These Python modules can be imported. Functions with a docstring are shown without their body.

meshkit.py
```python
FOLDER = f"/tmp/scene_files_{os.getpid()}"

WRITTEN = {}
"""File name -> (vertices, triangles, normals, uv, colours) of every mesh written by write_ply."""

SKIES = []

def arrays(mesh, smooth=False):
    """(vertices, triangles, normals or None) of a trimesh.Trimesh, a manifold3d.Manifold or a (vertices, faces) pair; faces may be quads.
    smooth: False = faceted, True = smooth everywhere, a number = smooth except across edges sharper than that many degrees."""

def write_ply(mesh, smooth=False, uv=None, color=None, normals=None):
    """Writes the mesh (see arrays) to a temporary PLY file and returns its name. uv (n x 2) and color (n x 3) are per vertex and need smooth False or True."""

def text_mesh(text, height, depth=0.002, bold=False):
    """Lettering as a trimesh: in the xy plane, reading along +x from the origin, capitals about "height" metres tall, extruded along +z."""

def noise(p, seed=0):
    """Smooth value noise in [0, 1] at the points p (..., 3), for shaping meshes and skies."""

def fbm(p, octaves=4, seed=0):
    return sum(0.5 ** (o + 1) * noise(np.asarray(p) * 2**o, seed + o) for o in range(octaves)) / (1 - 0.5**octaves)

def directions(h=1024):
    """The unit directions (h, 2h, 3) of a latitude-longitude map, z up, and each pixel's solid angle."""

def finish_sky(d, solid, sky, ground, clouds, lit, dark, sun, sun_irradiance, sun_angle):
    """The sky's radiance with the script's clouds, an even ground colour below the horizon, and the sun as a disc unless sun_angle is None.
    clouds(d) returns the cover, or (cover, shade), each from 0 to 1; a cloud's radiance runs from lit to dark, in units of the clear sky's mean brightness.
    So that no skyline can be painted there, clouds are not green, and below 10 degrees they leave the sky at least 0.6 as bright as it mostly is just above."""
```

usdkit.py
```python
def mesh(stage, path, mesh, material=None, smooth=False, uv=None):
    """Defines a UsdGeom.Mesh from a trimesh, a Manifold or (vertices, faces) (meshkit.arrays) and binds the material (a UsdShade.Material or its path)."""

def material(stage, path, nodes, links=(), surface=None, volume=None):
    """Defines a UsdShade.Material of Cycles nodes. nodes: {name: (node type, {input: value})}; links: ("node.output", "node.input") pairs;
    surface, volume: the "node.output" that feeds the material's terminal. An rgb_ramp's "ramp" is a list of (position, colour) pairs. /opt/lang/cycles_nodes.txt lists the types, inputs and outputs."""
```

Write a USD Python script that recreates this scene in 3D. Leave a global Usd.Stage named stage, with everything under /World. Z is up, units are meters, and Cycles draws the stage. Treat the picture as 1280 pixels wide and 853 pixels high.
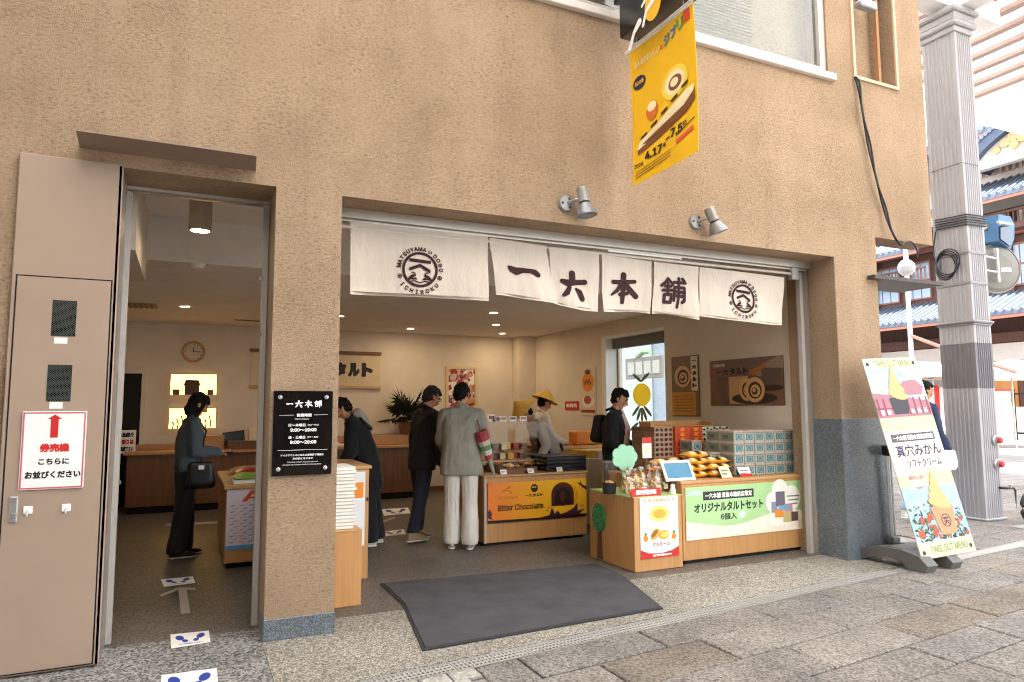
import math, random, glob, numpy as np, trimesh, manifold3d, usdkit, meshkit
from pxr import Usd, UsdGeom, UsdLux, UsdShade, Gf, Sdf
from shapely import box as sbox
from shapely.geometry import Polygon, Point, LineString, MultiPolygon
from shapely import affinity, union_all
stage = Usd.Stage.CreateInMemory()
UsdGeom.SetStageUpAxis(stage, 'Z'); UsdGeom.SetStageMetersPerUnit(stage, 1.0)
UsdGeom.Xform.Define(stage, '/World'); UsdGeom.Scope.Define(stage, '/World/Looks')
rnd = random.Random(7); nrs = np.random.RandomState(5)
# ------------------------------------------------------------------ camera, sky, sun, exposure
F_PX, YAW, PITCH, ROLL = 866.191, 0.4388489, 0.0940595, -0.0036472
CAM = np.array([-0.9202, -4.6924, 1.45])
FW = np.array([math.sin(YAW)*math.cos(PITCH), math.cos(YAW)*math.cos(PITCH), math.sin(PITCH)])
_r = np.array([math.cos(YAW), -math.sin(YAW), 0]); _u = np.cross(_r, FW)
RT = _r*math.cos(ROLL)+_u*math.sin(ROLL); UP = -_r*math.sin(ROLL)+_u*math.cos(ROLL)
cam = UsdGeom.Camera.Define(stage, '/World/camera')
cam.CreateHorizontalApertureAttr(36.0); cam.CreateFocalLengthAttr(36.0*F_PX/1280)
cam.CreateClippingRangeAttr(Gf.Vec2f(0.05, 500))
m4 = np.eye(4); m4[0,:3] = RT; m4[1,:3] = UP; m4[2,:3] = -FW; m4[3,:3] = CAM
cam.AddTransformOp().Set(Gf.Matrix4d(*m4.ravel().tolist()))
cam.CreateExposureAttr(2.45)
SUN = np.array([-0.30, -0.62, 0.95]); SUN = SUN/np.linalg.norm(SUN)
usdkit.material(stage, '/World/Looks/sky_look', {
    's': ('sky_texture', {'sky_type': 'single_scattering', 'sun_disc': False, 'sun_elevation': math.asin(SUN[2]), 'sun_rotation': math.atan2(SUN[0], SUN[1]), 'aerosol_density': 2.0}),
    'w': ('mix', {'mix_type': 'mix', 'fac': 0.45, 'color2': (9.4, 9.2, 9.0)}),
    'b': ('background_shader', {'strength': 0.11})}, [('s.color', 'w.color1'), ('w.color', 'b.color')], surface='b.background')
dome = UsdLux.DomeLight.Define(stage, '/World/sky')
dome.GetPrim().SetCustomDataByKey('kind', 'structure')
UsdShade.MaterialBindingAPI.Apply(dome.GetPrim()).Bind(UsdShade.Material.Get(stage, '/World/Looks/sky_look'))
sun = UsdLux.DistantLight.Define(stage, '/World/sun')
sun.CreateIntensityAttr(1.0); sun.CreateNormalizeAttr(True) if hasattr(sun, 'CreateNormalizeAttr') else None
sun.CreateAngleAttr(0.5); sun.CreateColorAttr(Gf.Vec3f(1.0, 0.95, 0.88))
_z = SUN; _x = np.cross([0, 0, 1.0], _z); _x /= np.linalg.norm(_x); _y = np.cross(_z, _x)
sm = np.eye(4); sm[0,:3] = _x; sm[1,:3] = _y; sm[2,:3] = _z
UsdGeom.Xformable(sun).AddTransformOp().Set(Gf.Matrix4d(*sm.ravel().tolist()))

# ------------------------------------------------------------------ helpers
def ray(px, py): return (px-640)/F_PX*RT-(py-426.5)/F_PX*UP+FW
def onp(px, py, ax, v):                       # where the sight line of a survey mark meets the plane axis = v
    q = ray(px, py); return CAM+q*((v-CAM[ax])/q[ax])
def gr(px, py, z=0.0): return onp(px, py, 2, z)
def fa(px, py, y=0.0): return onp(px, py, 1, y)
def sx(px, py, x): return onp(px, py, 0, x)
def L(h):                                      # '#rrggbb' -> linear
    c = np.array([int(h[i:i+2], 16) for i in (1, 3, 5)])/255.0
    return tuple(np.where(c <= .04045, c/12.92, ((c+.055)/1.055)**2.4))
_names = {}
def fresh(parent, name):
    k = (parent, name); n = _names.get(k, 0); _names[k] = n+1
    return f'{parent}/{name}' if n == 0 else f'{parent}/{name}_{n:03d}'
def tag(p, label=None, cat=None, group=None, kind=None):
    for k, v in (('label', label), ('category', cat), ('group', group), ('kind', kind)):
        if v: p.SetCustomDataByKey(k, v)
    return p
def thing(name, label=None, cat=None, loc=(0, 0, 0), rz=0, group=None, kind=None):
    x = UsdGeom.Xform.Define(stage, fresh('/World', name))
    if any(loc) or rz:
        x.AddTranslateOp().Set(Gf.Vec3d(*map(float, loc)))
        if rz: x.AddRotateZOp().Set(float(rz))
    return tag(x.GetPrim(), label, cat, group, kind)
def copyof(root, label=None, cat=None, loc=(0, 0, 0), rz=0, group=None, sc=None):
    d = root.GetCustomData(); base = root.GetName().split('_0')[0]
    x = UsdGeom.Xform.Define(stage, fresh('/World', base))
    x.AddTranslateOp().Set(Gf.Vec3d(*map(float, loc))); x.AddRotateZOp().Set(float(rz))
    if sc is not None: x.AddScaleOp().Set(Gf.Vec3f(*map(float, sc)))
    p = x.GetPrim(); p.GetReferences().AddInternalReference(root.GetPath()); p.SetInstanceable(True)
    return tag(p, label or d.get('label'), cat or d.get('category'), group or d.get('group'))
def part(par, name, mesh, mat, smooth=False, label=None):
    pp = par if isinstance(par, str) else str(par.GetPath())
    if isinstance(mesh, MB): mesh = mesh.mesh()
    m = usdkit.mesh(stage, fresh(pp, name), mesh, mat, smooth=smooth).GetPrim()
    if label: m.SetCustomDataByKey('label', label)
    return m
def solo(name, mesh, mat, label=None, cat=None, group=None, kind=None, smooth=False):
    return tag(part('/World', name, mesh, mat, smooth), label, cat, group, kind)

class MB:                                      # collects shapes into one mesh
    def __init__(s): s.v = []; s.f = []; s.n = 0
    def add(s, v, f):
        v = np.asarray(v, float); f = np.asarray(f, int)
        if len(f) and f.shape[1] == 4: f = np.vstack([f[:, [0, 1, 2]], f[:, [0, 2, 3]]])
        s.v.append(v); s.f.append(f+s.n); s.n += len(v); return s
    def tm(s, m): return s.add(m.vertices, m.faces)
    def box(s, a, b, bev=0, rz=0, c=None):
        a, b = np.minimum(a, b), np.maximum(a, b)
        if bev > 0:
            bev = min(bev, (b-a).min()*.45); pts = []
            for k in range(3):
                lo, hi = a+bev, b-bev; lo[k] = a[k]; hi[k] = b[k]
                pts += [[(lo, hi)[i][0], (lo, hi)[j][1], (lo, hi)[l][2]] for i in (0, 1) for j in (0, 1) for l in (0, 1)]
            m = trimesh.convex.convex_hull(np.array(pts))
        else:
            m = trimesh.creation.box(bounds=[a, b])
        v = np.array(m.vertices)
        if rz:
            c = (a+b)/2 if c is None else np.asarray(c, float); t = math.radians(rz)
            R = np.array([[math.cos(t), -math.sin(t), 0], [math.sin(t), math.cos(t), 0], [0, 0, 1]]); v = (v-c)@R.T+c
        return s.add(v, m.faces)
    def tube(s, pts, r, n=8, cap=True):
        p = np.asarray(pts, float); r = np.broadcast_to(r, (len(p),)); t = np.gradient(p, axis=0); t /= np.linalg.norm(t, axis=1)[:, None]+1e-12
        ref = np.array([0, 0, 1.0]) if abs(t[:, 2]).mean() < .8 else np.array([1.0, 0, 0])
        a = np.cross(t, ref); a /= np.linalg.norm(a, axis=1)[:, None]+1e-12; b = np.cross(t, a); g = np.arange(n)*2*math.pi/n
        v = p[:, None]+r[:, None, None]*(np.cos(g)[None, :, None]*a[:, None]+np.sin(g)[None, :, None]*b[:, None])
        i, j = np.meshgrid(np.arange(len(p)-1), np.arange(n), indexing='ij')
        q = np.stack([i*n+j, i*n+(j+1) % n, (i+1)*n+(j+1) % n, (i+1)*n+j], -1).reshape(-1, 4)
        v = v.reshape(-1, 3); f = np.vstack([q[:, [0, 1, 2]], q[:, [0, 2, 3]]])
        if cap:
            k = len(v); v = np.vstack([v, p[0], p[-1]]); e = (len(p)-1)*n
            f = np.vstack([f, [[k, (j+1) % n, j] for j in range(n)], [[k+1, e+j, e+(j+1) % n] for j in range(n)]])
        return s.add(v, f[:, ::-1])
    def lathe(s, prof, c=(0, 0, 0), axis='z', n=24):
        m = trimesh.creation.revolve(np.asarray(prof, float), sections=n); v = np.array(m.vertices)
        if axis == 'y': v = v[:, [0, 2, 1]]*[1, -1, 1]
        elif not isinstance(axis, str):
            T = trimesh.geometry.align_vectors([0, 0, 1], axis); v = v@T[:3, :3].T
        return s.add(v+np.asarray(c, float), m.faces)
    def prism(s, poly, fr, d0, d1):            # polygon in a frame, thick from d0 to d1 along its normal
        for g in polys(poly):
            m = trimesh.creation.extrude_polygon(g, d1-d0, engine='earcut'); v = np.array(m.vertices)
            s.add(fr(v[:, 0], v[:, 1], v[:, 2]+d0), m.faces)
        return s
    def flat(s, poly, fr, d=0.0015):
        for g in polys(poly):
            v, f = trimesh.creation.triangulate_polygon(g, engine='earcut'); s.add(fr(v[:, 0], v[:, 1], np.full(len(v), d)), f)
        return s
    def quadgrid(s, P):                        # P (a, b, 3)
        a, b = P.shape[:2]; i, j = np.meshgrid(np.arange(a-1), np.arange(b-1), indexing='ij')
        q = np.stack([i*b+j, (i+1)*b+j, (i+1)*b+j+1, i*b+j+1], -1).reshape(-1, 4); return s.add(P.reshape(-1, 3), q)
    def mesh(s): return (np.vstack(s.v), np.vstack(s.f))
def polys(g):
    if g.is_empty: return []
    if g.geom_type == 'Polygon': return [g] if g.area > 1e-9 else []
    return [q for h in g.geoms for q in polys(h)] if hasattr(g, 'geoms') else []
class Frame:
    def __init__(s, o, u, v):
        s.o = np.asarray(o, float); s.u = np.asarray(u, float); s.v = np.asarray(v, float)
        s.n = np.cross(s.u, s.v); s.n = s.n/np.linalg.norm(s.n)
    def __call__(s, a, b, d):
        a, b, d = np.asarray(a), np.asarray(b), np.asarray(d); return s.o+a[:, None]*s.u+b[:, None]*s.v+d[:, None]*s.n
def wallframe(x, y, z): return Frame((x, y, z), (1, 0, 0), (0, 0, 1))        # faces -y
# lettering: glyph outlines from the font
_fonts = {}; _cache = {}
def font(latin, size):
    from PIL import ImageFont
    k = (latin, size)
    if k not in _fonts:
        _fonts[k] = ImageFont.truetype(glob.glob('/opt/blender-*/*/datafiles/fonts/' + ('Inter.woff2' if latin else 'Noto Sans CJK*'))[0], size)
    return _fonts[k]
def glyphs(text, bold=0, latin=False, size=64):
    k = (text, bold, latin, size)
    if k in _cache: return _cache[k]
    from PIL import Image, ImageDraw
    f = font(latin, size); x0, y0, x1, y1 = f.getbbox(text, anchor='ls', stroke_width=bold)
    im = Image.new('L', (int(x1-x0+8), int(y1-y0+8))); ImageDraw.Draw(im).text((4-x0, 4-y0), text, 255, f, anchor='ls', stroke_width=bold)
    on = np.pad(np.asarray(im) > 120, ((0, 0), (1, 1))).astype(np.int8); d = np.diff(on, axis=1)
    r, st = np.nonzero(d == 1); en = np.nonzero(d == -1)[1]
    g = union_all(sbox(st, -r-1, en, -r)).buffer(.5).buffer(-.5).simplify(.6 if size > 40 else .45)
    g = affinity.affine_transform(g, [1/size, 0, 0, 1/size, -4/size, (4-y0)/size]); _cache[k] = g
    return g
def fit(g, x0, y0, x1, y1, keep=False):
    a, b, c, d = g.bounds; sx_, sy_ = (x1-x0)/(c-a), (y1-y0)/(d-b)
    if keep:
        s = min(sx_, sy_); cx, cy = (x0+x1)/2-(c-a)*s/2, (y0+y1)/2-(d-b)*s/2; return affinity.affine_transform(g, [s, 0, 0, s, cx-a*s, cy-b*s])
    return affinity.affine_transform(g, [sx_, 0, 0, sy_, x0-a*sx_, y0-b*sy_])
def brush(strokes, k=1.0):
    out = []
    for st in strokes:
        c = [Point(x, y).buffer(r*k, 6) for x, y, r in st]
        out += [union_all([c[i], c[i+1]]).convex_hull for i in range(len(c)-1)]
    return union_all(out)
def even(pts, r): return [(x, y, r) for x, y in pts]
ICHI = brush([[(.06, .58, .06), (.14, .52, .11), (.25, .48, .12), (.45, .55, .08), (.75, .57, .07), (.88, .54, .1), (.95, .48, .09)]], 1.15)
ROKU = brush([[(.45, .95, .1), (.45, .65, .1)], [(.07, .6, .08), (.25, .57, .11), (.6, .65, .08), (.95, .7, .08)], [(.32, .42, .06), (.2, .2, .08), (.05, .06, .05)], [(.58, .4, .04), (.73, .28, .1), (.82, .08, .1)]], 1.2)
HON = brush([[(.1, .7, .055), (.4, .7, .06), (.88, .75, .055)], [(.47, .95, .08), (.48, .35, .07), (.46, .04, .06)], [(.43, .68, .06), (.25, .42, .055), (.03, .27, .03)], [(.53, .68, .05), (.72, .45, .08), (.96, .24, .07)], [(.36, .3, .05), (.62, .33, .05)]], 1.25)
HO = brush([even(q, .05) for q in ([(.27, .93), (.15, .78), (.02, .68)], [(.27, .93), (.47, .74)], [(.16, .66), (.38, .68)], [(.27, .78), (.27, .48)], [(.08, .52), (.45, .55)], [(.14, .38), (.15, .13), (.4, .14)], [(.14, .38), (.41, .4), (.4, .14)], [(.52, .83), (.98, .86)], [(.72, .98), (.71, .3), (.68, .02)], [(.86, .98), (.94, .92)], [(.53, .66), (.52, .22)], [(.53, .66), (.94, .69), (.93, .26), (.86, .2)], [(.55, .52), (.9, .54)], [(.55, .38), (.9, .4)])], 1.08)
def ichiroku(x, y, w, h, gap=.22):
    cw = (w-3*gap*h)/4 if False else w/4*.84; st = w/4
    gs = [fit(ICHI, x+.08*cw, y+h*.36, x+cw*.95, y+h*.62)]+[fit(g, x+i*st, y, x+i*st+cw, y+h) for i, g in ((1, ROKU), (2, HON), (3, HO))]
    return union_all(gs)
def ichiroku_tart(x, y, w, h):
    st = w/5; cw = st*.86
    gs = [fit(ICHI, x, y+h*.36, x+cw, y+h*.62), fit(ROKU, x+st, y, x+st+cw, y+h)]+[fit(glyphs(c, 4), x+(i+2)*st, y, x+(i+2)*st+cw, y+h) for i, c in enumerate('タルト')]
    return union_all(gs)

# ------------------------------------------------------------------ materials
def mat(name, col, rough=.6, var=.12, scale=6.0, bump=0.0, bscale=60.0, metal=0.0, stretch=None, spec=.5, col2=None, detail=4, emit=0, coat=0, sheen=0, rand=0.0, island=0.0, bdist=.01):
    path = '/World/Looks/'+name; c = np.array(L(col) if isinstance(col, str) else col)
    c2 = np.array(L(col2)) if col2 else None
    lo, hi = (c*(1-var), np.minimum(c*(1+var), .95)) if c2 is None else (c, c2)
    n = {'t': ('texture_coordinate', {}), 'm': ('mapping', {'scale': stretch or (1, 1, 1)}),
         'n': ('noise_texture', {'scale': scale, 'detail': detail, 'roughness': .6}), 'r': ('rgb_ramp', {'ramp': [(.3, tuple(lo)), (.7, tuple(hi))]}),
         'p': ('principled_bsdf', {'roughness': rough, 'metallic': metal, 'specular_ior_level': spec, 'coat_weight': coat, 'sheen_weight': sheen})}
    l = [('t.object', 'm.vector'), ('m.vector', 'n.vector'), ('n.fac', 'r.fac')]; last = 'r.color'
    if rand or island:
        n['i'] = ('object_info', {}) if rand else ('geometry', {})
        n['mr'] = ('map_range', {'from_min': 0, 'from_max': 1, 'to_min': 1-(rand or island), 'to_max': 1+(rand or island)})
        n['h'] = ('hsv', {}); l += [('i.random' if rand else 'i.random_per_island', 'mr.value'), ('mr.result', 'h.value'), (last, 'h.color')]; last = 'h.color'
    l.append((last, 'p.base_color'))
    if bump:
        n['bn'] = ('noise_texture', {'scale': bscale, 'detail': 4, 'roughness': .65}); n['b'] = ('bump', {'strength': bump, 'distance': bdist})
        l += [('m.vector', 'bn.vector'), ('bn.fac', 'b.height'), ('b.normal', 'p.normal')]
    if emit: n['p'][1].update({'emission_strength': emit}); l.append((last, 'p.emission_color'))
    return usdkit.material(stage, path, n, l, surface='p.BSDF')
def plain(name, col, rough=.5, **k): return mat(name, col, rough, var=k.pop('var', .05), **k)
def wood(name, c1, c2, axis='z', rough=.45):
    st = {'z': (14, 14, .6), 'x': (.6, 14, 14), 'y': (14, .6, 14)}[axis]
    return mat(name, c1, rough, col2=c2, scale=3.0, stretch=st, bump=.06, bscale=6, detail=5, coat=.15)
def stucco():
    n = {'t': ('texture_coordinate', {}), 'm': ('mapping', {'scale': (1, 1, 1)}),
         'n1': ('noise_texture', {'scale': 1.3, 'detail': 6, 'roughness': .65}), 'r1': ('rgb_ramp', {'ramp': [(.28, (.278, .193, .121)), (.5, (.350, .247, .159)), (.72, (.410, .294, .195))]}),
         'n2': ('noise_texture', {'scale': 62, 'detail': 7, 'roughness': .8, 'distortion': .4}), 'm2': ('mapping', {'scale': (.6, 1, 1.0)}),
         'r2': ('rgb_ramp', {'ramp': [(.35, (.38, .35, .32)), (.45, (.84, .83, .82)), (.52, (1.0, 1.0, 1.0)), (.66, (1.14, 1.14, 1.13))]}),
         'n4': ('noise_texture', {'scale': 2.2, 'detail': 3}), 'r4': ('rgb_ramp', {'ramp': [(.3, (.45, .45, .45)), (.62, (1, 1, 1))]}),
         'm3': ('mapping', {'scale': (3.2, 3.2, .18)}), 'n5': ('noise_texture', {'scale': 1.4, 'detail': 5, 'roughness': .6}), 'r5': ('rgb_ramp', {'ramp': [(.3, (.87, .865, .86)), (.42, (.96, .96, .96)), (.6, (1, 1, 1))]}),
         'x': ('mix', {'mix_type': 'multiply', 'fac': 1.0}), 'x2': ('mix', {'mix_type': 'multiply', 'fac': 1.0}), 'x0': ('mix', {'mix_type': 'mix', 'color1': (.97, .97, .97)}),
         'n3': ('noise_texture', {'scale': 130, 'detail': 3, 'roughness': .6}), 'a': ('math', {'math_type': 'add'}),
         'b': ('bump', {'strength': .7, 'distance': .006}), 'p': ('principled_bsdf', {'roughness': .92, 'specular_ior_level': .2})}
    l = [('t.object', 'm.vector'), ('m.vector', 'n1.vector'), ('n1.fac', 'r1.fac'), ('t.object', 'm2.vector'), ('m2.vector', 'n2.vector'), ('n2.fac', 'r2.fac'), ('t.object', 'n4.vector'), ('n4.fac', 'r4.fac'),
         ('r4.color', 'x0.fac'), ('r2.color', 'x0.color2'), ('t.object', 'm3.vector'), ('m3.vector', 'n5.vector'), ('n5.fac', 'r5.fac'),
         ('r1.color', 'x.color1'), ('x0.color', 'x.color2'), ('x.color', 'x2.color1'), ('r5.color', 'x2.color2'), ('x2.color', 'p.base_color'), ('t.object', 'n3.vector'), ('n2.fac', 'a.value1'), ('n3.fac', 'a.value2'), ('a.value', 'b.height'), ('b.normal', 'p.normal')]
    return usdkit.material(stage, '/World/Looks/stucco', n, l, surface='p.BSDF')
def speckle(name, cols, scale=90, rough=.7, bump=.3, big=1.2, island=0.0, big_amt=.25, pit=0):
    k = len(cols); rp = [((i+.0)/k, tuple(L(c))) for i, c in enumerate(cols)]
    n = {'t': ('texture_coordinate', {}), 'v': ('voronoi_texture', {'scale': scale, 'randomness': 1.0}), 's': ('separate_color', {}), 'r': ('rgb_ramp', {'ramp': rp, 'interpolate': False}),
         'n': ('noise_texture', {'scale': big, 'detail': 5}), 'r2': ('rgb_ramp', {'ramp': [(.3, (1-big_amt,)*3), (.7, (1+big_amt*.5,)*3)]}), 'x': ('mix', {'mix_type': 'multiply', 'fac': 1.0}),
         'nb': ('noise_texture', {'scale': scale*.6, 'detail': 4}), 'b': ('bump', {'strength': bump, 'distance': .008}), 'p': ('principled_bsdf', {'roughness': rough, 'specular_ior_level': .4})}
    l = [('t.object', 'v.vector'), ('v.color', 's.color'), ('s.r', 'r.fac'), ('t.object', 'n.vector'), ('n.fac', 'r2.fac'), ('r.color', 'x.color1'), ('r2.color', 'x.color2'), ('t.object', 'nb.vector'), ('nb.fac', 'b.height'), ('b.normal', 'p.normal'), ('x.color', 'p.base_color')]
    if pit:
        n['np'] = ('noise_texture', {'scale': pit, 'detail': 5, 'roughness': .7}); n['rp'] = ('rgb_ramp', {'ramp': [(.36, (.48, .47, .46)), (.46, (.95, .95, .95)), (.62, (1, 1, 1)), (.72, (1.16, 1.16, 1.16))]}); n['xp'] = ('mix', {'mix_type': 'multiply', 'fac': 1.0}); n['b'][1].update({'distance': .026})
        l = [q for q in l if q[1] not in ('p.base_color', 'b.height')]+[('t.object', 'np.vector'), ('np.fac', 'rp.fac'), ('x.color', 'xp.color1'), ('rp.color', 'xp.color2'), ('xp.color', 'p.base_color'), ('np.fac', 'b.height')]
    return usdkit.material(stage, '/World/Looks/'+name, n, l, surface='p.BSDF')
def gridprint(name, base, dots, scale, thr=.35, rough=.5, stretch=(1, 1, 1), col3=None):   # printed pattern of spots on card
    n = {'t': ('texture_coordinate', {}), 'm': ('mapping', {'scale': stretch}), 'v': ('voronoi_texture', {'scale': scale, 'randomness': .35}), 'r': ('rgb_ramp', {'ramp': [(0, L(dots)), (thr*.55, L(col3 or dots)), (thr, L(base)), (1, L(base))], 'interpolate': False}), 'p': ('principled_bsdf', {'roughness': rough})}
    return usdkit.material(stage, '/World/Looks/'+name, n, [('t.object', 'm.vector'), ('m.vector', 'v.vector'), ('v.distance', 'r.fac'), ('r.color', 'p.base_color')], surface='p.BSDF')
def glassy(name, tint=(.95, .97, .97), k=1.0, rough=0.0):      # thin clear sheet: reflects more at grazing angles, the same from both sides
    return usdkit.material(stage, '/World/Looks/'+name, {'f': ('layer_weight', {'blend': .5}), 'q': ('math', {'math_type': 'power', 'value2': 4.0}), 'a': ('math', {'math_type': 'multiply_add', 'value2': .85*k, 'value3': .05*k}), 't': ('transparent_bsdf', {'color': tint}), 'g': ('glossy_bsdf', {'roughness': rough, 'color': (1, 1, 1)}), 'm': ('mix_closure', {})}, [('f.facing', 'q.value1'), ('q.value', 'a.value1'), ('a.value', 'm.fac'), ('t.BSDF', 'm.closure1'), ('g.BSDF', 'm.closure2')], surface='m.closure')
def leaf(name, c, tr=.35, rough=.5):
    return usdkit.material(stage, '/World/Looks/'+name, {'i': ('geometry', {}), 'mr': ('map_range', {'to_min': .6, 'to_max': 1.4}), 'h': ('hsv', {'color': L(c)}), 'p': ('principled_bsdf', {'roughness': rough}), 't': ('translucent_bsdf', {}), 'm': ('mix_closure', {'fac': tr})}, [('i.random_per_island', 'mr.value'), ('mr.result', 'h.value'), ('h.color', 'p.base_color'), ('h.color', 't.color'), ('p.BSDF', 'm.closure1'), ('t.BSDF', 'm.closure2')], surface='m.closure')
def emitter(name, c, s):
    return usdkit.material(stage, '/World/Looks/'+name, {'e': ('emission', {'color': c, 'strength': s})}, [], surface='e.emission')

STUCCO = stucco()
GRANITE = speckle('blue_granite', ['#565d62', '#687076', '#757d83', '#4d5459', '#80878c', '#5f676c'], 190, .25, .05)
APRON = speckle('exposed_aggregate', ['#8f897e', '#7b756b', '#a59f93', '#625d55', '#b3ada2', '#6f6a61'], 115, .75, .45, 1.0)
FLOOR = speckle('shop_floor_chips', ['#6b645c', '#575149', '#7b736a', '#403c37', '#5f5951'], 105, .5, .2, 1.0)
SILL = speckle('coarse_granite', ['#7e7d79', '#656562', '#94938e', '#484847', '#a3a29c'], 80, .7, .35, 2)
STONES = [speckle('paving_'+n, c, 95, .62, 1.0, 2.2, big_amt=.28, pit=34) for n, c in (('grey', ['#918a82', '#7b756f', '#a39b92', '#68625c', '#989189']), ('tan', ['#958a7e', '#80776d', '#a4988b', '#70685e', '#9a8f83']), ('blue_grey', ['#908a85', '#7b7672', '#a09b94', '#686360', '#96918b']), ('pale', ['#9e968d', '#89837b', '#ada59a', '#77716a', '#a39b92']), ('brown', ['#8c8175', '#776e64', '#9a8e81', '#675f56', '#918679']))]
JOINT = mat('joint_mortar', '#4e4a47', .9, .25, 20, .5, 80)
CREAM = mat('interior_plaster', '#ddd0bd', .8, .05, 3, .05, 200)
CEIL = plain('ceiling_paint', '#e9e2d9', .85)
OAK = wood('oak_laminate', '#c3915a', '#b07f4a'); OAKX = wood('oak_laminate_flat', '#cca06c', '#b98a55', 'x'); OAKD = wood('walnut_counter', '#7d5230', '#64401f')
STEEL = plain('satin_aluminium', '#b9bab8', .35, metal=.85); CHROME = plain('polished_steel', '#c9c9c8', .18, metal=1.0); ALU = plain('painted_aluminium', '#b1aca5', .4)
BEIGE = mat('beige_painted_metal', '#a08b79', .42, .05, 2.0, .02, 300, spec=.5); BEIGED = plain('beige_trim_metal', '#957f6d', .4)
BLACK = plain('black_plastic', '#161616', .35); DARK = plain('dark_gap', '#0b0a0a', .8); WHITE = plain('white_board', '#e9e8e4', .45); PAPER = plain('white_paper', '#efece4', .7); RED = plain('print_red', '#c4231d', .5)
INK = plain('print_black', '#1b1716', .55); NAVY = plain('print_navy', '#1a2250', .5); BLUE = plain('print_blue', '#1f3f9a', .5); CLOTH = mat('noren_cotton', '#c9beb0', .9, .05, 5, .5, 9, stretch=(1, 1, .35), bdist=.02); MAROON = plain('dyed_maroon', '#35161a', .9)
GLASS = glassy('window_glass', (.86, .9, .9), .9); ACRYL = glassy('clear_acrylic', (.97, .97, .96), .35); FILM = glassy('cellophane', (.97, .96, .94), 1.5, .1)
LAMP = emitter('lamp_glow', (1.0, .8, .55), 14.0); YELLOW = plain('print_yellow', '#f2b61c', .5); ORANGE = plain('print_orange', '#e5871b', .5); GREEN = plain('print_green', '#3f9150', .6)
# ------------------------------------------------------------------ large structure
W_R = 4.87; YB = 6.92; ZC = 2.72; XL = -3.1; YI = .4; ZTOP = 7.6
def manibox(a, b): return manifold3d.Manifold.cube((np.array(b)-np.array(a)).tolist()).translate(list(a))
ground = solo('street_ground', MB().box((-60, -60, -.3), (120, 90, -.018)), usdkit.material(stage, '/World/Looks/far_paving', {
    't': ('texture_coordinate', {}), 'b': ('brick_texture', {'scale': 1.0, 'color1': L('#85827f'), 'color2': L('#938c84'), 'mortar': L('#5d5a57'), 'mortar_size': .012, 'brick_width': .85, 'row_height': .36, 'bias': 0.0}),
    'n': ('noise_texture', {'scale': 30, 'detail': 4}), 'r': ('rgb_ramp', {'ramp': [(.3, (.75, .75, .75)), (.7, (1.1, 1.1, 1.1))]}), 'x': ('mix', {'mix_type': 'multiply', 'fac': 1.0}), 'p': ('principled_bsdf', {'roughness': .7})},
    [('t.object', 'b.vector'), ('t.object', 'n.vector'), ('n.fac', 'r.fac'), ('b.color', 'x.color1'), ('r.color', 'x.color2'), ('x.color', 'p.base_color')], surface='p.BSDF'), kind='structure')
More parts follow.
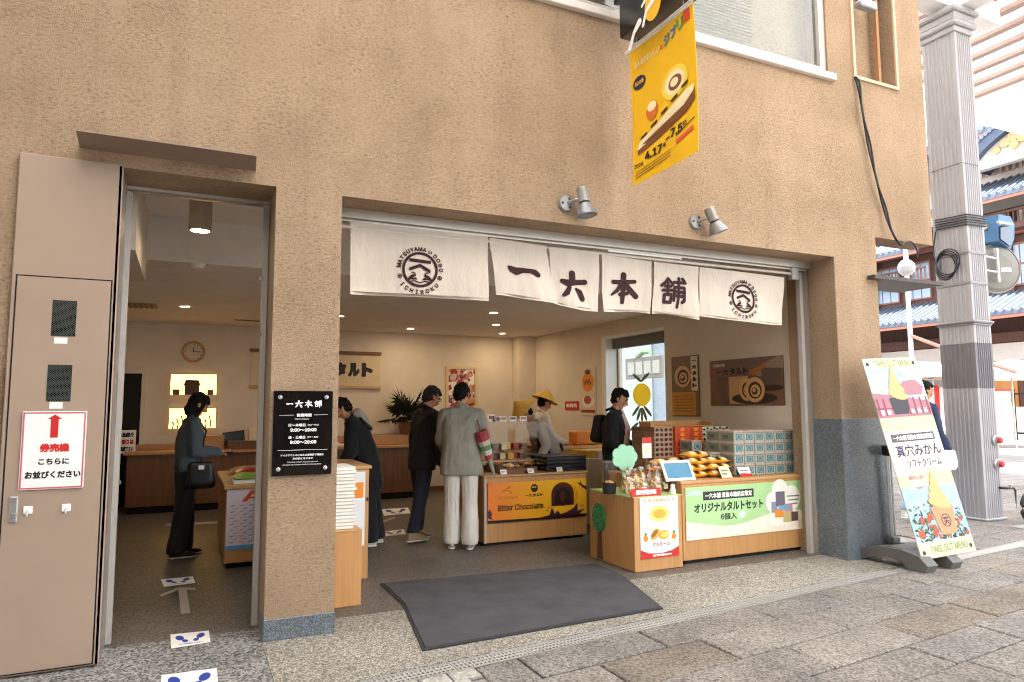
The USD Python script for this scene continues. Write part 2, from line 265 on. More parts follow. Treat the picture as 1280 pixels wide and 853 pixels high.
# shop floor slab and apron, bounded by the drain (which runs slightly askew to the front)
DA, DB = gr(560, 827), gr(1083, 716.6); DD = (DB-DA)/np.linalg.norm(DB-DA); DS = DD[1]/DD[0]
def drain_y(x): return DA[1]+(x-DA[0])*DS
solo('shop_floor', MB().box((XL, .3, -.15), (W_R+.2, YB+.2, 0)), FLOOR, kind='structure')
def strip(x0, x1, y0f, y1f, z0, z1):
    P = Polygon([(x0, y0f(x0)), (x1, y0f(x1)), (x1, y1f(x1)), (x0, y1f(x0))]); return MB().prism(P, Frame((0, 0, 0), (1, 0, 0), (0, 1, 0)), z0, z1)
apron = thing('apron', kind='structure')
part(apron, 'aggregate_surface', strip(-.44, 5.6, drain_y, lambda x: .297, -.15, 0), APRON)
part(apron, 'aggregate_surface', strip(5.603, 6.35, drain_y, lambda x: .05, -.15, -.001), APRON)
part(apron, 'granite_sill', strip(-1.9, -.443, lambda x: -.16, lambda x: .297, -.15, .001), SILL)
part(apron, 'aggregate_surface', strip(-7, -.443, drain_y, lambda x: -.163, -.15, -.002), SILL)
part(apron, 'aggregate_surface', strip(-7, -1.903, lambda x: -.16, lambda x: 0.0, -.15, -.002), SILL)
# drain channel with punched grates
dw = .135
fr = Frame((DA[0], DA[1]-.003, -.004), DD, np.cross([0, 0, 1], DD))
drain = thing('drain_channel', 'narrow punched metal drain channel along the edge of the apron', 'drain')
part(drain, 'channel_bed', MB().prism(sbox(-7.4, -dw-.012, 7.9, .006), fr, -.1, -.03), DARK)
part(drain, 'edge_rail', MB().prism(sbox(-7.4, -.008, 7.9, .006), fr, -.03, .0), STEEL); part(drain, 'edge_rail', MB().prism(sbox(-7.4, -dw-.012, 7.9, -dw+.002), fr, -.03, .0), STEEL)
GRATE = plain('grate_metal', '#a9a6a0', .45, metal=.15)
for k in range(-2, 9):
    a0 = k*.5; plate = sbox(a0+.003, -dw+.004, a0+.497, -.01); holes = []
    for i in range(18):
        for j in range(3): holes.append(sbox(a0+.015+i*.0265, -dw+.017+j*.039, a0+.031+i*.0265, -dw+.041+j*.039))
    part(drain, 'grate', MB().prism(plate.difference(union_all(holes)), fr, -.02, -.003), GRATE)
part(drain, 'grate', MB().prism(sbox(4.503, -dw+.004, 7.9, -.01), fr, -.02, -.003), GRATE)
# paving stones near the camera: each its own slab, rows run along the drain
street = thing('street_paving', kind='structure')
def slab(x0, x1, t0, t1, z, tilt):
    b = .008; g = .006
    def pt(x, t, zz): return (x, drain_y(x)-t, zz)
    out = [pt(x0+g, t0+g, z-.05), pt(x1-g, t0+g, z-.05), pt(x1-g, t1-g, z-.05), pt(x0+g, t1-g, z-.05)]
    mid = [pt(x0+g, t0+g, z-.006), pt(x1-g, t0+g, z-.006), pt(x1-g, t1-g, z-.006), pt(x0+g, t1-g, z-.006)]
    top = [pt(x0+g+b, t0+g+b, z+tilt[0]), pt(x1-g-b, t0+g+b, z+tilt[1]), pt(x1-g-b, t1-g-b, z+tilt[2]), pt(x0+g+b, t1-g-b, z+tilt[3])]
    v = out+mid+top; f = []
    for a in (0, 4):
        for i in range(4): f.append([a+i, a+4+i, a+4+(i+1) % 4, a+(i+1) % 4])
    f.append([8, 11, 10, 9]); return (np.array(v), np.array(f))
t0 = dw+.012; rows = 0; nst = 0
while t0 < 5.2 and nst < 295:
    dep = .335+rnd.uniform(-.03, .04); x = .72+rnd.uniform(-.5, .2)-(.3 if rows else 0); rows += 1
    while x < 11.6:
        w = rnd.choice([.55, .66, .78, .9, 1.02]); tl = [rnd.uniform(-.0025, .0025) for _ in range(4)]
        c = (x+w/2, drain_y(x+w/2)-t0-dep/2, 0); d = (np.array(c)-CAM); zc = d@FW
        px, py = 640+F_PX*(d@RT)/zc, 426.5-F_PX*(d@UP)/zc
        if zc > .3 and -150 < px < 1420 and py < 1010 and not (rows <= 3 and x+w < .62):
            m = STONES[rnd.choices(range(5), [5, 2.0, 3, 3, 1.4])[0]]; part(street, 'paving_stone', slab(max(x, .6) if rows <= 3 else x, x+w, t0, t0+dep, rnd.uniform(-.003, .002), tl), m); nst += 1
        x += w
    t0 += dep
# rows beyond the apron's end, towards the open street on the right
t0 = 0
for r in range(16):
    dep = .36+rnd.uniform(-.03, .03); x = 6.36+rnd.uniform(0, .05); t1 = -(r+1)*.37
    while x < 11.8 and nst < 299:
        w = rnd.choice([.7, .85, 1.0]); part(street, 'paving_stone', slab(x, x+w, t1, t1+.365, rnd.uniform(-.003, .002), [0]*4), STONES[rnd.choices(range(5), [5, 1, 5, 3, 1])[0]]); x += w; nst += 1
tile = thing('street_paving_blocks', kind='structure')
WT = speckle('white_block', ['#aba79f', '#9d9a92', '#b5b1a9', '#918d86'], 60, .7, .2)
for r in range(3):
    for c in range(3):
        x1 = .595-.17*c-(.08 if r % 2 else 0); part(tile, 'paving_block', slab(x1-.17, x1, t0+dw+.012+.13*r, t0+dw+.012+.13*(r+1), .002, [0]*4), WT)
# ---- the shop building
shop = thing('shop_building', 'tan stuccoed two storey sweet shop with a wide open front', 'building')
wall = manibox((-7.5, 0, 0), (6.27, .25, ZTOP))
for a, b in (((-1.32, -.1, -.1), (-.43, .4, 2.9)), ((0, -.1, -.1), (4.757, .4, 2.892)), ((.35, -.1, 4.76), (4.8, .4, 6.4)), ((5.19, -.1, 4.82), (5.82, .2, 6.1)), ((5.365, -.1, -.1), (6.4, .4, 3.15))):
    wall = wall - manibox(a, b)
part(shop, 'front_wall', wall, STUCCO)
part(shop, 'lintel', MB().box((0, .2525, 2.892), (5.3, .42, ZTOP)), STUCCO); part(shop, 'lintel', MB().box((-1.32, .2525, 2.9), (-.43, .42, 4.0)), STUCCO)
part(shop, 'pillar_core', MB().box((-.43, .2525, .0), (0, .42, 2.95)), STUCCO); part(shop, 'pillar_core', MB().box((4.757, .2525, 0), (5.365, .6, 3.6)), STUCCO)
part(shop, 'granite_plinth', MB().box((-.436, -.008, 0), (.006, .3, .13), .004), GRANITE)
gz = 1.32
part(shop, 'granite_cladding', MB().box((4.752, -.012, 0), (5.371, .0, gz), .003), GRANITE)
part(shop, 'granite_cladding', MB().box((4.745, -.006, 0), (4.757, .36, gz-.002), .002), GRANITE); part(shop, 'granite_cladding', MB().box((5.365, -.006, 0), (5.377, .6, gz-.002), .002), GRANITE)
# interior shell
part(shop, 'back_wall', MB().box((XL-.2, YB, 0), (W_R+.2, YB+.2, ZC+.3)), CREAM)
part(shop, 'left_wall', MB().box((XL-.2, .25, 0), (XL, YB, ZC+.3)), CREAM)
YS = float(gr(268, 331, ZC)[1]); ZF = 3.1
part(shop, 'ceiling', MB().box((XL-.2, YS, ZC), (W_R+.2, YB+.2, ZC+.2)), CEIL); part(shop, 'ceiling', MB().box((XL-.2, .425, ZF), (W_R+.2, YS+.1, ZF+.1)), CEIL); part(shop, 'ceiling_step', MB().box((XL-.2, YS-.02, ZC-.003), (W_R-.001, YS-.0005, ZF-.001)), CEIL)
wr = manibox((W_R, .42, 0), (W_R+.3, YB+.2, ZTOP-.2)); wy0, wy1 = sx(830, 412, W_R+.0)[1], sx(757, 424, W_R)[1]
zwt = sx(790, 418, W_R)[2]
wr = wr - manibox((W_R-.1, wy0, .25), (W_R+.4, wy1, zwt))
part(shop, 'right_wall', wr, CREAM)
part(shop, 'corner_column', MB().box((W_R-.34, YB-.3, 0), (W_R-.002, YB-.001, ZC)), CREAM)
part(shop, 'dropped_ceiling', MB().box((XL, .605, ZC-.2), (-1.27, YS-.025, ZF-.002)), CREAM)
part(shop, 'inner_wall', MB().box((XL, .43, 0), (-1.42, .6, ZC-.21)), CREAM)
part(shop, 'skirting', MB().box((XL, YB-.015, 0), (W_R-.35, YB-.001, .08)), OAKD)
part(shop, 'upper_floor_wall', MB().box((-7.4, 3.2, ZC+.3), (W_R, 3.4, ZTOP-.2)), CREAM)
part(shop, 'roof_slab', MB().box((-7.5, .26, ZTOP-.2), (6.2, YB+.2, ZTOP)), CEIL)
part(shop, 'wall_end', MB().box((-7.5, .26, 0), (-7.3, YB+.2, ZTOP-.21)), STUCCO)
# right side window of the shop: white reveal, roller blind box, pale ground-floor glazing
wnd = part(shop, 'side_window', MB().box((W_R+.2, wy0, .25), (W_R+.23, wy1, .3)).box((W_R+.2, wy0, zwt-.04), (W_R+.23, wy1, zwt)).box((W_R+.2, wy0, .3), (W_R+.23, wy0+.04, zwt-.04)).box((W_R+.2, wy1-.04, .3), (W_R+.23, wy1, zwt-.04)), ALU)
part(wnd, 'pane', MB().box((W_R+.212, wy0+.03, .28), (W_R+.218, wy1-.03, zwt-.03)), GLASS)
part(wnd, 'casing', MB().box((W_R-.015, wy1-.01, .2), (W_R+.19, wy1+.1, zwt+.03), .004).box((W_R-.015, wy0-.005, zwt-.012), (W_R+.19, wy1-.012, zwt+.03)), WHITE)
part(wnd, 'blind_roll', MB().box((W_R+.1, wy0+.02, zwt-.16), (W_R+.19, wy1-.03, zwt-.02)), plain('grey_blind', '#6f6f70', .7))
# upstairs window with slatted blind
up = part(shop, 'upper_window', MB().box((.35, .02, 4.76), (4.8, .1, 4.83)).box((.35, .02, 6.3), (4.8, .1, 6.4)).box((.35, .02, 4.832), (.42, .1, 6.298)).box((4.72, .02, 4.832), (4.8, .1, 6.298)).box((2.5, .03, 4.832), (2.56, .09, 6.298)), ALU)
part(up, 'window_sill', MB().box((.28, -.05, 4.69), (4.87, .03, 4.758), .006), plain('cream_sill', '#d8cfc6', .5))
part(up, 'pane', MB().box((.42, .055, 4.83), (4.72, .06, 6.3)), GLASS)
bl = MB()
for i in range(42): bl.box((.45, .14, 4.86+i*.034), (3.95, .162, 4.8625+i*.034))
part(up, 'blind_slats', bl, plain('pale_blind', '#a9a79f', .6))
rc = part(shop, 'service_recess', MB().box((5.16, -.02, 4.79), (5.85, .0, 4.822)).box((5.16, -.02, 4.824), (5.192, .0, 6.1)).box((5.818, -.02, 4.824), (5.85, .0, 6.1)), plain('recess_frame', '#c9ac8d', .6))
part(rc, 'post', MB().box((5.7, .1, 4.83), (5.74, .14, 6.1)), plain('recess_post', '#a87c55', .6))
# small canopies
cn = part(shop, 'door_canopy', MB().prism(Polygon([(-1.545, 0), (-1.53, -.27), (-.58, -.27), (-.56, 0)]), Frame((0, 0, 2.985), (1, 0, .0), (0, 1, -.03)), 0, .009), plain('canopy_plate', '#8b7767', .5))
cs = part(shop, 'side_canopy', MB().prism(Polygon([(5.2, -.1), (6.27, -.1), (6.27, .42), (5.38, .42), (5.38, -.016), (5.2, -.016)]), Frame((0, 0, 2.7), (1, 0, 0), (0, 1, 0)), 0, .035), plain('bronze_metal', '#3b322b', .5))
# metal sash frames of the two openings
FRM = plain('door_frame_aluminium', '#a9a39a', .3, metal=.6)
op = part(shop, 'shopfront_track', MB().box((.003, .26, 2.82), (4.752, .40, 2.89)).box((.003, .30, 2.80), (4.70, .318, 2.818)), FRM)
part(op, 'jamb', MB().box((4.69, .37, 0), (4.745, .42, 2.8)), ALU); part(op, 'jamb', MB().box((4.728, .318, 0), (4.744, .366, 2.815)), FRM)
part(op, 'light_strip', MB().box((2.35, .305, 2.785), (3.15, .33, 2.8)), WHITE)
part(op, 'keyhole_plate', MB().box((W_R-.012, .55, 1.5), (W_R-.001, .6, 1.68)), plain('dark_plate', '#4a413a', .4))
dr = part(shop, 'door_frame', MB().box((-1.317, .37, 2.878), (-.433, .42, 2.898)).box((-.47, .37, 0), (-.433, .42, 2.858)).box((-1.317, .37, 0), (-1.285, .42, 2.858)), ALU)
part(dr, 'track_cover', MB().box((-1.284, .385, 2.862), (-.472, .41, 2.877)), FRM)
part(dr, 'jamb_lining', MB().box((-1.33, -.03, .0), (-1.3175, .365, 2.897)), plain('jamb_lining_metal', '#8e8176', .28, metal=.5))
part(dr, 'lock', MB().lathe([(0, 0), (.012, 0), (.012, .02), (0, .02)], (-1.283, .395, .98), 'y'), CHROME); part(dr, 'lock', MB().lathe([(0, 0), (.012, 0), (.012, .02), (0, .02)], (-.475, .39, 2.35), 'y'), CHROME); part(dr, 'lock', MB().lathe([(0, 0), (.012, 0), (.012, .02), (0, .02)], (-.475, .39, 1.95), 'y'), CHROME)

# ---- ceiling fittings
def downlight(x, y, lab, power=.36):
    t = thing('downlight', lab, 'ceiling light', (x, y, ZC), group='recessed warm downlights in the shop ceiling')
    part(t, 'trim_ring', MB().lathe([(.05, -.001), (.062, -.008), (.075, -.006), (.078, -.0005)], (0, 0, 0)), WHITE)
    part(t, 'lens', MB().lathe([(0, -.0025), (.05, -.0025), (.05, -.0015)], (0, 0, 0)), LAMP)
    d = UsdLux.DiskLight.Define(stage, str(t.GetPath())+'/bulb'); d.CreateRadiusAttr(.05); d.CreateIntensityAttr(power); d.CreateColorAttr(Gf.Vec3f(1.0, .74, .46)); d.AddTranslateOp().Set(Gf.Vec3d(0, 0, -.012)); d.CreateNormalizeAttr(True)
DLP = .3
spots = [((231, 383), 'downlight seen above the wall clock through the doorway'), ((513, 411), 'downlight nearest the hanging sign on the back wall'), ((617, 391), 'downlight nearest the hanging cloth above the bowing clerk'), ((620, 406), 'middle of the three downlights left of the side window'), ((628, 417), 'farthest downlight, near the ceiling corner'), ((425, 395), 'downlight just right of the stuccoed pillar')]
for (px, py), lab in spots:
    p = gr(px, py, ZC); downlight(p[0], p[1], lab)
# ------------------------------------------------------------------ arcade: column and roof over the street
CX, CY, CWX, CWY = 8.18, .78, .36, .45
LILAC = plain('column_paint', '#9c9a9d', .45, var=.02); LILACD = plain('column_dark_band', '#69666a', .5); GREYM = plain('column_ring', '#858185', .45)
col = thing('arcade_column', 'grey fluted metal column carrying the arcade roof', 'column', (CX, CY, 0))
def fluted(z0, z1, grow=0.0):
    pts = []; n = 7
    def side(a, b):
        a, b = np.array(a, float), np.array(b, float); d = (b-a); ln = np.linalg.norm(d); d /= ln; nn = np.array([d[1], -d[0]]); m = .035; w = (ln-2*m)/n
        pts.append(a)
        for i in range(n):
            s = m+i*w; pts.extend([a+d*(s+w*.12), a+d*(s+w*.2)-nn*.009, a+d*(s+w*.8)-nn*.009, a+d*(s+w*.88)])
    c = [(-grow, -grow), (CWX+grow, -grow), (CWX+grow, CWY+grow), (-grow, CWY+grow)]
    for i in range(4): side(c[i], c[(i+1) % 4])
    return MB().prism(Polygon(pts), Frame((0, 0, 0), (1, 0, 0), (0, 1, 0)), z0, z1)
part(col, 'shaft', fluted(.02, 1.66), LILAC); part(col, 'painted_band', fluted(1.662, 2.24, .002), LILACD); part(col, 'shaft', fluted(2.242, 6.45), LILAC)
part(col, 'base_plate', MB().box((-.03, -.03, 0), (CWX+.03, CWY+.03, .03), .006), STEEL)
def ring(z0, z1, g): return MB().box((-g, -g, z0), (CWX+g, CWY+g, z1), .012)
part(col, 'moulding', ring(2.5, 2.535, .035), GREYM); part(col, 'moulding', ring(2.47, 2.5, .018), GREYM)
part(col, 'band', ring(3.0, 3.05, .008), GREYM); part(col, 'band', ring(3.4, 3.45, .008), GREYM); part(col, 'joint', ring(4.61, 4.62, .003), LILACD)
part(col, 'capital', MB().box((-.02, -.02, 6.42), (CWX+.02, CWY+.02, 6.5), .008).box((-.06, -.06, 6.5), (CWX+.06, CWY+.06, 6.58), .02).box((-.045, -.045, 6.58), (CWX+.045, CWY+.045, 6.68), .008).box((-.09, -.09, 6.68), (CWX+.09, CWY+.09, 6.76), .02), LILAC)
for z in (1.0, .7):
    v = part(col, 'hydrant_outlet', MB().lathe([(0, 0), (.062, 0), (.062, .02), (.05, .03), (.05, .055), (0, .055)], (.27, -.002, z), 'y'), STEEL)
    part(v, 'red_cap', MB().lathe([(0, .055), (.036, .055), (.04, .075), (.03, .09), (0, .092)], (.27, -.002, z), 'y'), RED)
tp = part(col, 'water_tap', MB().tube([(CWX-.06, -.002, .4), (CWX-.06, -.09, .4)], .016).tube([(CWX-.06, -.09, .4), (CWX+.05, -.11, .4), (CWX+.075, -.115, .37), (CWX+.075, -.115, .12)], .014), plain('old_brass', '#4d4a47', .4, metal=.7))
part(tp, 'tap_handle', MB().box((CWX-.03, -.13, .43), (CWX+.03, -.09, .445), .004).tube([(CWX, -.11, .4), (CWX, -.11, .44)], .008), STEEL)
wires = MB()
for k in range(5):
    z = 3.78+.033*k; g = .014+.004*(k % 2); pts = [(-g, CWY*.9, z+.02), (-g, -g, z), (CWX+g, -g, z+.015), (CWX+g, CWY, z+.03)]; wires.tube(pts, .009, 6)
CABLE = plain('black_cable', '#191a1f', .5)
solo('wire_wrap', MB().add(np.vstack(wires.v)+[CX, CY, 0], np.vstack(wires.f)), CABLE, 'black cables wrapped round the upper part of the arcade column', 'cable')
coil = MB()
for k in range(4):
    a = np.linspace(0, 2*math.pi, 26); coil.tube(np.stack([np.full(26, CX-.02-.012*k), CY+.3-.02*k+.13*np.cos(a)*(1+.06*k), 3.27+.17*np.sin(a)+.02*k], 1), .009, 6)
coil.tube([(CX-.03, CY+.42, 3.3), (CX-.03, CY+.45, 3.5), (CX-.02, CY+.4, 3.78)], .009, 6)
solo('cable_coil', coil, CABLE, 'coil of black cable hung on the left face of the arcade column', 'cable')
# roof
FROST = usdkit.material(stage, '/World/Looks/frosted_roof', {'d': ('diffuse_bsdf', {'color': (.8, .8, .8)}), 't': ('translucent_bsdf', {'color': (.92, .91, .89)}), 'm': ('mix_closure', {'fac': .78})}, [('d.BSDF', 'm.closure1'), ('t.BSDF', 'm.closure2')], surface='m.closure')
FROSTD = usdkit.material(stage, '/World/Looks/dusty_roof', {'d': ('diffuse_bsdf', {'color': (.62, .6, .58)}), 't': ('translucent_bsdf', {'color': (.6, .6, .58)}), 'm': ('mix_closure', {'fac': .35})}, [('d.BSDF', 'm.closure1'), ('t.BSDF', 'm.closure2')], surface='m.closure')
BEAM = plain('roof_beam_paint', '#9a8279', .5); WBEAM = plain('white_steel', '#dcdad8', .5)
ar = thing('arcade_roof', 'high white translucent arcade roof on brown beams over the street', 'roof')
RX1 = 12.6
for i in range(16):
    x0 = -15+i*(RX1+15)/16; x1 = -15+(i+1)*(RX1+15)/16
    part(ar, 'roof_panel', MB().box((x0, -10, 7.62), (x1-.0005, .9 if x0 > 6.2 else -.004, 7.64)), FROST if x0 > -3 else FROSTD)
for i in range(8):
    x = 8.75+.5*i; part(ar, 'roof_beam', MB().box((x, -10, 7.2), (x+.13, 3.2, 7.27)), BEAM)
part(ar, 'fascia', MB().box((6.3, .905, 7.55), (RX1+.3, 1.1, 7.7)), WBEAM); part(ar, 'edge_beam', MB().box((RX1+.01, -10, 7.36), (RX1+.25, 3.2, 7.6)), WBEAM)
part(ar, 'main_girder', MB().box((6.3, .86, 6.84), (9.4, 1.14, 7.16)).box((CX+.08, -10, 6.77), (CX+.38, 1.4, 6.83)), WBEAM)
part(ar, 'soffit_panel', MB().box((6.3, 1.15, 7.42), (RX1+6, 4.0, 7.46)), FROST)
for i in range(7): part(ar, 'cross_rib', MB().box((-14.5+3.0*i, -10, 7.3), (-14.3+3.0*i, -.03, 7.6)), WBEAM)

# shops on the other side of the arcade street (they stand behind the photographer)
osh = thing('opposite_shops', 'row of two storey shops on the other side of the arcade street', 'building')
OW = mat('opposite_wall', '#8f8478', .8, .1, 2)
for i in range(4):
    x0 = -22+6.1*i; part(osh, 'shop_wall', MB().box((x0, -12.5, 0), (x0+6.05, -9.6, 7.5)), OW); part(osh, 'shop_window', MB().box((x0+.4, -9.62, .3), (x0+5.6, -9.59, 2.6)), plain('opposite_glass', '#3b3f40', .2)); part(osh, 'awning', MB().box((x0+.2, -9.58, 2.75), (x0+5.8, -8.9, 2.85)), plain('opposite_awning_%d' % i, ('#7d3a30', '#3f5a4a', '#8a7a5a', '#5a4a6a', '#7a5a40')[i], .7)); part(osh, 'upper_window', MB().box((x0+1, -9.62, 4.2), (x0+5, -9.59, 5.8)), plain('opposite_glass2', '#4a5052', .2))
# ------------------------------------------------------------------ street furniture at the corner
# floodlight and traffic mirror on the far side of the column
fl = thing('flood_light', 'blue-backed floodlight on a bracket behind the column', 'flood light', tuple(fa(1238, 287, 1.35)))
part(fl, 'bracket', MB().tube([(-.35, -.3, .0), (-.02, -.3, .0), (-.02, -.02, .02)], .02).box((-.2, -.06, -.03), (-.0, -.02, .05)), STEEL)
shade = MB(); a = np.linspace(-1.3, 1.35, 10)
shade.prism(Polygon([(-.12, .17), (.28, .2), (.4, .1), (.36, -.12), (.2, -.3), (-.16, -.22)]), Frame((0, 0, 0), (1, .15, 0), (0, 0, 1)), -.18, .16)
part(fl, 'housing', shade, plain('flood_blue', '#3d6a92', .45)); part(fl, 'lens', MB().prism(Polygon([(-.1, -.0), (.28, -.02), (.18, -.27), (-.13, -.2)]), Frame((0, -.172, 0), (1, .15, 0), (0, 0, 1)), .0, .012), plain('flood_dark_glass', '#26384f', .2))
mi = thing('traffic_mirror', 'round traffic mirror seen from its grey back beside the column', 'traffic mirror', tuple(fa(1249, 335, 1.25)))
part(mi, 'back_shell', MB().lathe([(0, .0), (.2, .005), (.3, .03), (.345, .07), (.35, .1), (0, .1)], (0, 0, 0), (.42, .91, 0)), plain('mirror_back', '#7c7a74', .5))
part(mi, 'rim', MB().lathe([(.345, .06), (.362, .06), (.362, .11), (.345, .11)], (0, 0, 0), (.42, .91, 0)), plain('mirror_rim', '#8d857a', .5))
part(mi, 'bracket', MB().tube([(-.1, -.03, -.22), (-.1, -.03, .27)], .03).tube([(-.75, -.08, .12), (-.1, -.03, .12)], .018).tube([(-.75, -.08, -.08), (-.1, -.03, -.08)], .018), STEEL)
part(mi, 'sticker', MB().prism(sbox(.03, -.06, .17, .0), Frame((0, 0, 0), (.91, -.42, 0), (0, 0, 1)), .0, .004), PAPER)
# hanging cable on the wall
cb = MB(); p0 = fa(1070, 95, -.02)
pts = [fa(*q) for q in ((1068, 97, -.03), (1074, 115, -.04), (1080, 150, -.05), (1086, 185, -.04), (1096, 225, -.06), (1103, 255, -.05), (1113, 285, -.07), (1126, 307, -.05))]
def spline(P, n=40):
    from scipy.interpolate import CubicSpline
    P = np.asarray(P); t = np.arange(len(P)); return CubicSpline(t, P)(np.linspace(0, len(P)-1, n))
S = spline(pts); cb.tube(S, .012, 6); cb.tube(S+np.stack([.022*np.sin(np.linspace(0, 19, 40)), np.full(40, -.012), np.zeros(40)], 1), .010, 6)
cb.tube(spline([fa(1126, 307, -.05), fa(1140, 303, .0), fa(1148, 322, .05)], 12), .008, 6)
solo('hanging_cable', cb, CABLE, 'black cable hanging from the wall recess down past the window', 'cable')
sg = thing('recess_lamp', 'small grey floodlight bracket inside the wall recess', 'lamp', (5.42, .0, 5.64))
part(sg, 'arm', MB().box((-.12, .02, .06), (.2, .06, .1)).tube([(-.1, .05, .02), (.0, -.01, .12)], .012), STEEL); part(sg, 'lamp_body', MB().box((-.13, -.04, -.04), (.13, .05, .015), .01), plain('lamp_grey', '#8f9193', .4))
# service hatches in the ground by the column
for (x0, y0, x1, y1), lb in (((8.0, -.55, 9.4, .42), 'large grey steel service hatch in the paving in front of the column'),):
    h = thing('ground_hatch', lb, 'hatch'); part(h, 'frame', MB().box((x0, y0, -.02), (x1, y1, .008)), plain('hatch_frame', '#9a9894', .5, metal=.3)); part(h, 'lid', MB().box((x0+.55, y0+.25, .0), (x1-.15, y1-.2, .012)), plain('hatch_lid', '#6d7175', .5, metal=.4))
# dark wheel just entering at the right edge
wc = gr(1284, 655); wt = thing('bicycle_wheel', 'black tyre just showing at the right edge of the street', 'wheel', (wc[0]+.1, wc[1], 0))
th = np.linspace(0, 2*math.pi, 29); part(wt, 'tyre', MB().tube(np.stack([.17*np.cos(th), np.zeros(29), .19+.17*np.sin(th)], 1), .03, 8, cap=False), BLACK)
part(wt, 'rim', MB().tube(np.stack([.135*np.cos(th), np.zeros(29), .19+.135*np.sin(th)], 1), .012, 6, cap=False), STEEL)

# ---- leaning banner stand
BYT, BYB = -.2, -.6
bTL, bTR, bBL, bBR = fa(1072, 449, BYT-.02), fa(1147, 447, BYT-.1), fa(1157, 701, BYB), fa(1215, 688, BYB-.02)
uu = ((bTR-bTL)+(bBR-bBL))/2; BW = np.linalg.norm(uu); uu /= BW
vv = ((bTL-bBL)+(bTR-bBR))/2; BH = np.linalg.norm(vv); vv /= BH
mid = (bTL+bTR+bBL+bBR)/4; bo = mid-uu*BW/2-vv*BH/2; BF = Frame(bo, uu, vv)
bs = thing('banner_stand', 'leaning soft-serve takeout banner on a grey plastic base at the corner pillar', 'banner stand')
bn = part(bs, 'banner', MB().prism(sbox(0, 0, BW, BH), BF, -.004, .004), mat('banner_print', '#cfc2ad', .5, col2='#d6cbbb', scale=2))
class Sub:                                      # unit coordinates of a board
    def __init__(s, fr, w, h): s.fr, s.w, s.h = fr, w, h
    def S(s, g): return affinity.scale(g, s.w, s.h, origin=(0, 0))
B_ = Sub(BF, BW, BH)
def prt(par, nm, g, fr, d, m):
    if nm in ('picture', 'border_strip') and len(polys(g)) < 30:
        for q in polys(g): part(par, nm, MB().flat(q, fr, d), m)
    else: part(par, nm, MB().flat(g, fr, d), m)
def R4(x0, y0, x1, y1): return sbox(x0*BW, y0*BH, x1*BW, y1*BH)
PALEG = plain('print_pale_green', '#c4c7a2', .5); SKYB = plain('print_sky_blue', '#83a9c8', .5, col2='#a9c0d4'); PEACH = plain('print_peach', '#dcbb94', .5)
prt(bn, 'border_strip', union_all([R4(0, 0, 1, .075), R4(0, .945, 1, 1)]), BF, .006, PALEG)
prt(bn, 'picture', R4(.0, .69, 1, .945), BF, .006, mat('print_sky_photo', '#8aa9c4', .5, col2='#b9c6cd', scale=5)); prt(bn, 'picture', R4(0, .078, 1, .34), BF, .006, SKYB)
prt(bn, 'picture', union_all([R4(0, .62, 1, .69), R4(0, .34, 1, .40), affinity.scale(Point(.75*BW, .37*BH).buffer(1, 16), .3*BW, .05*BH).intersection(R4(0, .3, 1, .5))]), BF, .0052, PEACH)
# upper picture: red-timbered hall and a soft-serve cone
def pl_(pts): return Polygon([(x*BW, y*BH) for x, y in pts])
prt(bn, 'picture', union_all([pl_([(0, .82), (.6, .79), (1, .765), (1, .69), (0, .69)]), pl_([(.5, .84), (.62, .875), (.85, .88), (.98, .84), (.9, .8), (.55, .8)])]), BF, .0075, plain('print_pink_roof', '#9d6a74', .5))
prt(bn, 'picture', union_all([pl_([(x, .70), (x+.03, .70), (x+.03, .785), (x, .79)]) for x in (.03, .14, .58, .7, .82, .94)]+[pl_([(.0, .735), (1, .72), (1, .727), (0, .742)])]), BF, .009, plain('print_rose', '#84304a', .5))
prt(bn, 'picture', union_all([pl_([(x, .705), (x+.07, .705), (x+.07, .73), (x, .732)]) for x in (.05, .17, .61, .73, .85)]), BF, .009, plain('print_white_wall', '#cfc3c3', .5))
CONE = plain('print_waffle', '#e0b074', .5); CREAMP = plain('print_softserve', '#d9a66a', .5)
def swirl(cx, cy, w, h): return union_all([affinity.translate(affinity.rotate(affinity.scale(Point(0, 0).buffer(1, 8), w*f, h*.2), -14), cx, cy+k*h*.27) for k, f in enumerate((1, .82, .6, .36, .16))])
prt(bn, 'picture', pl_([(.3, .705), (.56, .705), (.62, .79), (.27, .79)]), BF, .0105, plain('print_dark_cup', '#2b292f', .5))
prt(bn, 'picture', swirl(.46*BW, .805*BH, .17*BW, .12*BH), BF, .012, CREAMP)
# lower picture: orange tree, cup with a crest
lv = MB(); lo = MB(); ld = MB()
for i in range(230):
    x, y = rnd.random(), rnd.random()**1.4; lim = .235 if x < .55 else .2
    if y*.25 > lim*(1-.35*abs(x-.45)) : continue
    g = affinity.translate(affinity.rotate(affinity.scale(Point(0, 0).buffer(1, 3), rnd.uniform(.018, .04)*BW, rnd.uniform(.008, .016)*BW), rnd.uniform(0, 180)), (.04+x*.92)*BW, (.083+y*.2)*BH)
    (lv, ld)[i % 3 == 0].flat(g.intersection(R4(0, .077, 1, .34)), BF, .0072+.000004*i)
for i in range(34):
    g = Point(rnd.uniform(.08, .95)*BW, rnd.uniform(.09, .2)*BH).buffer(rnd.uniform(.02, .042)*BW, 4); lo.flat(g, BF, .0085+.00001*i)
part(bn, 'picture', lv, mat('print_leaf_green', '#6f8438', .5, island=.4)); part(bn, 'picture', ld, mat('print_leaf_dark', '#252f38', .5, island=.4)); part(bn, 'picture', lo, mat('print_mandarin', '#c9531a', .5, island=.2))
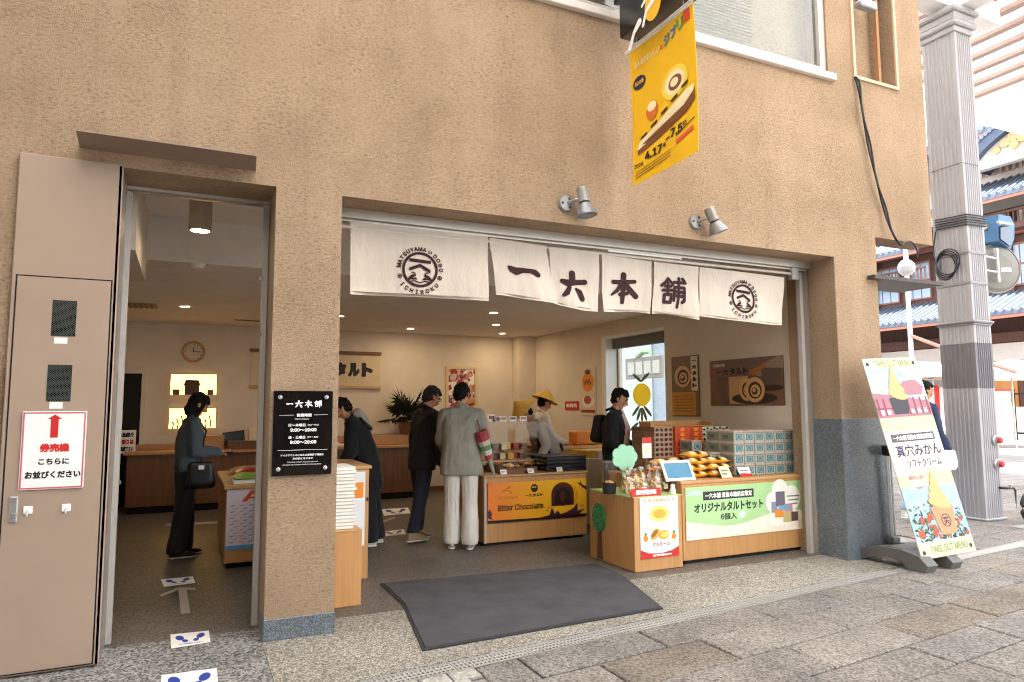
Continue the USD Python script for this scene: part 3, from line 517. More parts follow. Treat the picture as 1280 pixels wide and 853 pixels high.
prt(bn, 'picture', pl_([(.4, .235), (.82, .235), (.76, .1), (.48, .1)]), BF, .0115, plain('print_kraft_cup', '#c08a5c', .5)); prt(bn, 'picture', swirl(.6*BW, .25*BH, .2*BW, .12*BH), BF, .012, CREAMP)
cr = Point(.62*BW, .165*BH).buffer(.085*BW, 12); prt(bn, 'crest', cr.difference(cr.buffer(-.012*BW)), BF, .013, NAVY)
prt(bn, 'crest', union_all([fit(ICHI, .57*BW, .17*BH, .67*BW, .18*BH), fit(glyphs('大', 2), .565*BW, .145*BH, .675*BW, .17*BH)]), BF, .0135, NAVY)
prt(bn, 'label_strip', R4(.1, .565, .9, .605), BF, .006, plain('print_slate', '#4a4750', .5)); prt(bn, 'lettering', fit(glyphs('一六本舗 道後本館前店限定', 2), .13*BW, .572*BH, .87*BW, .598*BH), BF, .0075, PAPER)
prt(bn, 'lettering', fit(glyphs('真穴みかん', 1), .12*BW, .49*BH, .94*BW, .55*BH), BF, .006, NAVY); prt(bn, 'lettering', fit(glyphs('ソフトクリーム', 1), .25*BW, .435*BH, .88*BW, .475*BH), BF, .006, NAVY)
prt(bn, 'badge', affinity.scale(Point(.33*BW, .385*BH).buffer(1, 16), .17*BW, .15*BW), BF, .006, plain('print_blush', '#d9b0a2', .5)); prt(bn, 'lettering', fit(glyphs('果汁たっぷり', 1, size=40), .2*BW, .375*BH, .46*BW, .395*BH), BF, .0075, plain('print_coral', '#b0553f', .5))
for y in (.955, .022): prt(bn, 'lettering', fit(glyphs('TAKE OUT MENU', 1, True), .2*BW, y*BH, .88*BW, (y+.034)*BH), BF, .0075, plain('print_olive_%d' % int(y*100), '#7f854c', .5))
for x in (.07, .93):
    for y in (.03, .97): part(bn, 'eyelet', MB().prism(Point(x*BW, y*BH).buffer(.018, 8), BF, .004, .008), BLACK)
PLG = plain('stand_plastic', '#5b5a56', .5); bb = gr(1135, 702)
fx = Frame((bo+uu*BW*.1)*[1, 1, 0]+[0, .03, 0], (0, 1, 0), (0, 0, 1))
arch = Polygon([(-.02, .0), (.14, .0), (.19, .055), (.34, .075), (.5, .045), (.62, .0), (.68, .0), (.68, .05), (.6, .11), (.42, .155), (.2, .16), (.03, .13), (-.05, .06)])
part(bs, 'base', MB().prism(arch, Frame((bo[0]-.04, bo[1]-.03, 0), (0, 1, 0), (0, 0, 1)), -.0, .14).prism(arch, Frame((bo[0]+.30, bo[1]-.03, 0), (0, 1, 0), (0, 0, 1)), -.0, .14).box((bo[0]-.03, bo[1]+.14, .08), (bo[0]+.4, bo[1]+.36, .165), .03), PLG)
pb = bo+np.array([.02, .44, 0]); pb[2] = .15
part(bs, 'pole', MB().tube([(5.3, -.06, .12), (5.27, -.075, 1.0)], .016), STEEL); part(bs, 'pole', MB().tube([(5.345, -.06, .12), (5.315, -.075, 1.0)], .009), STEEL)
part(bs, 'pole_socket', MB().box((5.26, -.1, .12), (5.37, -.02, .19), .012), PLG); part(bs, 'clamp', MB().box((5.23, -.13, .96), (5.33, -.04, 1.06), .01), BLACK)
part(bs, 'spine', MB().prism(sbox(.46*BW, .03*BH, .5*BW, .97*BH), BF, -.014, -.0045), STEEL)
# ------------------------------------------------------------------ across the square: the old timber bathhouse, lamp, tents
BX = 32.0
DW = mat('dark_timber', '#5a3a30', .6, .25, 3, stretch=(4, 4, .6)); RW = plain('red_timber', '#8d5a4c', .6); WPL = plain('white_plaster_wall', '#c9bfb7', .8); TILE = plain('silver_roof_tile', '#5f6877', .45, var=.2, scale=3); TILED = plain('dark_roof_tile', '#3d485c', .45, var=.2, scale=3); COP = plain('copper_green_roof', '#7fae9c', .6); PANE = plain('sky_glass', '#93a9bf', .1, spec=.8); ORW = wood('orange_boards', '#c98f4e', '#b3763a'); LAT = plain('lattice_buff', '#c7ab98', .7); CONC = plain('grey_stone_wall', '#a19d98', .8, var=.15)
bath = thing('bathhouse', 'old three storey timber bathhouse with tiled gables across the square', 'building')
Y0, Y1 = 7.0, 28.0
part(bath, 'wall', MB().box((BX+1.2, Y0, 0), (BX+9, Y1, 4.6)), ORW); part(bath, 'wall', MB().box((BX+1.6, Y0, 4.6), (BX+9, Y1, 10.6)), DW); part(bath, 'wall', MB().box((BX+2.2, Y0, 10.6), (BX+9, Y1, 14.2)), WPL)
part(bath, 'boundary_wall', MB().box((BX-.8, Y0, 0), (BX-.5, 17.5, 1.35)), CONC)
def roofslope(nm, y0, y1, x0, z0, x1, z1, m, rib=.34):
    P = MB(); P.prism(Polygon([(x0, z0), (x1, z1), (x1, z1-.16), (x0+.02, z0-.16)]), Frame((0, y1, 0), (1, 0, 0), (0, 0, 1)), 0, y1-y0); r = part(bath, nm, P, m); t = MB()
    y = y0+.1
    while y < y1: t.tube([(x0-.03, y, z0+.02), (x1, y, z1+.03)], .07, 6); y += rib
    tg = part(r, 'tile_ridges', t, m); tg.SetCustomDataByKey('kind', 'stuff')
    part(r, 'eave_board', MB().box((x0+.03, y0, z0-.3), (x0+.12, y1, z0-.165)), RW)
    f = MB(); y = y0+.1
    while y < y1: f.prism(Polygon([(x0+.13, z0-.28), (x1, z1-.3), (x1, z1-.18), (x0+.13, z0-.18)]), Frame((0, y+.08, 0), (1, 0, 0), (0, 0, 1)), 0, .08); y += .45
    q = part(r, 'rafters', f, DW); q.SetCustomDataByKey('kind', 'stuff')
roofslope('roof', Y0, Y1, BX-.9, 5.5, BX+1.7, 6.7, TILE); roofslope('roof', Y0, 17.5, BX-.2, 10.9, BX+2.4, 12.3, TILE); roofslope('roof', 17.5, Y1, BX-.2, 9.3, BX+2.0, 10.3, TILE)
roofslope('roof', Y0, Y1, BX+.4, 14.3, BX+5, 17.4, TILE)
# storey windows, posts, balcony rails
for y in np.arange(Y0+.5, Y1-1.5, 1.75):
    z0, z1 = (6.9, 8.9)
    w = part(bath, 'window', MB().box((BX+1.52, y, z0), (BX+1.598, y+1.5, z1)), RW)
    for i in range(3):
        for j in range(2): part(w, 'pane', MB().box((BX+1.5, y+.06+.48*i, z0+.08+.95*j), (BX+1.519, y+.48+.48*i, z0+.93+.95*j)), PANE)
for y in np.arange(Y0+.3, Y1, 1.75): part(bath, 'plaster_panel', MB().box((BX+1.53, y-.25, 9.52), (BX+1.597, y+1.2, 10.4)), WPL)
for y in np.arange(Y0, Y1, 1.75): part(bath, 'post', MB().box((BX+1.35, y, 6.6), (BX+1.5, y+.15, 10.5)), DW)
part(bath, 'frieze_beam', MB().box((BX+1.1, Y0, 9.25), (BX+1.34, Y1, 9.5)), RW)
def rail(y0, y1, x, z):
    r = part(bath, 'balcony_rail', MB().box((x, y0, z+.62), (x+.1, y1, z+.72)).box((x, y0, z), (x+.1, y1, z+.1)), DW); b = MB(); y = y0
    while y < y1: b.box((x+.03, y, z+.1), (x+.07, y+.06, z+.62)); y += .2
    part(r, 'balusters', b, DW).SetCustomDataByKey('kind', 'stuff')
rail(Y0, 17.4, BX+.6, 9.55); rail(17.6, Y1, BX+.5, 7.7)
part(bath, 'balcony_floor', MB().box((BX+.45, Y0, 9.35), (BX+1.6, 17.5, 9.53)), DW)
part(bath, 'under_eave_beam', MB().box((BX+1.0, Y0, 4.3), (BX+1.19, Y1, 4.75)), DW)
for y in np.arange(Y0+.4, Y1, 2.1):
    part(bath, 'ground_post', MB().box((BX+1.0, y, 0), (BX+1.18, y+.18, 4.3)), DW)
    s = part(bath, 'shutter', MB().box((BX+1.08, y+.3, .3), (BX+1.16, y+1.0, 3.9)), ORW); 
    part(bath, 'transom', MB().box((BX+1.02, y+.2, 3.3), (BX+1.12, y+2.05, 3.42)), DW)
part(bath, 'white_panel', MB().box((BX+.98, Y0, 3.45), (BX+1.01, Y1, 4.25)), WPL)
# lattice frieze and the curved gable
lt = MB()
for y in np.arange(Y0, 18.5, .3): lt.box((BX+1.95, y, 12.5), (BX+2.05, y+.13, 13.5))
part(bath, 'lattice', lt, LAT).SetCustomDataByKey('kind', 'stuff')
gy = 12.95; gz0 = 12.75
th = np.linspace(-1, 1, 21); curve = lambda t: 1.15*(1-abs(t)**1.25)-.15*np.cos(t*math.pi)**2*(abs(t) > .5)
outer = [(t*2.3, curve(t)+.3) for t in th]; inner = [(t*2.0, curve(t)-.16) for t in th[::-1]]
GF = Frame((BX+.2, gy, gz0), (0, -1, 0), (0, 0, 1))
g_ = part(bath, 'gable', MB().prism(Polygon(outer+inner), GF, -1.6, .25), TILED)
part(g_, 'gable_face', MB().prism(Polygon([(t*2.0, curve(t)-.14) for t in th]+[(2.0, -.4), (-2.0, -.4)]), GF, -.5, -.1), WPL)
part(g_, 'carving', MB().prism(union_all([Point(x, y).buffer(r, 8) for x, y, r in ((0, .7, .24), (-.35, .5, .2), (.35, .5, .2), (-.75, .28, .16), (.75, .28, .16), (0, .3, .2))]), GF, -.1, .04), plain('gilded_wood', '#b39a6a', .5))
for t in np.linspace(-1, 1, 26): part(g_, 'gable_tile', MB().tube([tuple(GF(np.array([t*2.3]), np.array([curve(t)+.36]), np.array([d]))[0]) for d in (.3, -1.6)], .11, 6), TILE)
roofslope('roof', 14.6, Y1, BX+.9, 13.9, BX+3.2, 15.2, TILED)
roofslope('porch_roof', 20.5, Y1+4, BX-5.2, 3.9, BX-2.6, 4.6, COP); 
for y in (20.8, 23.6, 26.4, 29.2): part(bath, 'porch_post', MB().box((BX-4.6, y, 0), (BX-4.4, y+.2, 3.8)), DW)
part(bath, 'porch_wall', MB().box((BX-2.7, 20.5, 0), (BX-2.5, Y1+4, 3.9)), WPL)
# lamp post with a white globe
lq = gr(1133, 560); lp = thing('globe_lamp_post', 'pale street lamp post with a white globe seen under the overhang', 'street lamp', (14.2, 7.3, 0))
lt0 = sx(1133, 335, 14.2); lp.GetAttribute('xformOp:translate').Set(Gf.Vec3d(14.2, float(lt0[1]), 0))
part(lp, 'post', MB().tube([(0, 0, 0), (0, 0, 6.5)], .05, 10), plain('pale_pole', '#d9c9c2', .5)); part(lp, 'globe', MB().lathe([(0, -.2), (.1, -.17), (.17, -.09), (.19, 0), (.17, .09), (.1, .17), (0, .2)], (.0, -.0, lt0[2])), plain('globe_white', '#9fa2a3', .4))
part(lp, 'strut', MB().tube([(0, 0, 3.05), (.0, -1.2, 2.5), (0, -2.2, 2.1)], .04), plain('copper_pipe', '#b98a77', .5))
# white tent, parasol, vending banner, iron fence and kiosk on the square
ten = thing('white_tent', 'white sided stall tent across the street behind the leaning banner', 'tent', (22.3, 11.6, 0))
part(ten, 'side_panel', MB().box((0, -1.9, .1), (.06, 2.1, 2.35)), plain('tent_fabric', '#e9e6e2', .7)); part(ten, 'canopy', MB().prism(Polygon([(-2.1, 2.4), (2.3, 2.4), (1.2, 2.9), (-1.0, 2.9)]), Frame((.1, 0, 0), (0, 1, 0), (0, 0, 1)), -2.2, .2), plain('tent_top', '#efedea', .7))
part(ten, 'board', MB().box((-.1, -1.8, 2.05), (-.03, 1.5, 2.3)), plain('tent_lettering_board', '#8d857d', .6))
vb = thing('red_stall_banner', 'red and white stall banner standing left of the arcade column', 'banner', tuple(gr(1179, 560)*[1, 1, 0]))
z = 1.9; part(vb, 'cloth', MB().box((-.3, -.02, .95), (.3, .02, 2.1)), RED); part(vb, 'cloth', MB().box((-.3, -.022, .2), (.3, .022, .93)), plain('banner_coral', '#d9543c', .6)); part(vb, 'pole', MB().tube([(-.33, 0, 0), (-.33, 0, 2.3)], .02), STEEL); part(vb, 'crossbar', MB().tube([(-.33, 0, 2.13), (.3, 0, 2.13)], .012), STEEL)
pr = thing('white_parasol', 'white market parasol right of the arcade column', 'parasol', (24.4, 9.4, 0))
part(pr, 'canopy', MB().lathe([(0, 3.0), (.6, 2.86), (1.5, 2.42), (1.52, 2.3), (1.49, 2.3), (.6, 2.8), (0, 2.94)], (0, 0, 0)), plain('parasol_cloth', '#ece9e4', .7)); part(pr, 'pole', MB().tube([(0, 0, 0), (0, 0, 2.95)], .03), STEEL)
fe = thing('iron_fence', 'low black iron fence in front of the bathhouse wall', 'fence')
part(fe, 'rail', MB().box((BX-2.0, Y0, 1.85), (BX-1.93, 15.2, 1.92)).box((BX-2.0, Y0, .25), (BX-1.93, 15.2, .32)), BLACK)
for y in np.arange(Y0, 15.2, .42): part(fe, 'bar', MB().box((BX-1.985, y, 0), (BX-1.945, y+.04, 2.1)), BLACK)
ks = thing('cream_kiosk', 'small cream vending kiosk standing on the square right of the column', 'kiosk', tuple(gr(1248, 552)*[1, 1, 0]))
part(ks, 'cabinet', MB().box((-.35, -.3, 0), (.5, .3, 2.0), .02), plain('kiosk_cream', '#e3cdb8', .5)); part(ks, 'panel', MB().box((-.3, -.32, 1.0), (.42, -.302, 1.85)), plain('kiosk_white', '#f0ebe6', .5)); part(ks, 'top', MB().box((-.4, -.34, 2.003), (.55, .34, 2.06)), RED)
# street beyond the shop's side window: pale building, signboard
ob = thing('pale_building', 'blue grey building across the side street seen through the shop window', 'building')
OBW = plain('blue_grey_render', '#7d858f', .8, var=.1); part(ob, 'wall', MB().box((16, 16, 0), (24, 24, 8)), OBW); part(ob, 'wall', MB().box((14.2, 18.0, 0), (15.9, 24, 8)), OBW)
for i in range(5):
    w = part(ob, 'window', MB().box((16.2+1.5*i, 15.93, 2.9), (17.3+1.5*i, 15.99, 4.6)), plain('shade_glass_%d' % i, '#3b4653', .15)); part(w, 'sill', MB().box((16.1+1.5*i, 15.85, 2.8), (17.4+1.5*i, 15.925, 2.89)), CONC)
part(ob, 'awning', MB().box((15.5, 15.2, 2.55), (24, 15.95, 2.7)), TILED); part(ob, 'blue_net', MB().box((16, 15.6, .2), (22, 15.64, 1.9)), mat('blue_lattice', '#3f6aa8', .6, col2='#8fa9c8', scale=9, stretch=(1, 1, 1)))
# ------------------------------------------------------------------ things on the front wall
def spotlamp(px, py, tilt, lab, outdir):
    b = fa(px, py, 0); t = thing('wall_spotlight', lab, 'spotlight', tuple(b), group='silver spotlights above the shop front'); UsdGeom.Xformable(t).AddScaleOp().Set(Gf.Vec3f(.86, .86, .86))
    WG = plain('spot_white_metal_%d' % int(tilt), '#8f8d89', .35, var=.15, scale=14, metal=.35)
    part(t, 'wall_plate', MB().lathe([(0, 0), (.075, 0), (.08, .012), (.07, .03), (0, .034)], (0, 0, 0), 'y'), WG)
    for i in range(3):
        a = 1.1+2.1*i; part(t, 'screw', MB().lathe([(0, .033), (.011, .033), (.009, .04), (0, .04)], (.048*math.cos(a), 0, .048*math.sin(a)), 'y'), BLACK)
    ax = np.array([math.sin(math.radians(tilt))*outdir, -.12, -1.0]); ax /= np.linalg.norm(ax); c = np.array([.12, -.13, .015])
    part(t, 'arm', MB().tube([(.01, -.03, 0), (.05, -.09, .02), tuple(c)], .017, 8), WG)
    T = trimesh.geometry.align_vectors([0, 0, 1], ax)[:3, :3]
    def la(pr): m = trimesh.creation.revolve(np.array(pr), sections=22); return (np.array(m.vertices)@T.T+c, m.faces)
    part(t, 'lamp_holder', la([(0, -.12), (.045, -.12), (.052, -.11), (.053, .02), (0, .02)]), WG, smooth=40)
    part(t, 'neck', la([(0, .02), (.044, .021), (.044, .036), (0, .036)]), BLACK)
    r = part(t, 'reflector', la([(.03, .036), (.056, .038), (.066, .06), (.095, .125), (.1, .15), (.094, .152), (.085, .13), (.05, .08), (0, .07)]), plain('spot_grey_%d' % int(tilt), '#85868a', .35, metal=.4), smooth=40)
    part(r, 'lens', la([(0, .14), (.09, .14), (.09, .146), (0, .15)]), plain('spot_lens_%d' % int(tilt), '#55585c', .15))
spotlamp(707, 255, 6, 'left of the two silver spotlights, nearer the yellow hanging banner', 1)
spotlamp(869, 278, 24, 'right of the two silver spotlights, tilted to the right', 1)
# projecting sign and its hanging banner
SXP = 2.27
s0 = sx(785, 68, SXP); s1 = sx(862, 2, SXP); s2 = sx(875, 183, SXP); s3 = sx(797, 229, SXP)
zt, zb = (s0[2]+s1[2])/2, (s2[2]+s3[2])/2; yw, yo = s0[1]-.02, (s1[1]+s2[1])/2
sg = thing('projecting_sign', 'black box sign with a yellow emblem projecting from the upper wall', 'sign')
part(sg, 'box', MB().box((SXP-.11, yo-.0, zt+.07), (SXP+.11, yw-.02, zt+1.5), .012), plain('sign_black', '#171312', .3, coat=.3))
part(sg, 'bracket', MB().box((SXP-.02, yw-.02, zt+.5), (SXP+.02, -.001, zt+.56)).box((SXP-.02, yw-.02, zt+1.2), (SXP+.02, -.001, zt+1.26)), BLACK)
EF = Frame((SXP-.112, yw, zt), (0, -1, 0), (0, 0, 1)); wy = yw-yo
ec = sx(816, 6, SXP-.112); ex, ez = yw-ec[1], ec[2]-zt; lg = affinity.scale(Point(ex, ez).buffer(1, 20), .1, .12)
part(sg, 'emblem', MB().flat(lg, EF, .002), YELLOW)
part(sg, 'emblem_strokes', MB().flat(union_all([brush([[(ex-.3, ez-.2, .022), (ex-.24, ez-.1, .02), (ex-.17, ez-.05, .03)]]), brush([[(ex-.12, ez-.1, .018), (ex-.08, ez-.01, .014), (ex+.02, ez+.04, .026)]]), brush([[(ex-.13, ez+.06, .014), (ex-.06, ez+.1, .018), (ex+.04, ez+.12, .014)]])]), EF, .004), WHITE)
hb = thing('hanging_banner', 'yellow exhibition banner hanging under the black projecting sign', 'banner')
hw, hh = abs(yo-yw), zt-zb
def hang(a, b, d):                              # slightly bowed cloth in the plane x = const; a towards the street, b up
    a, b, d = np.asarray(a), np.asarray(b), np.asarray(d); s = .018*np.sin(b/hh*2.6+.5)+.012*np.sin(a/hw*3.0)
    return np.stack([SXP+s-d, yw-a, zb+b-.02*(1-a/hw)*(1-b/hh)], 1)
def clothgrid(fn, x0, x1, y0, y1, nx=14, ny=20, th=.003, edge=None):
    X, Y = np.meshgrid(np.linspace(x0, x1, nx), np.linspace(y0, y1, ny), indexing='ij'); P = fn(X.ravel(), Y.ravel(), np.zeros(X.size)).reshape(nx, ny, 3); Q = fn(X.ravel(), Y.ravel(), np.full(X.size, -th)).reshape(nx, ny, 3)
    m = MB().quadgrid(P).quadgrid(Q[::-1])
    for A, B in ((P[0], Q[0]), (Q[-1], P[-1]), (Q[:, 0], P[:, 0]), (P[:, -1], Q[:, -1])): m.quadgrid(np.stack([A, B]))
    return m
def dense(g, step): return g.segmentize(step)
BY = mat('banner_yellow', '#f0b90f', .55, .05, 4)
hbn = part(hb, 'cloth', clothgrid(hang, 0, hw, 0, hh), BY, smooth=60)
def hp(nm, g, d, m): return part(hbn, nm, MB().flat(dense(affinity.scale(g, hw, hh, origin=(0, 0)), .04), hang, d), m)
CREAMY = plain('print_sponge', '#f3e3b4', .6); BROWNP = plain('print_cocoa', '#7c4a24', .6); DKP = plain('print_dark', '#3a2a1a', .6)
for i, (c, m) in enumerate(zip('ジブリ展', (plain('print_teal', '#2f7f8c', .6), plain('print_blue2', '#3c79a8', .6), plain('print_leafgreen', '#5a9440', .6), plain('print_scarlet', '#d1452c', .6)))):
    hp('lettering', fit(glyphs(c, 3), .55+.1*i, .845+.018*i, .64+.105*i, .925+.018*i), .006, m)
hp('lettering', fit(glyphs('と', 2), .49, .845, .54, .88), .006, RED)
hp('lettering', fit(glyphs('みんなのおいしい', 1), .08, .84, .47, .89), .006, CREAMY)
hp('badge', affinity.scale(Point(.14, .725).buffer(1, 18), .1, .048), .006, NAVY); hp('lettering', fit(glyphs('松山会場', 2), .07, .708, .21, .742), .0075, YELLOW)
# plain roll cake in place of the cartoon figures
hp('picture', Polygon([(.08, .245), (.2, .285), (.6, .335), (.9, .41), (.97, .44), (.97, .36), (.85, .31), (.4, .24), (.09, .2)]), .0055, BROWNP)
hp('picture', Polygon([(.08, .25), (.12, .29), (.45, .36), (.86, .46), (.97, .46), (.95, .42), (.8, .36), (.4, .285), (.09, .235)]), .0065, CREAMY)
for i, x in enumerate((.14, .3, .46, .62, .78)): hp('picture', Polygon([(x, .3+.045*i), (x+.1, .318+.045*i), (x+.1, .338+.045*i), (x, .318+.045*i)]), .0078, DKP)
hp('picture', affinity.scale(Point(.68, .56).buffer(1, 20), .2, .11), .0055, plain('print_pale_yellow', '#f7d34a', .6)); hp('picture', affinity.scale(Point(.68, .56).buffer(1, 20), .15, .08), .0065, CREAMY); hp('picture', affinity.scale(Point(.69, .555).buffer(1, 20), .1, .05), .0075, BROWNP); hp('picture', affinity.scale(Point(.68, .56).buffer(1, 20), .06, .03), .0085, CREAMY)
hp('picture', affinity.scale(Point(.32, .47).buffer(1, 16), .09, .07), .0055, plain('print_amber', '#d9702a', .6)); hp('picture', affinity.scale(Point(.32, .5).buffer(1, 16), .07, .035), .0065, CREAMY)
hp('lettering', fit(glyphs('4.17', 3, True), .2, .135, .47, .195), .006, INK); hp('lettering', fit(glyphs('7.5', 3, True), .6, .195, .78, .255), .006, INK); hp('lettering', fit(glyphs('2026', 2, True), .03, .112, .17, .142), .006, INK)
hp('lettering', fit(glyphs('金', 2), .48, .16, .53, .19), .006, INK); hp('lettering', fit(glyphs('日', 2), .79, .225, .84, .255), .006, INK); hp('lettering', brush([[(.53, .2, .006), (.58, .21, .006)]]), .006, INK)
for k in range(3): hp('lettering', Polygon([(.05, .075-.02*k), (.6, .115-.02*k), (.6, .121-.02*k), (.05, .081-.02*k)]), .006, BROWNP)
hp('label_strip', Polygon([(.68, .13), (.94, .165), (.94, .195), (.68, .16)]), .006, plain('print_light_red', '#e05a3c', .6)); hp('label_strip', Polygon([(.68, .185), (.96, .235), (.96, .243), (.68, .193)]), .006, INK)
hp('border_strip', sbox(.0, .985, 1, 1), .004, WHITE)
part(hb, 'rod', MB().tube([(SXP, yw+.06, zt+.012), (SXP, yo-.03, zt+.012)], .011), WHITE); part(hb, 'hook', MB().tube([(SXP, yw-.1, zt+.012), (SXP, yw-.1, zt+.08)], .005), STEEL); part(hb, 'hook', MB().tube([(SXP, yo+.1, zt+.012), (SXP, yo+.1, zt+.08)], .005), STEEL)

# metal cabinet left of the doorway
cab = thing('pipe_cabinet', 'tall beige metal cabinet door with two small wired windows', 'cabinet')
tl, tr = fa(25, 190, -.03), fa(157, 207, -.03); cx0, cx1, cz1 = tl[0], tr[0]-.01, (tl[2]+tr[2])/2
part(cab, 'casing', MB().box((cx0, -.03, .012), (cx1, -.001, cz1), .004), BEIGE)
dq0, dq1 = fa(22, 346, -.03), fa(139, 351, -.03); dx0, dx1, dz1 = dq0[0]+.0, dq1[0], (dq0[2]+dq1[2])/2; dz0 = fa(112, 829, -.03)[2]
part(cab, 'shadow_gap', MB().box((dx0-.008, -.0315, dz0-.008), (dx1+.008, -.0295, dz1+.008)), DARK)
door = part(cab, 'door', MB().box((dx0, -.036, dz0), (dx1, -.0317, dz1), .002), BEIGE)
WIRED = mat('wired_glass', '#1d201f', .15, .4, 5, spec=.35)
for (a, b), nm in ((((66, 375), (94, 421)), 0), (((60, 456), (88, 502)), 1)):
    q0, q1 = fa(*a, -.037), fa(*b, -.037); w = part(door, 'window', MB().box((q0[0], -.0375, q1[2]), (q1[0], -.0362, q0[2])), WIRED)
    g = MB(); W_, H_ = q1[0]-q0[0], q0[2]-q1[2]
    for i in range(-30, 26):
        for sgn in (1, -1):
            ln = LineString([(i*.013, 0), (i*.013+sgn*H_, H_)] if sgn > 0 else [(i*.013+H_, 0), (i*.013, H_)]).buffer(.0007).intersection(sbox(0, 0, W_, H_)); g.flat(ln, wallframe(q0[0], -.0376, q1[2]), .0004)
    part(cab, 'wire_mesh', g, plain('mesh_wire_%d' % nm, '#5f635f', .4)); lb0, lb1 = fa(a[0]+2, b[1]+1, -.037), fa(a[0]+18, b[1]+9, -.037); part(cab, 'label_sticker', MB().box((lb0[0], -.0385, lb1[2]), (lb1[0], -.0365, lb0[2])), PAPER)
q = fa(17, 637, -.037); part(door, 'handle', MB().box((q[0]-.02, -.05, q[2]-.07), (q[0]+.02, -.0365, q[2]+.07), .006), STEEL)
part(door, 'keyhole', MB().box((q[0]-.01, -.052, q[2]-.05), (q[0]+.012, -.0501, q[2]-.02), .001), CHROME)
for (px, py), lb in (((35, 638), 'left of the two white hooks under the red arrow notice'), ((83, 635), 'right of the two white hooks under the red arrow notice')):
    q = fa(px, py, -.037); h = thing('adhesive_hook', lb, 'hook', tuple(q), group='white hooks on the cabinet door'); part(h, 'pad', MB().box((-.022, -.008, -.02), (.022, .0, .022), .004), WHITE); part(h, 'hook', MB().tube([(0, -.008, -.0), (0, -.02, -.02), (0, -.03, -.03), (0, -.034, -.02)], .005, 6), plain('hook_grey', '#b9b9b9', .3))
n0, n1, n2 = fa(28, 515, -.045), fa(109, 514, -.045), fa(23, 614, -.045); nb = fa(104, 609, -.045)
nx0, nx1, nz0, nz1 = (n0[0]+n2[0])/2, (n1[0]+nb[0])/2, (n2[2]+nb[2])/2, (n0[2]+n1[2])/2; NW, NH = nx1-nx0, nz1-nz0
nt = thing('queue_notice', 'white notice with a red upward arrow on the beige cabinet', 'notice')
part(nt, 'board', MB().box((nx0, -.05, nz0), (nx1, -.0375, nz1), .003), WHITE); NF = wallframe(nx0, -.05, nz0)
part(nt, 'border', MB().flat(sbox(.004, .004, NW-.004, NH-.004).difference(sbox(.012, .012, NW-.012, NH-.012)), NF, .0008), plain('notice_edge_red', '#c8606a', .5))
part(nt, 'arrow', MB().flat(Polygon([(.44*NW, .66*NH), (.56*NW, .66*NH), (.56*NW, .9*NH), (.615*NW, .9*NH), (.5*NW, .96*NH), (.385*NW, .9*NH), (.44*NW, .9*NH)]), NF, .0012), RED)
part(nt, 'lettering', MB().flat(fit(glyphs('券売機', 4), .29*NW, .475*NH, .75*NW, .585*NH), NF, .0012), RED); part(nt, 'lettering', MB().flat(fit(glyphs('こちらに', 3), .28*NW, .315*NH, .76*NW, .395*NH), NF, .0012), INK); part(nt, 'lettering', MB().flat(fit(glyphs('お並びください', 3), .09*NW, .14*NH, .95*NW, .235*NH), NF, .0012), INK)
q = fa(8, 465, -.02); lpn = thing('lower_panel', 'low beige metal panel at the left edge beside the cabinet', 'panel'); part(lpn, 'casing', MB().box((-3.2, -.025, .02), (cx0-.03, -.001, q[2]), .004), BEIGE); part(lpn, 'rim', MB().box((-3.2, -.03, q[2]-.03), (cx0-.03, -.0255, q[2]-.0)), BEIGED)
# opening hours plaque on the pillar
p0, p1, p2, p3 = fa(341, 490, -.02), fa(418, 488, -.02), fa(340, 596, -.02), fa(417, 592, -.02); px0, px1, pz0, pz1 = (p0[0]+p2[0])/2, (p1[0]+p3[0])/2-.012, (p2[2]+p3[2])/2, (p0[2]+p1[2])/2; PW, PH = px1-px0, pz1-pz0
pq = thing('opening_hours_plaque', 'black glossy opening hours plaque on the stuccoed pillar', 'plaque')
part(pq, 'plate', MB().box((px0, -.022, pz0), (px1, -.014, pz1), .002), mat('plaque_acrylic', '#120d0c', .08, .05, 3, spec=.45)); PF = wallframe(px0, -.022, pz0)
for a in (.11, .89):
    for b in (.075, .925): part(pq, 'stud', MB().lathe([(0, 0), (.014, 0), (.014, .006), (.01, .01), (0, .011)], (px0+a*PW, -.022, pz0+b*PH), 'y'), CHROME); part(pq, 'spacer', MB().lathe([(0, 0), (.008, 0), (.008, .013), (0, .013)], (px0+a*PW, -.0005, pz0+b*PH), 'y'), STEEL)
def pt_(s, x0, y0, x1, y1, b=2, m=None, size=64): part(pq, 'lettering', MB().flat(fit(glyphs(s, b, size=size), x0*PW, y0*PH, x1*PW, y1*PH), PF, .001), m or WHITE)
part(pq, 'lettering', MB().flat(ichiroku(.2*PW, .8*PH, .64*PW, .09*PH), PF, .001), WHITE)
pt_('営業時間', .39, .69, .64, .73); pt_('日～木曜日', .26, .575, .54, .61); pt_('(Sun～Thu)', .58, .58, .76, .605, 1, None, 40); pt_('9:00～19:00', .29, .515, .73, .555, 3); pt_('金・土曜日', .26, .43, .54, .465); pt_('(Fri・Sat)', .58, .435, .76, .46, 1, None, 40); pt_('9:00～20:00', .29, .37, .73, .41, 3)
pt_('Open Hours', .36, .655, .6, .672, 1, None, 40); pt_('テイクアウトのご注文は営業終了時間の', .14, .225, .86, .25, 1, None, 40); pt_('30分前となります', .34, .185, .68, .21, 1, None, 40); pt_('Takeout orders must be placed', .25, .145, .76, .165, 0, None, 40); pt_('at least 30 minutes before closing time', .18, .115, .82, .135, 0, None, 40)
part(pq, 'rule', MB().flat(union_all([sbox(.1*PW, .71*PH, .34*PW, .714*PH), sbox(.68*PW, .71*PH, .92*PW, .714*PH), sbox(.09*PW, .295*PH, .92*PW, .3*PH)]), PF, .001), WHITE)

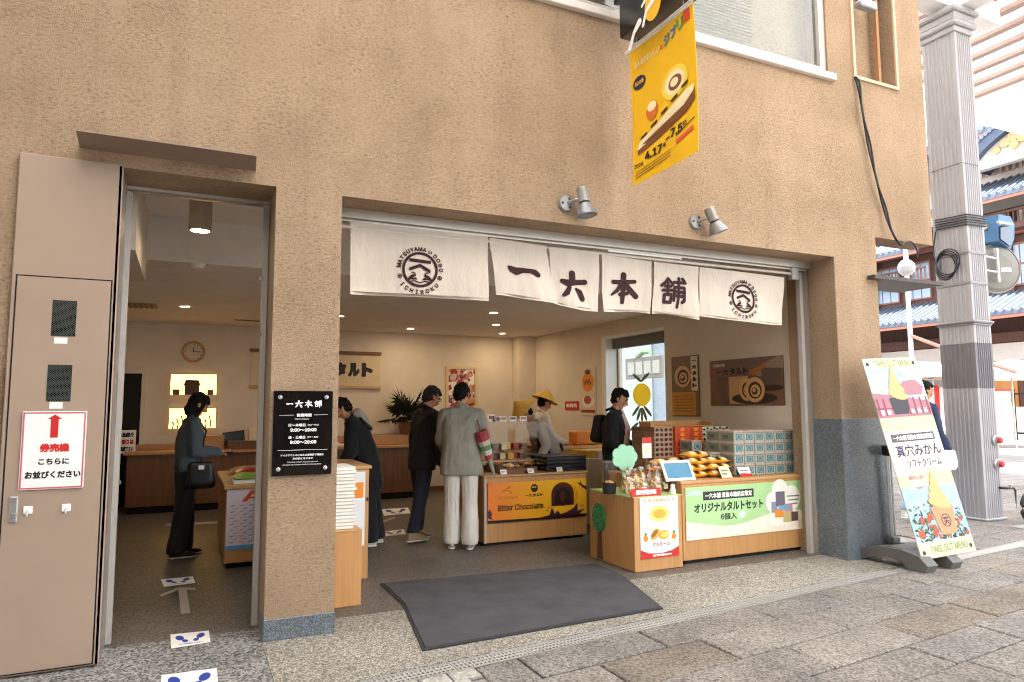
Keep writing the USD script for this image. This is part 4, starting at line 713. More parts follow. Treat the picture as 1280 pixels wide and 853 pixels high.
# ------------------------------------------------------------------ split shop curtain (noren)
NY = .3
nz = lambda px, py: fa(px, py, NY)
pan = [((438, 277), (610, 296), (609, 377), (438, 368)), ((612, 297), (682, 308), (692, 378), (619, 372)), ((686, 309), (749, 318), (748, 391), (692, 379)), ((752, 318), (815, 327), (815, 394), (752, 388)), ((818, 327), (873, 334), (872, 399), (817, 393)), ((875, 334), (980, 347), (979, 405), (874, 397))]
nor = thing('shop_curtain', 'cream split shop curtain with dark brush characters across the wide opening', 'curtain')
ztop = (nz(438, 277)[2]+nz(980, 347)[2])/2+.0; xl0, xr1 = nz(438, 277)[0], nz(980, 347)[0]
pm = []
for k, (a, b, c, d) in enumerate(pan):
    A, B, C, D = (nz(*q) for q in (a, b, c, d)); ph = 1.7*k
    def fn(u, v, dd, A=A, B=B, C=C, D=D, ph=ph, k=k):   # u, v in 0..1
        u, v, dd = np.asarray(u, float), np.asarray(v, float), np.asarray(dd, float)
        top = A+(B-A)*u[:, None]; bot = D+(C-D)*u[:, None]; bot[:, 2] += .018*np.sin(u*3.3+ph)*(1 if k else .4); P = bot+(top-bot)*v[:, None]
        w = (1-v)**1.3; fl = (.024*np.sin(u*(5.0 if k in (0, 5) else 3.4)+ph)+.008*np.sin(u*11+2*ph))*w+.006*np.sin(v*7+u*3+ph)+.0025*np.sin(u*31*(2 if k in (0, 5) else 1)+v*5+ph)*w
        P[:, 1] += fl-.05*w*(k in (1,))-dd; return P
    pm.append(fn)
    part(nor, 'panel', clothgrid(fn, 0, 1, 0, 1, 40 if k in (0, 5) else 24, 26, .0025), CLOTH, smooth=70)
    hm = MB().flat(dense(sbox(0.002, .035, .998, .045), .03), fn, .0012); part(nor, 'hem', hm, plain('hem_thread_%d' % k, '#b9ad9d', .9))
part(nor, 'pole', MB().tube([(xl0-.06, NY+.012, ztop+.005), (xr1+.2, NY+.012, ztop+.005)], .013, 8), plain('curtain_pole', '#c9c2b8', .5))
part(nor, 'pole_bracket', MB().box((xr1+.1, NY-.01, ztop-.06), (xr1+.2, NY+.05, ztop+.08), .008), STEEL)
def nprint(k, g, m, nm='lettering'): part(nor, nm, MB().flat(dense(g, .03), pm[k], .006), m)
for k, (g, (a, b), (c, d)) in ((1, (ICHI, (633, 335), (673, 346))), (2, (ROKU, (699, 338), (734, 374))), (3, (HON, (762, 341), (799, 381))), (4, (HO, (825, 346), (859, 387)))):
    A, B, C, D = (nz(*q) for q in pan[k]); P, Q = nz(a, b), nz(c, d); w0 = (A[0]+D[0])/2; ww = (B[0]+C[0]-A[0]-D[0])/2
    zt_ = lambda x: A[2]+(B[2]-A[2])*(x-w0)/ww; zb_ = lambda x: D[2]+(C[2]-D[2])*(x-w0)/ww; xm = (P[0]+Q[0])/2
    v0, v1 = ((z-zb_(xm))/(zt_(xm)-zb_(xm)) for z in (nz((a+c)/2, d)[2], nz((a+c)/2, b)[2])); nprint(k, fit(g, (P[0]-w0)/ww, v0, (Q[0]-w0)/ww, v1), MAROON)
def arcword(s, R, a0, a1, h):                    # letters on a ring, angles in degrees
    out = []
    for i, c in enumerate(s):
        a = a0+(a1-a0)*i/(len(s)-1); g = glyphs(c, 3, True)
        if g.is_empty: continue
        x0, y0, x1, y1 = g.bounds; g = affinity.scale(affinity.translate(g, -(x0+x1)/2, -.36), h/.72, h/.72, origin=(0, 0)); up = a0 > a1
        g = affinity.translate(affinity.rotate(g, (a-90) if up else (a+90), origin=(0, 0)), R*math.cos(math.radians(a)), R*math.sin(math.radians(a))); out.append(g)
    return union_all(out)
def crane(s):
    g = union_all([brush([[(.10, -.72, .05), (.22, -.55, .075), (.36, -.44, .085), (.5, -.4, .05)]]), brush([[(.42, -.44, .035), (.5, -.3, .03), (.38, -.22, .03), (.3, -.25, .02)]]), brush([[(.22, -.6, .04), (.52, -.58, .06), (.6, -.62, .03)]])])
    return g if s > 0 else affinity.scale(g, -1, 1, origin=(0, 0))
LOGO = union_all([Point(0, 0).buffer(1.02, 40).difference(Point(0, 0).buffer(.87, 40)), Polygon([(-.62, .62), (.62, .55), (.6, .36), (-.62, .43)]), Polygon([(0, .34), (.6, .0), (.58, -.2), (0, .14), (-.6, -.1), (-.62, .08)]), affinity.translate(affinity.scale(crane(1), -.95, .95, origin=(0, 0)), .78, .04) if False else affinity.translate(crane(1), -.78, .05), affinity.translate(crane(-1), .78, .05),
    brush([[(-.66, -.72, .03), (-.3, -.66, .03), (0, -.76, .03), (.3, -.66, .03), (.66, -.72, .03)]]), arcword('MATSUYAMA', 1.2, 172, 78, .21), arcword('DOGO', 1.2, 44, 2, .21), arcword('ICHIROKU', 1.3, 222, 318, .21),
    affinity.translate(brush([[(-.09, .06, .02), (-.1, -.06, .02), (.1, -.06, .02), (.09, .06, .02)], [(0, .12, .02), (0, 0, .02)]]), .56, 1.05)]+[affinity.translate(Point(0, 0).buffer(.13, 8).difference(Point(0, 0).buffer(.09, 8)).union(sbox(-.1, -.02, .1, .02)).union(sbox(-.02, -.1, .02, .1)), x, -.42) for x in (-1.13, 1.13)])
for k, (cx, cy), r in ((0, (525, 338), 21.7), (5, (928.3, 373), 17.2)):
    A, B, C, D = (nz(*q) for q in pan[k]); w0 = (A[0]+D[0])/2; ww = (B[0]+C[0]-A[0]-D[0])/2; c = nz(cx, cy); rz_ = (nz(cx, cy-r)[2]-nz(cx, cy+r)[2])/2; rx_ = rz_*1.03
    t = (c[0]-w0)/ww; zt_, zb_ = A[2]+(B[2]-A[2])*t, D[2]+(C[2]-D[2])*t; nprint(k, affinity.translate(affinity.scale(LOGO, rx_/ww, rz_/(zt_-zb_), origin=(0, 0)), t, (c[2]-zb_)/(zt_-zb_)), MAROON, 'crest')
# ------------------------------------------------------------------ mat, queue stickers
mt = [gr(*q) for q in ((475, 731), (745, 706), (780, 722), (829, 762), (528, 815), (503, 757))]; mp = Polygon([(p[0], p[1]) for p in mt])
FLAT = Frame((0, 0, 0), (1, 0, 0), (0, 1, 0)); RUB = mat('rubber_mat', '#3b3b3f', .85, col2='#525156', scale=3.2, bump=1.0, bscale=150, detail=9); RUBE = plain('rubber_edge', '#2c2c2e', .7)
dm = thing('door_mat', 'large dark grey rubber backed mat lying before the wide opening', 'door mat')
part(dm, 'rubber_edge', MB().prism(mp, FLAT, .001, .010), RUBE); part(dm, 'carpet', MB().prism(mp.buffer(-.022), FLAT, .0102, .016), RUB)
def sticker(quad, lab, mark=True):
    P = [gr(*q) for q in quad]; c = sum(P)/4; t = thing('queue_sticker', lab, 'sticker', group='white footprint stickers marking the queue'); part(t, 'sheet', MB().prism(Polygon([(p[0], p[1]) for p in P]), FLAT, .0012, .0032), PAPER)
    u = (P[1]-P[0]+P[2]-P[3])/2; v = (P[0]-P[3]+P[1]-P[2])/2; f = Frame(c+[0, 0, .0032], u, v)
    if not mark: return t
    for s in (-1, 1):
        sole = union_all([affinity.scale(Point(.24*s, .16).buffer(1, 12), .105, .2), affinity.scale(Point(.17*s, -.14).buffer(1, 12), .075, .12)]); part(t, 'footprint', MB().flat(affinity.rotate(sole, -12*s, origin=(.2*s, 0)), f, .0006), BLUE)
    part(t, 'lettering', MB().flat(fit(glyphs('ここでお待ちください', 2, size=40), -.3, -.42, .3, -.32), f, .0006), BLUE); return t
sticker([(202, 845), (271, 836), (273, 862), (199, 872)], 'nearest footprint sticker, cut by the bottom edge of the picture'); sticker([(213, 794), (261, 789), (263, 803), (214, 811)], 'footprint sticker just outside the doorway sill'); sticker([(201, 725), (241, 721), (244, 729), (205, 734)], 'footprint sticker inside the doorway above the grey tape arrow')
sticker([(477, 637), (510, 635), (513, 642), (480, 645)], 'farther footprint sticker on the floor left of the dark-suited man'); sticker([(478, 665), (505, 662), (507, 668), (480, 671)], 'nearer footprint sticker on the floor left of the dark-suited man')
tpa = thing('tape_arrow', 'pale tape arrow stuck on the shop floor before the black-clad woman', 'floor tape'); TAPE = plain('floor_tape', '#a59c90', .6)
for quad in ([(223, 736), (233, 736), (238, 767), (226, 768)], [(200, 744), (222, 735), (224, 737.5), (202, 746.5)], [(218, 735), (244, 735), (244, 738), (219, 737.5)]): part(tpa, 'tape', MB().prism(Polygon([tuple(gr(*q)[:2]) for q in quad]), FLAT, .001+.0006*len(_names), .0022) if False else MB().prism(Polygon([tuple(gr(*q)[:2]) for q in quad]), FLAT, .001, .0022+.0004*rnd.random()), TAPE)
solo('floor_tape', MB().prism(Polygon([tuple(gr(*q)[:2]) for q in ((207, 655), (273, 652), (273, 654.5), (207, 658))]), FLAT, .001, .002), TAPE, 'pale tape line on the floor in front of the back counter', 'floor tape')
solo('floor_tape', MB().prism(Polygon([tuple(gr(*q)[:2]) for q in ((473, 653), (493, 646), (494, 648), (475, 655))]), FLAT, .001, .002), TAPE, 'short slanting tape strip between the two farther footprint stickers', 'floor tape')
# ------------------------------------------------------------------ shop interior: wall fittings
q = fa(250, 289, 1.0); lh = q[2]-ZF; cf = thing('ceiling_lamp', 'cylindrical surface lamp on the ceiling just inside the doorway', 'ceiling light', (q[0], 1.0, ZF))
part(cf, 'housing', MB().lathe([(0, -.0), (.082, -.0), (.082, lh+.005), (.07, lh), (.068, lh+.02), (0, lh+.02)], (0, 0, 0)), plain('lamp_housing', '#a89a84', .5), smooth=40); part(cf, 'lens', MB().lathe([(0, lh+.004), (.067, lh+.004), (.067, lh+.01)], (0, 0, 0)), LAMP)
q = gr(248, 330, ZC); sd = thing('smoke_detector', 'small white smoke detector on the ceiling above the doorway queue', 'smoke detector', (q[0], q[1], ZC)); part(sd, 'base', MB().lathe([(0, 0), (.06, -.0), (.06, -.018), (0, -.018)], (0, 0, 0)), WHITE); part(sd, 'sensor', MB().lathe([(.05, -.018), (.045, -.04), (0, -.045)], (0, 0, 0)), WHITE)
q = gr(168, 381, ZC); vt = thing('ceiling_vent', 'slatted vent in the ceiling left of the doorway view', 'vent', (q[0]+.05, q[1], ZC)); part(vt, 'frame', MB().box((-.2, -.2, -.012), (.2, .2, -.001)), plain('vent_frame', '#a88f6e', .5))
for i in range(6): part(vt, 'slat', MB().box((-.17+.06*i, -.17, -.022), (-.145+.06*i, .17, -.013)), plain('vent_slat_%d' % i, '#7a6248', .5))
q = gr(318, 401, ZC); vs = thing('ceiling_slot', 'dark slot diffuser in the ceiling near the back wall', 'vent', (q[0], q[1], ZC)); part(vs, 'frame', MB().box((-.28, -.05, -.006), (.28, .05, -.001)), BEIGED); part(vs, 'slot', MB().box((-.25, -.02, -.009), (.25, .02, -.0065)), DARK)
q = fa(242, 440, YB); ck = thing('wall_clock', 'round wall clock with a pale wooden rim on the back wall', 'clock', tuple(q))
part(ck, 'rim', MB().lathe([(.13, -.0), (.165, -.0), (.165, .03), (.15, .04), (.13, .03)], (0, 0, 0), 'y'), OAKX, smooth=40); part(ck, 'dial', MB().lathe([(0, .0), (.135, .0), (.135, .012), (0, .012)], (0, 0, 0), 'y'), CREAM)
part(ck, 'hand', MB().box((-.005, -.018, -.01), (.005, -.013, .07)), INK); part(ck, 'hand', MB().box((-.01, -.022, -.005), (.09, -.0185, .005)), INK)
for i in range(12): a = i*math.pi/6; part(ck, 'hour_mark', MB().box((.112*math.sin(a)-.006, -.0145, .112*math.cos(a)-.006), (.112*math.sin(a)+.006, -.0125, .112*math.cos(a)+.006)), INK)
NICHE = usdkit.material(stage, '/World/Looks/lit_niche', {'d': ('principled_bsdf', {'base_color': (.7, .5, .2), 'roughness': .6, 'emission_color': (1.0, .56, .12), 'emission_strength': 1.1})}, [], surface='d.BSDF')
for (a, b), lb in ((((214, 468), (270, 494)), 'upper of the two glowing display niches behind the black-clad woman'), (((212, 511), (269, 535)), 'lower of the two glowing display niches behind the black-clad woman')):
    A, B = fa(*a, YB), fa(*b, YB); w, h = B[0]-A[0], A[2]-B[2]; t = thing('display_niche', lb, 'display niche', (A[0], YB, B[2]), group='glowing display niches in the back wall')
    part(t, 'backlit_panel', MB().box((0, -.012, 0), (w, -.001, h)), NICHE); part(t, 'surround', MB().box((-.03, -.09, -.03), (w+.03, -.0125, 0)).box((-.03, -.09, h), (w+.03, -.0125, h+.03)).box((-.03, -.09, 0), (0, -.0125, h)).box((w, -.09, 0), (w+.03, -.0125, h)), CREAM)
    if 'upper' in lb:
        c = part(t, 'model_hall', MB().box((w*.3, -.08, 0), (w*.62, -.03, h*.45)).prism(Polygon([(w*.27, h*.45), (w*.65, h*.45), (w*.6, h*.72), (w*.32, h*.72)]), Frame((0, -.055, 0), (1, 0, 0), (0, 0, 1)), -.03, .03), DW); part(t, 'small_box', MB().box((w*.05, -.08, 0), (w*.2, -.04, h*.27)), OAKD); part(t, 'small_box', MB().box((w*.8, -.08, 0), (w*.93, -.04, h*.24)), OAKD)
    else:
        for i in range(9):
            x = w*(.08+.1*i); part(t, 'ornament', MB().tube([(x, -.05, 0), (x+.01, -.05, h*.25), (x-.015, -.05, h*(.35+.15*(i % 3)))], .011, 5), OAKD)
q = fa(475, 443, YB-.05); sgl = thing('wall_sign', 'wide hanging wall sign of wooden rods with brush letters on the back wall', 'sign')
zt_, zb_ = fa(475, 443, YB)[2], fa(475, 484, YB)[2]; xr = fa(476, 463, YB)[0]; xl = xr-2.1
part(sgl, 'cloth', MB().box((xl+.03, YB-.012, zb_), (xr-.02, YB-.004, zt_)), plain('sign_cloth', '#dcc7a6', .7)); part(sgl, 'rod', MB().box((xl, YB-.05, zt_-.02), (xr, YB-.0125, zt_+.03), .006), OAKD); part(sgl, 'rod', MB().box((xl, YB-.05, zb_-.035), (xr, YB-.0125, zb_+.015), .006), OAKX)
SF = wallframe(0, YB-.012, 0); x1, x2 = fa(418, 463, YB)[0], fa(468, 463, YB)[0]; st = (x2-x1)/3
for i, c in enumerate('一六タルト'): 
    xx = x1+(i-2)*st; hgt = (zt_-zb_); g = (ICHI, ROKU)[i] if i < 2 else glyphs(c, 6); part(sgl, 'lettering', MB().flat(fit(g, xx, zb_+hgt*(.3 if i else .45), xx+st*.86, zb_+hgt*(.72 if i else .56)), SF, .002), INK)
A, B = fa(557, 458, YB), fa(596, 512, YB); pf = thing('framed_picture', 'tall framed colourful print on the back wall above the customers', 'picture'); w, h = B[0]-A[0], A[2]-B[2]
part(pf, 'frame', MB().box((A[0], YB-.03, B[2]), (B[0], YB-.001, B[2]+.05)).box((A[0], YB-.03, A[2]-.05), (B[0], YB-.001, A[2])).box((A[0], YB-.03, B[2]+.05), (A[0]+.05, YB-.001, A[2]-.05)).box((B[0]-.05, YB-.03, B[2]+.05), (B[0], YB-.001, A[2]-.05)), plain('pale_gold_frame', '#d8bf93', .45)); part(pf, 'print', MB().box((A[0]+.05, YB-.012, B[2]+.05), (B[0]-.05, YB-.002, A[2]-.05)), PAPER)
PFm = wallframe(A[0]+.05, YB-.012, B[2]+.05); cols = [plain('art_%d' % i, c, .6) for i, c in enumerate(('#a12a2a', '#b98080', '#6a5a7a', '#c89850', '#8a3040', '#d0b6a8', '#a8302c'))]
for i in range(90):
        cx_, cy_ = rnd.random(), rnd.random(); g_ = affinity.rotate(affinity.scale(Point(cx_*(w-.1), cy_*(h-.1)).buffer(1, rnd.choice([1, 2, 4])), rnd.uniform(.02, .09), rnd.uniform(.02, .07)), rnd.uniform(0, 90)).intersection(sbox(0, 0, w-.1, h-.1)); part(pf, 'picture_patch', MB().flat(g_, PFm, .001+.00005*i), rnd.choice(cols))
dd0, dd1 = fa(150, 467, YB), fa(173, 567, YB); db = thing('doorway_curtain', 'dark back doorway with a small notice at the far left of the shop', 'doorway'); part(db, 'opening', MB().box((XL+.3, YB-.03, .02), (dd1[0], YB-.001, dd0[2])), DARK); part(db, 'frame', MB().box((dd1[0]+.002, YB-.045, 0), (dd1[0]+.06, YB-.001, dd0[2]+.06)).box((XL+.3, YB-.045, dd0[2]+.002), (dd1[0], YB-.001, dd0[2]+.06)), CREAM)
A, B = fa(146, 538, YB-.4), fa(169, 567, YB-.4); nb_ = thing('small_notice', 'white notice with dark lettering hung across the far left doorway', 'notice'); part(nb_, 'card', MB().box((A[0], YB-.4, B[2]), (B[0], YB-.392, A[2])), PAPER); nf = wallframe(A[0], YB-.4, B[2]); w, h = B[0]-A[0], A[2]-B[2]
for i, s in enumerate(('商品紹介', 'お通りは', 'ご遠慮下さい')): part(nb_, 'lettering', MB().flat(fit(glyphs(s, 3, size=40), .08*w, (.7-.3*i)*h, .9*w, (.9-.3*i)*h), nf, .001), (INK, RED, INK)[i])
# right wall posters
RF = lambda y, z: Frame((W_R-.014, y, z), (0, -1, 0), (0, 0, 1))
def wallboard(nm, a, b, lab, cat, m, depth=.014):
    A, B = sx(*a, W_R), sx(*b, W_R); t = thing(nm, lab, cat); part(t, 'board', MB().box((W_R-depth, B[1], B[2]), (W_R-.001, A[1], A[2]), .002), m); return t, A[1]-B[1], A[2]-B[2], Frame((W_R-depth, A[1], B[2]), (0, -1, 0), (0, 0, 1))
def pr_(t, nm, g, w, h, f, d, m): return part(t, nm, MB().flat(affinity.scale(g, w, h, origin=(0, 0)), f, d), m)
TARTB = plain('print_tart_brown', '#6b4630', .4); SPONGE = plain('print_tart_sponge', '#dcae74', .4); BEAN = plain('print_bean', '#2e1d16', .4); TABLE = plain('print_table_brown', '#75503f', .35, var=.3, scale=3)
def rollcake(t, cx, cy, rx, ry, w, h, f, d):
    E_ = lambda k, dx=0, dy=0: affinity.translate(affinity.scale(Point(0, 0).buffer(1, 20), rx*k, ry*k), cx+dx*rx, cy+dy*ry)
    for i, (k, m, dx, dy) in enumerate(((1.05, TARTB, .05, -.03), (1, SPONGE, 0, 0), (.68, BEAN, .05, -.05), (.5, SPONGE, .08, -.1), (.3, BEAN, .02, -.12), (.17, SPONGE, -.02, -.05))): pr_(t, 'picture', E_(k, dx, dy), w, h, f, d+.0008*i, m)
t, w, h, f = wallboard('wall_poster', (888, 452), (982, 507), 'wide brown photo poster of a sliced roll cake on the right wall', 'poster', TABLE)
pr_(t, 'picture', sbox(.28, .04, .55, .62), w, h, f, .001, plain('print_amber_light', '#c99d6a', .4)); pr_(t, 'picture', sbox(.0, .62, 1, 1), w, h, f, .001, plain('print_mauve_brown', '#74544f', .35)); pr_(t, 'picture', Polygon([(.55, .7), (.95, 1), (1, 1), (1, .75), (.7, .6)]), w, h, f, .0018, plain('print_warm_grey', '#9a7f6c', .4))
pr_(t, 'picture', affinity.scale(Point(.62, .15).buffer(1, 20), .3, .12), w, h, f, .0025, plain('print_dark_plate', '#2f241f', .35)); pr_(t, 'picture', Polygon([(.72, .78), (.98, .75), (.95, .5), (.88, .4), (.8, .4), (.74, .5)]), w, h, f, .0025, plain('print_tea_bowl', '#5d4a40', .35)); pr_(t, 'picture', affinity.scale(Point(.86, .36).buffer(1, 20), .14, .06), w, h, f, .0032, BEAN); pr_(t, 'picture', Polygon([(.55, .72), (.78, .86), (.8, .8), (.62, .62)]), w, h, f, .0032, plain('print_orange_brown', '#a9692f', .4))
rollcake(t, .53, .34, .1, .24, w, h, f, .004); rollcake(t, .64, .33, .13, .26, w, h, f, .0095); pr_(t, 'lettering', ichiroku_tart(.11, .66, .47, .15), w, h, f, .004, INK); pr_(t, 'lettering', fit(glyphs('四国名菓', 2), .06, .85, .23, .92), w, h, f, .003, plain('print_pale_tan', '#d9c0aa', .4)); pr_(t, 'seal', sbox(.03, .7, .075, .82), w, h, f, .004, RED)
t, w, h, f = wallboard('wall_poster', (840, 447), (876, 521), 'narrow upright poster with a roll cake above yellow text panel', 'poster', plain('print_olive_brown', '#7a6242', .4))
rollcake(t, .42, .66, .3, .18, w, h, f, .001); pr_(t, 'picture', sbox(0, .02, .88, .4), w, h, f, .001, plain('print_mustard', '#c98c1c', .5)); pr_(t, 'label_strip', sbox(.74, .42, .98, .98), w, h, f, .0065, plain('print_ivory', '#e6d7b4', .5))
for i, c in enumerate('一六タルト'): pr_(t, 'lettering', fit(glyphs(c, 4, size=40) if i else ICHI, .78, .87-.1*i+(.03 if not i else 0), .94, .94-.1*i-(.02 if not i else 0)), w, h, f, .008, INK)
for i in range(6): pr_(t, 'text_line', sbox(.08, .08+.05*i, .78, .09+.05*i), w, h, f, .002, BROWNP)
t, w, h, f = wallboard('wall_poster', (726, 461), (746, 520), 'pale poster with an orange round snack picture left of the side window', 'poster', plain('print_cream_poster', '#dccab2', .5))
pr_(t, 'picture', affinity.scale(Point(.5, .7).buffer(1, 16), .38, .2), w, h, f, .001, ORANGE); pr_(t, 'picture', affinity.scale(Point(.5, .92).buffer(1, 10), .2, .05), w, h, f, .001, TARTB); pr_(t, 'picture', affinity.scale(Point(.5, .3).buffer(1, 16), .42, .13), w, h, f, .001, WHITE); pr_(t, 'picture', affinity.scale(Point(.48, .33).buffer(1, 12), .24, .09), w, h, f, .002, plain('print_brick', '#b5482c', .5)); pr_(t, 'label_strip', sbox(.05, .06, .95, .12), w, h, f, .001, plain('print_brick_dark', '#8d2f20', .5))
for i in range(5): pr_(t, 'picture', Point(.32+.09*i, .68+.05*(i % 2)).buffer(.045), w, h, f, .002, TARTB)
t, w, h, f = wallboard('red_notice', (707, 502), (724, 513), 'small red notice with white lettering on the right wall', 'notice', RED); pr_(t, 'lettering', fit(glyphs('新発売', 2, size=40), .1, .3, .9, .75), w, h, f, .001, WHITE)
# window sticker of a mandarin with leaves, and the board outside
yg = (wy0+wy1)/2; WX = W_R+.208
A, B = sx(790, 480, WX), sx(815, 508, WX); f = Frame((WX, A[1], B[2]), (0, -1, 0), (0, 0, 1)); w, h = A[1]-B[1], A[2]-B[2]
t = thing('window_sticker', 'yellow mandarin sticker with pale leaves on the side window', 'sticker'); part(t, 'fruit', MB().flat(affinity.scale(affinity.scale(Point(.5, .5).buffer(1, 18), .46, .5), w, h, origin=(0, 0)), f, .002), leaf('sticker_yellow', '#f8c52e', .85))
LFM = plain('sticker_leaf', '#6f8a68', .6); part(t, 'stalk', MB().prism(affinity.scale(brush([[(.5, -1.9, .05), (.5, -.1, .05)]]), w, h, origin=(0, 0)), f, .004, .005), LFM)
for i, (x, y, a) in enumerate(((.2, -.2, 50), (.8, -.2, -50), (.35, -.35, 70), (.65, -.35, -70), (.3, 1.25, -40), (.7, 1.25, 40), (.1, -.9, 40), (.9, -.9, -40), (.2, -1.2, 30), (.8, -1.2, -30))): part(t, 'leaf', MB().prism(affinity.scale(affinity.rotate(affinity.scale(Point(x, y).buffer(1, 8), .3, .07), a), w, h, origin=(0, 0)), f, .0055+.0003*i, .0075+.0003*i), LFM)
bq = sx(805, 460, 10.6); ob2 = thing('outdoor_signboard', 'grey signboard outside beyond the shop side window', 'sign', tuple(bq)); part(ob2, 'board', MB().box((-.04, -.85, -.3), (.04, .85, .3), .01), plain('signboard_grey', '#5d5a56', .5)); part(ob2, 'post', MB().box((-.05, -.1, -2.4), (.05, .1, -.301)), STEEL)
for i in range(4): part(ob2, 'panel', MB().box((-.05, -.75+.39*i, -.18), (-.041, -.45+.39*i, .18)), plain('sign_panel_%d' % i, '#8d8b87', .5))
part(ob2, 'finial', MB().tube([(0, .3, .32), (0, 0, .45), (0, -.3, .42)], .07), LFM)

# ------------------------------------------------------------------ counters
def slabx(t, nm, x0, y0, z0, x1, y1, z1, m, bev=.004): return part(t, nm, MB().box((x0, y0, z0), (x1, y1, z1), bev), m)
# back counter along the back wall
byf = 6.15; bk = thing('back_counter', 'long dark wooden counter along the back wall', 'counter'); zk = fa(200, 565, byf)[2]
slabx(bk, 'front_panel', -1.62, byf+.03, .1, 2.62, YB-.02, zk-.04, OAKD); slabx(bk, 'plinth', -1.6, byf+.08, 0, 2.6, YB-.02, .099, DARK, 0); slabx(bk, 'worktop', -1.66, byf-.02, zk-.039, 2.66, YB-.02, zk, OAK)
zl = fa(520, 543, byf+.35)[2]; slabx(bk, 'raised_shelf', .9, byf+.3, zk+.002, 2.64, YB-.02, zl, OAK); slabx(bk, 'raised_shelf', -1.6, YB-.2, zk+.002, .88, YB-.02, zk+.07, OAK)
for x in (.2, 1.4): part(bk, 'panel_joint', MB().box((x, byf+.0285, .11), (x+.006, byf+.031, zk-.05)), DARK)
q = fa(293, 545, byf+.3); tb = thing('register_tablet', 'dark tablet screen on a stand on the back counter', 'tablet', (q[0], byf+.35, zk+.001)); part(tb, 'stand', MB().box((-.07, -.05, 0), (.07, .08, .015), .004).box((-.02, .02, .015), (.02, .04, .12)), STEEL); part(tb, 'screen', MB().prism(sbox(-.15, .0, .15, .2), Frame((0, -.04, .07), (1, 0, .12), (-.05, .45, .89)), -.01, .005), BLACK); part(tb, 'display', MB().prism(sbox(-.135, .015, .135, .185), Frame((0, -.04, .07), (1, 0, .12), (-.05, .45, .89)), .0055, .007), plain('screen_slate', '#3b4a5c', .2))
def carton(nm, lab, x, y, z, a, b, c, m, cat='box', group=None, rz=0):
    t = thing(nm, lab, cat, (x, y, z+.001), rz, group); part(t, 'body', MB().box((-a/2, -b/2, 0), (a/2, b/2, c*.78), .003), m); part(t, 'lid', MB().box((-a/2-.004, -b/2-.004, c*.781), (a/2+.004, b/2+.004, c), .003), m); return t
KR = plain('kraft_card', '#b98f5e', .7); CARD = plain('cream_card', '#e3d3b4', .6)
carton('kraft_box', 'kraft box left of the register tablet on the back counter', fa(267, 550, byf+.3)[0], byf+.3, zk, .28, .22, .2, KR); carton('cream_box', 'cream box right of the register tablet beside the door frame', fa(322, 548, byf+.3)[0], byf+.3, zk, .26, .2, .3, CARD); carton('dark_gift_box', 'dark gift box below the register tablet on the back counter', fa(303, 556, byf+.1)[0], byf+.12, zk, .4, .2, .12, OAKD)
pc = thing('price_card', 'small white price card standing on the back counter shelf', 'card', (fa(437, 553, byf+.3)[0], byf+.29, zk+.002)); part(pc, 'card', MB().prism(sbox(-.2, 0, .2, .16), Frame((0, 0, 0), (1, 0, 0), (0, .25, .97)), 0, .004), PAPER); part(pc, 'print', MB().flat(sbox(-.16, .03, -.02, .1), Frame((0, 0, 0), (1, 0, 0), (0, .25, .97)), .005), RED)
# potted palm
pp = fa(507, 545, YB-.35); pl = thing('potted_palm', 'dark green spiky potted palm on the raised back shelf', 'plant', (pp[0], YB-.4, zl+.001)); part(pl, 'pot', MB().lathe([(0, 0), (.11, 0), (.14, .2), (.13, .2), (.12, .18), (0, .18)], (0, 0, 0)), OAKD); part(pl, 'stem', MB().tube([(0, 0, .15), (.02, 0, .32)], .02), DW)
PALM = leaf('palm_leaf', '#2f4026', .2); pr2 = random.Random(4)
for k in range(22):
    a = pr2.uniform(0, 2*math.pi); el = pr2.uniform(-.35, 1.35); ln = pr2.uniform(.16, .3); c = np.array([.02, 0, .3])+ln*np.array([math.cos(a)*math.cos(el), math.sin(a)*math.cos(el)*.7, math.sin(el)]); m = MB(); m.tube([(.02, 0, .28), tuple((np.array([.02, 0, .3])+c)/2+[0, 0, .02]), tuple(c)], .005, 4)
    out = (c-[.02, 0, .3]); out /= np.linalg.norm(out); sd_ = np.cross(out, [0, 0, 1]); sd_ /= np.linalg.norm(sd_)
    for j in range(13):
        t_ = -1.9+3.8*j/12; d = out*math.cos(t_)+sd_*math.sin(t_)+np.array([0, 0, .12]); L_ = .29*(1-.12*abs(t_)); nrm = np.cross(d, np.cross(out, sd_)); nrm /= np.linalg.norm(nrm)+1e-9; w_ = .011
        tip = c+d*L_+[0, 0, -.07*abs(t_)]; mid_ = c+d*L_*.5; m.add([c, mid_+nrm*w_, tip, mid_-nrm*w_], [[0, 1, 2], [0, 2, 3]])
    part(pl, 'frond', m, PALM)
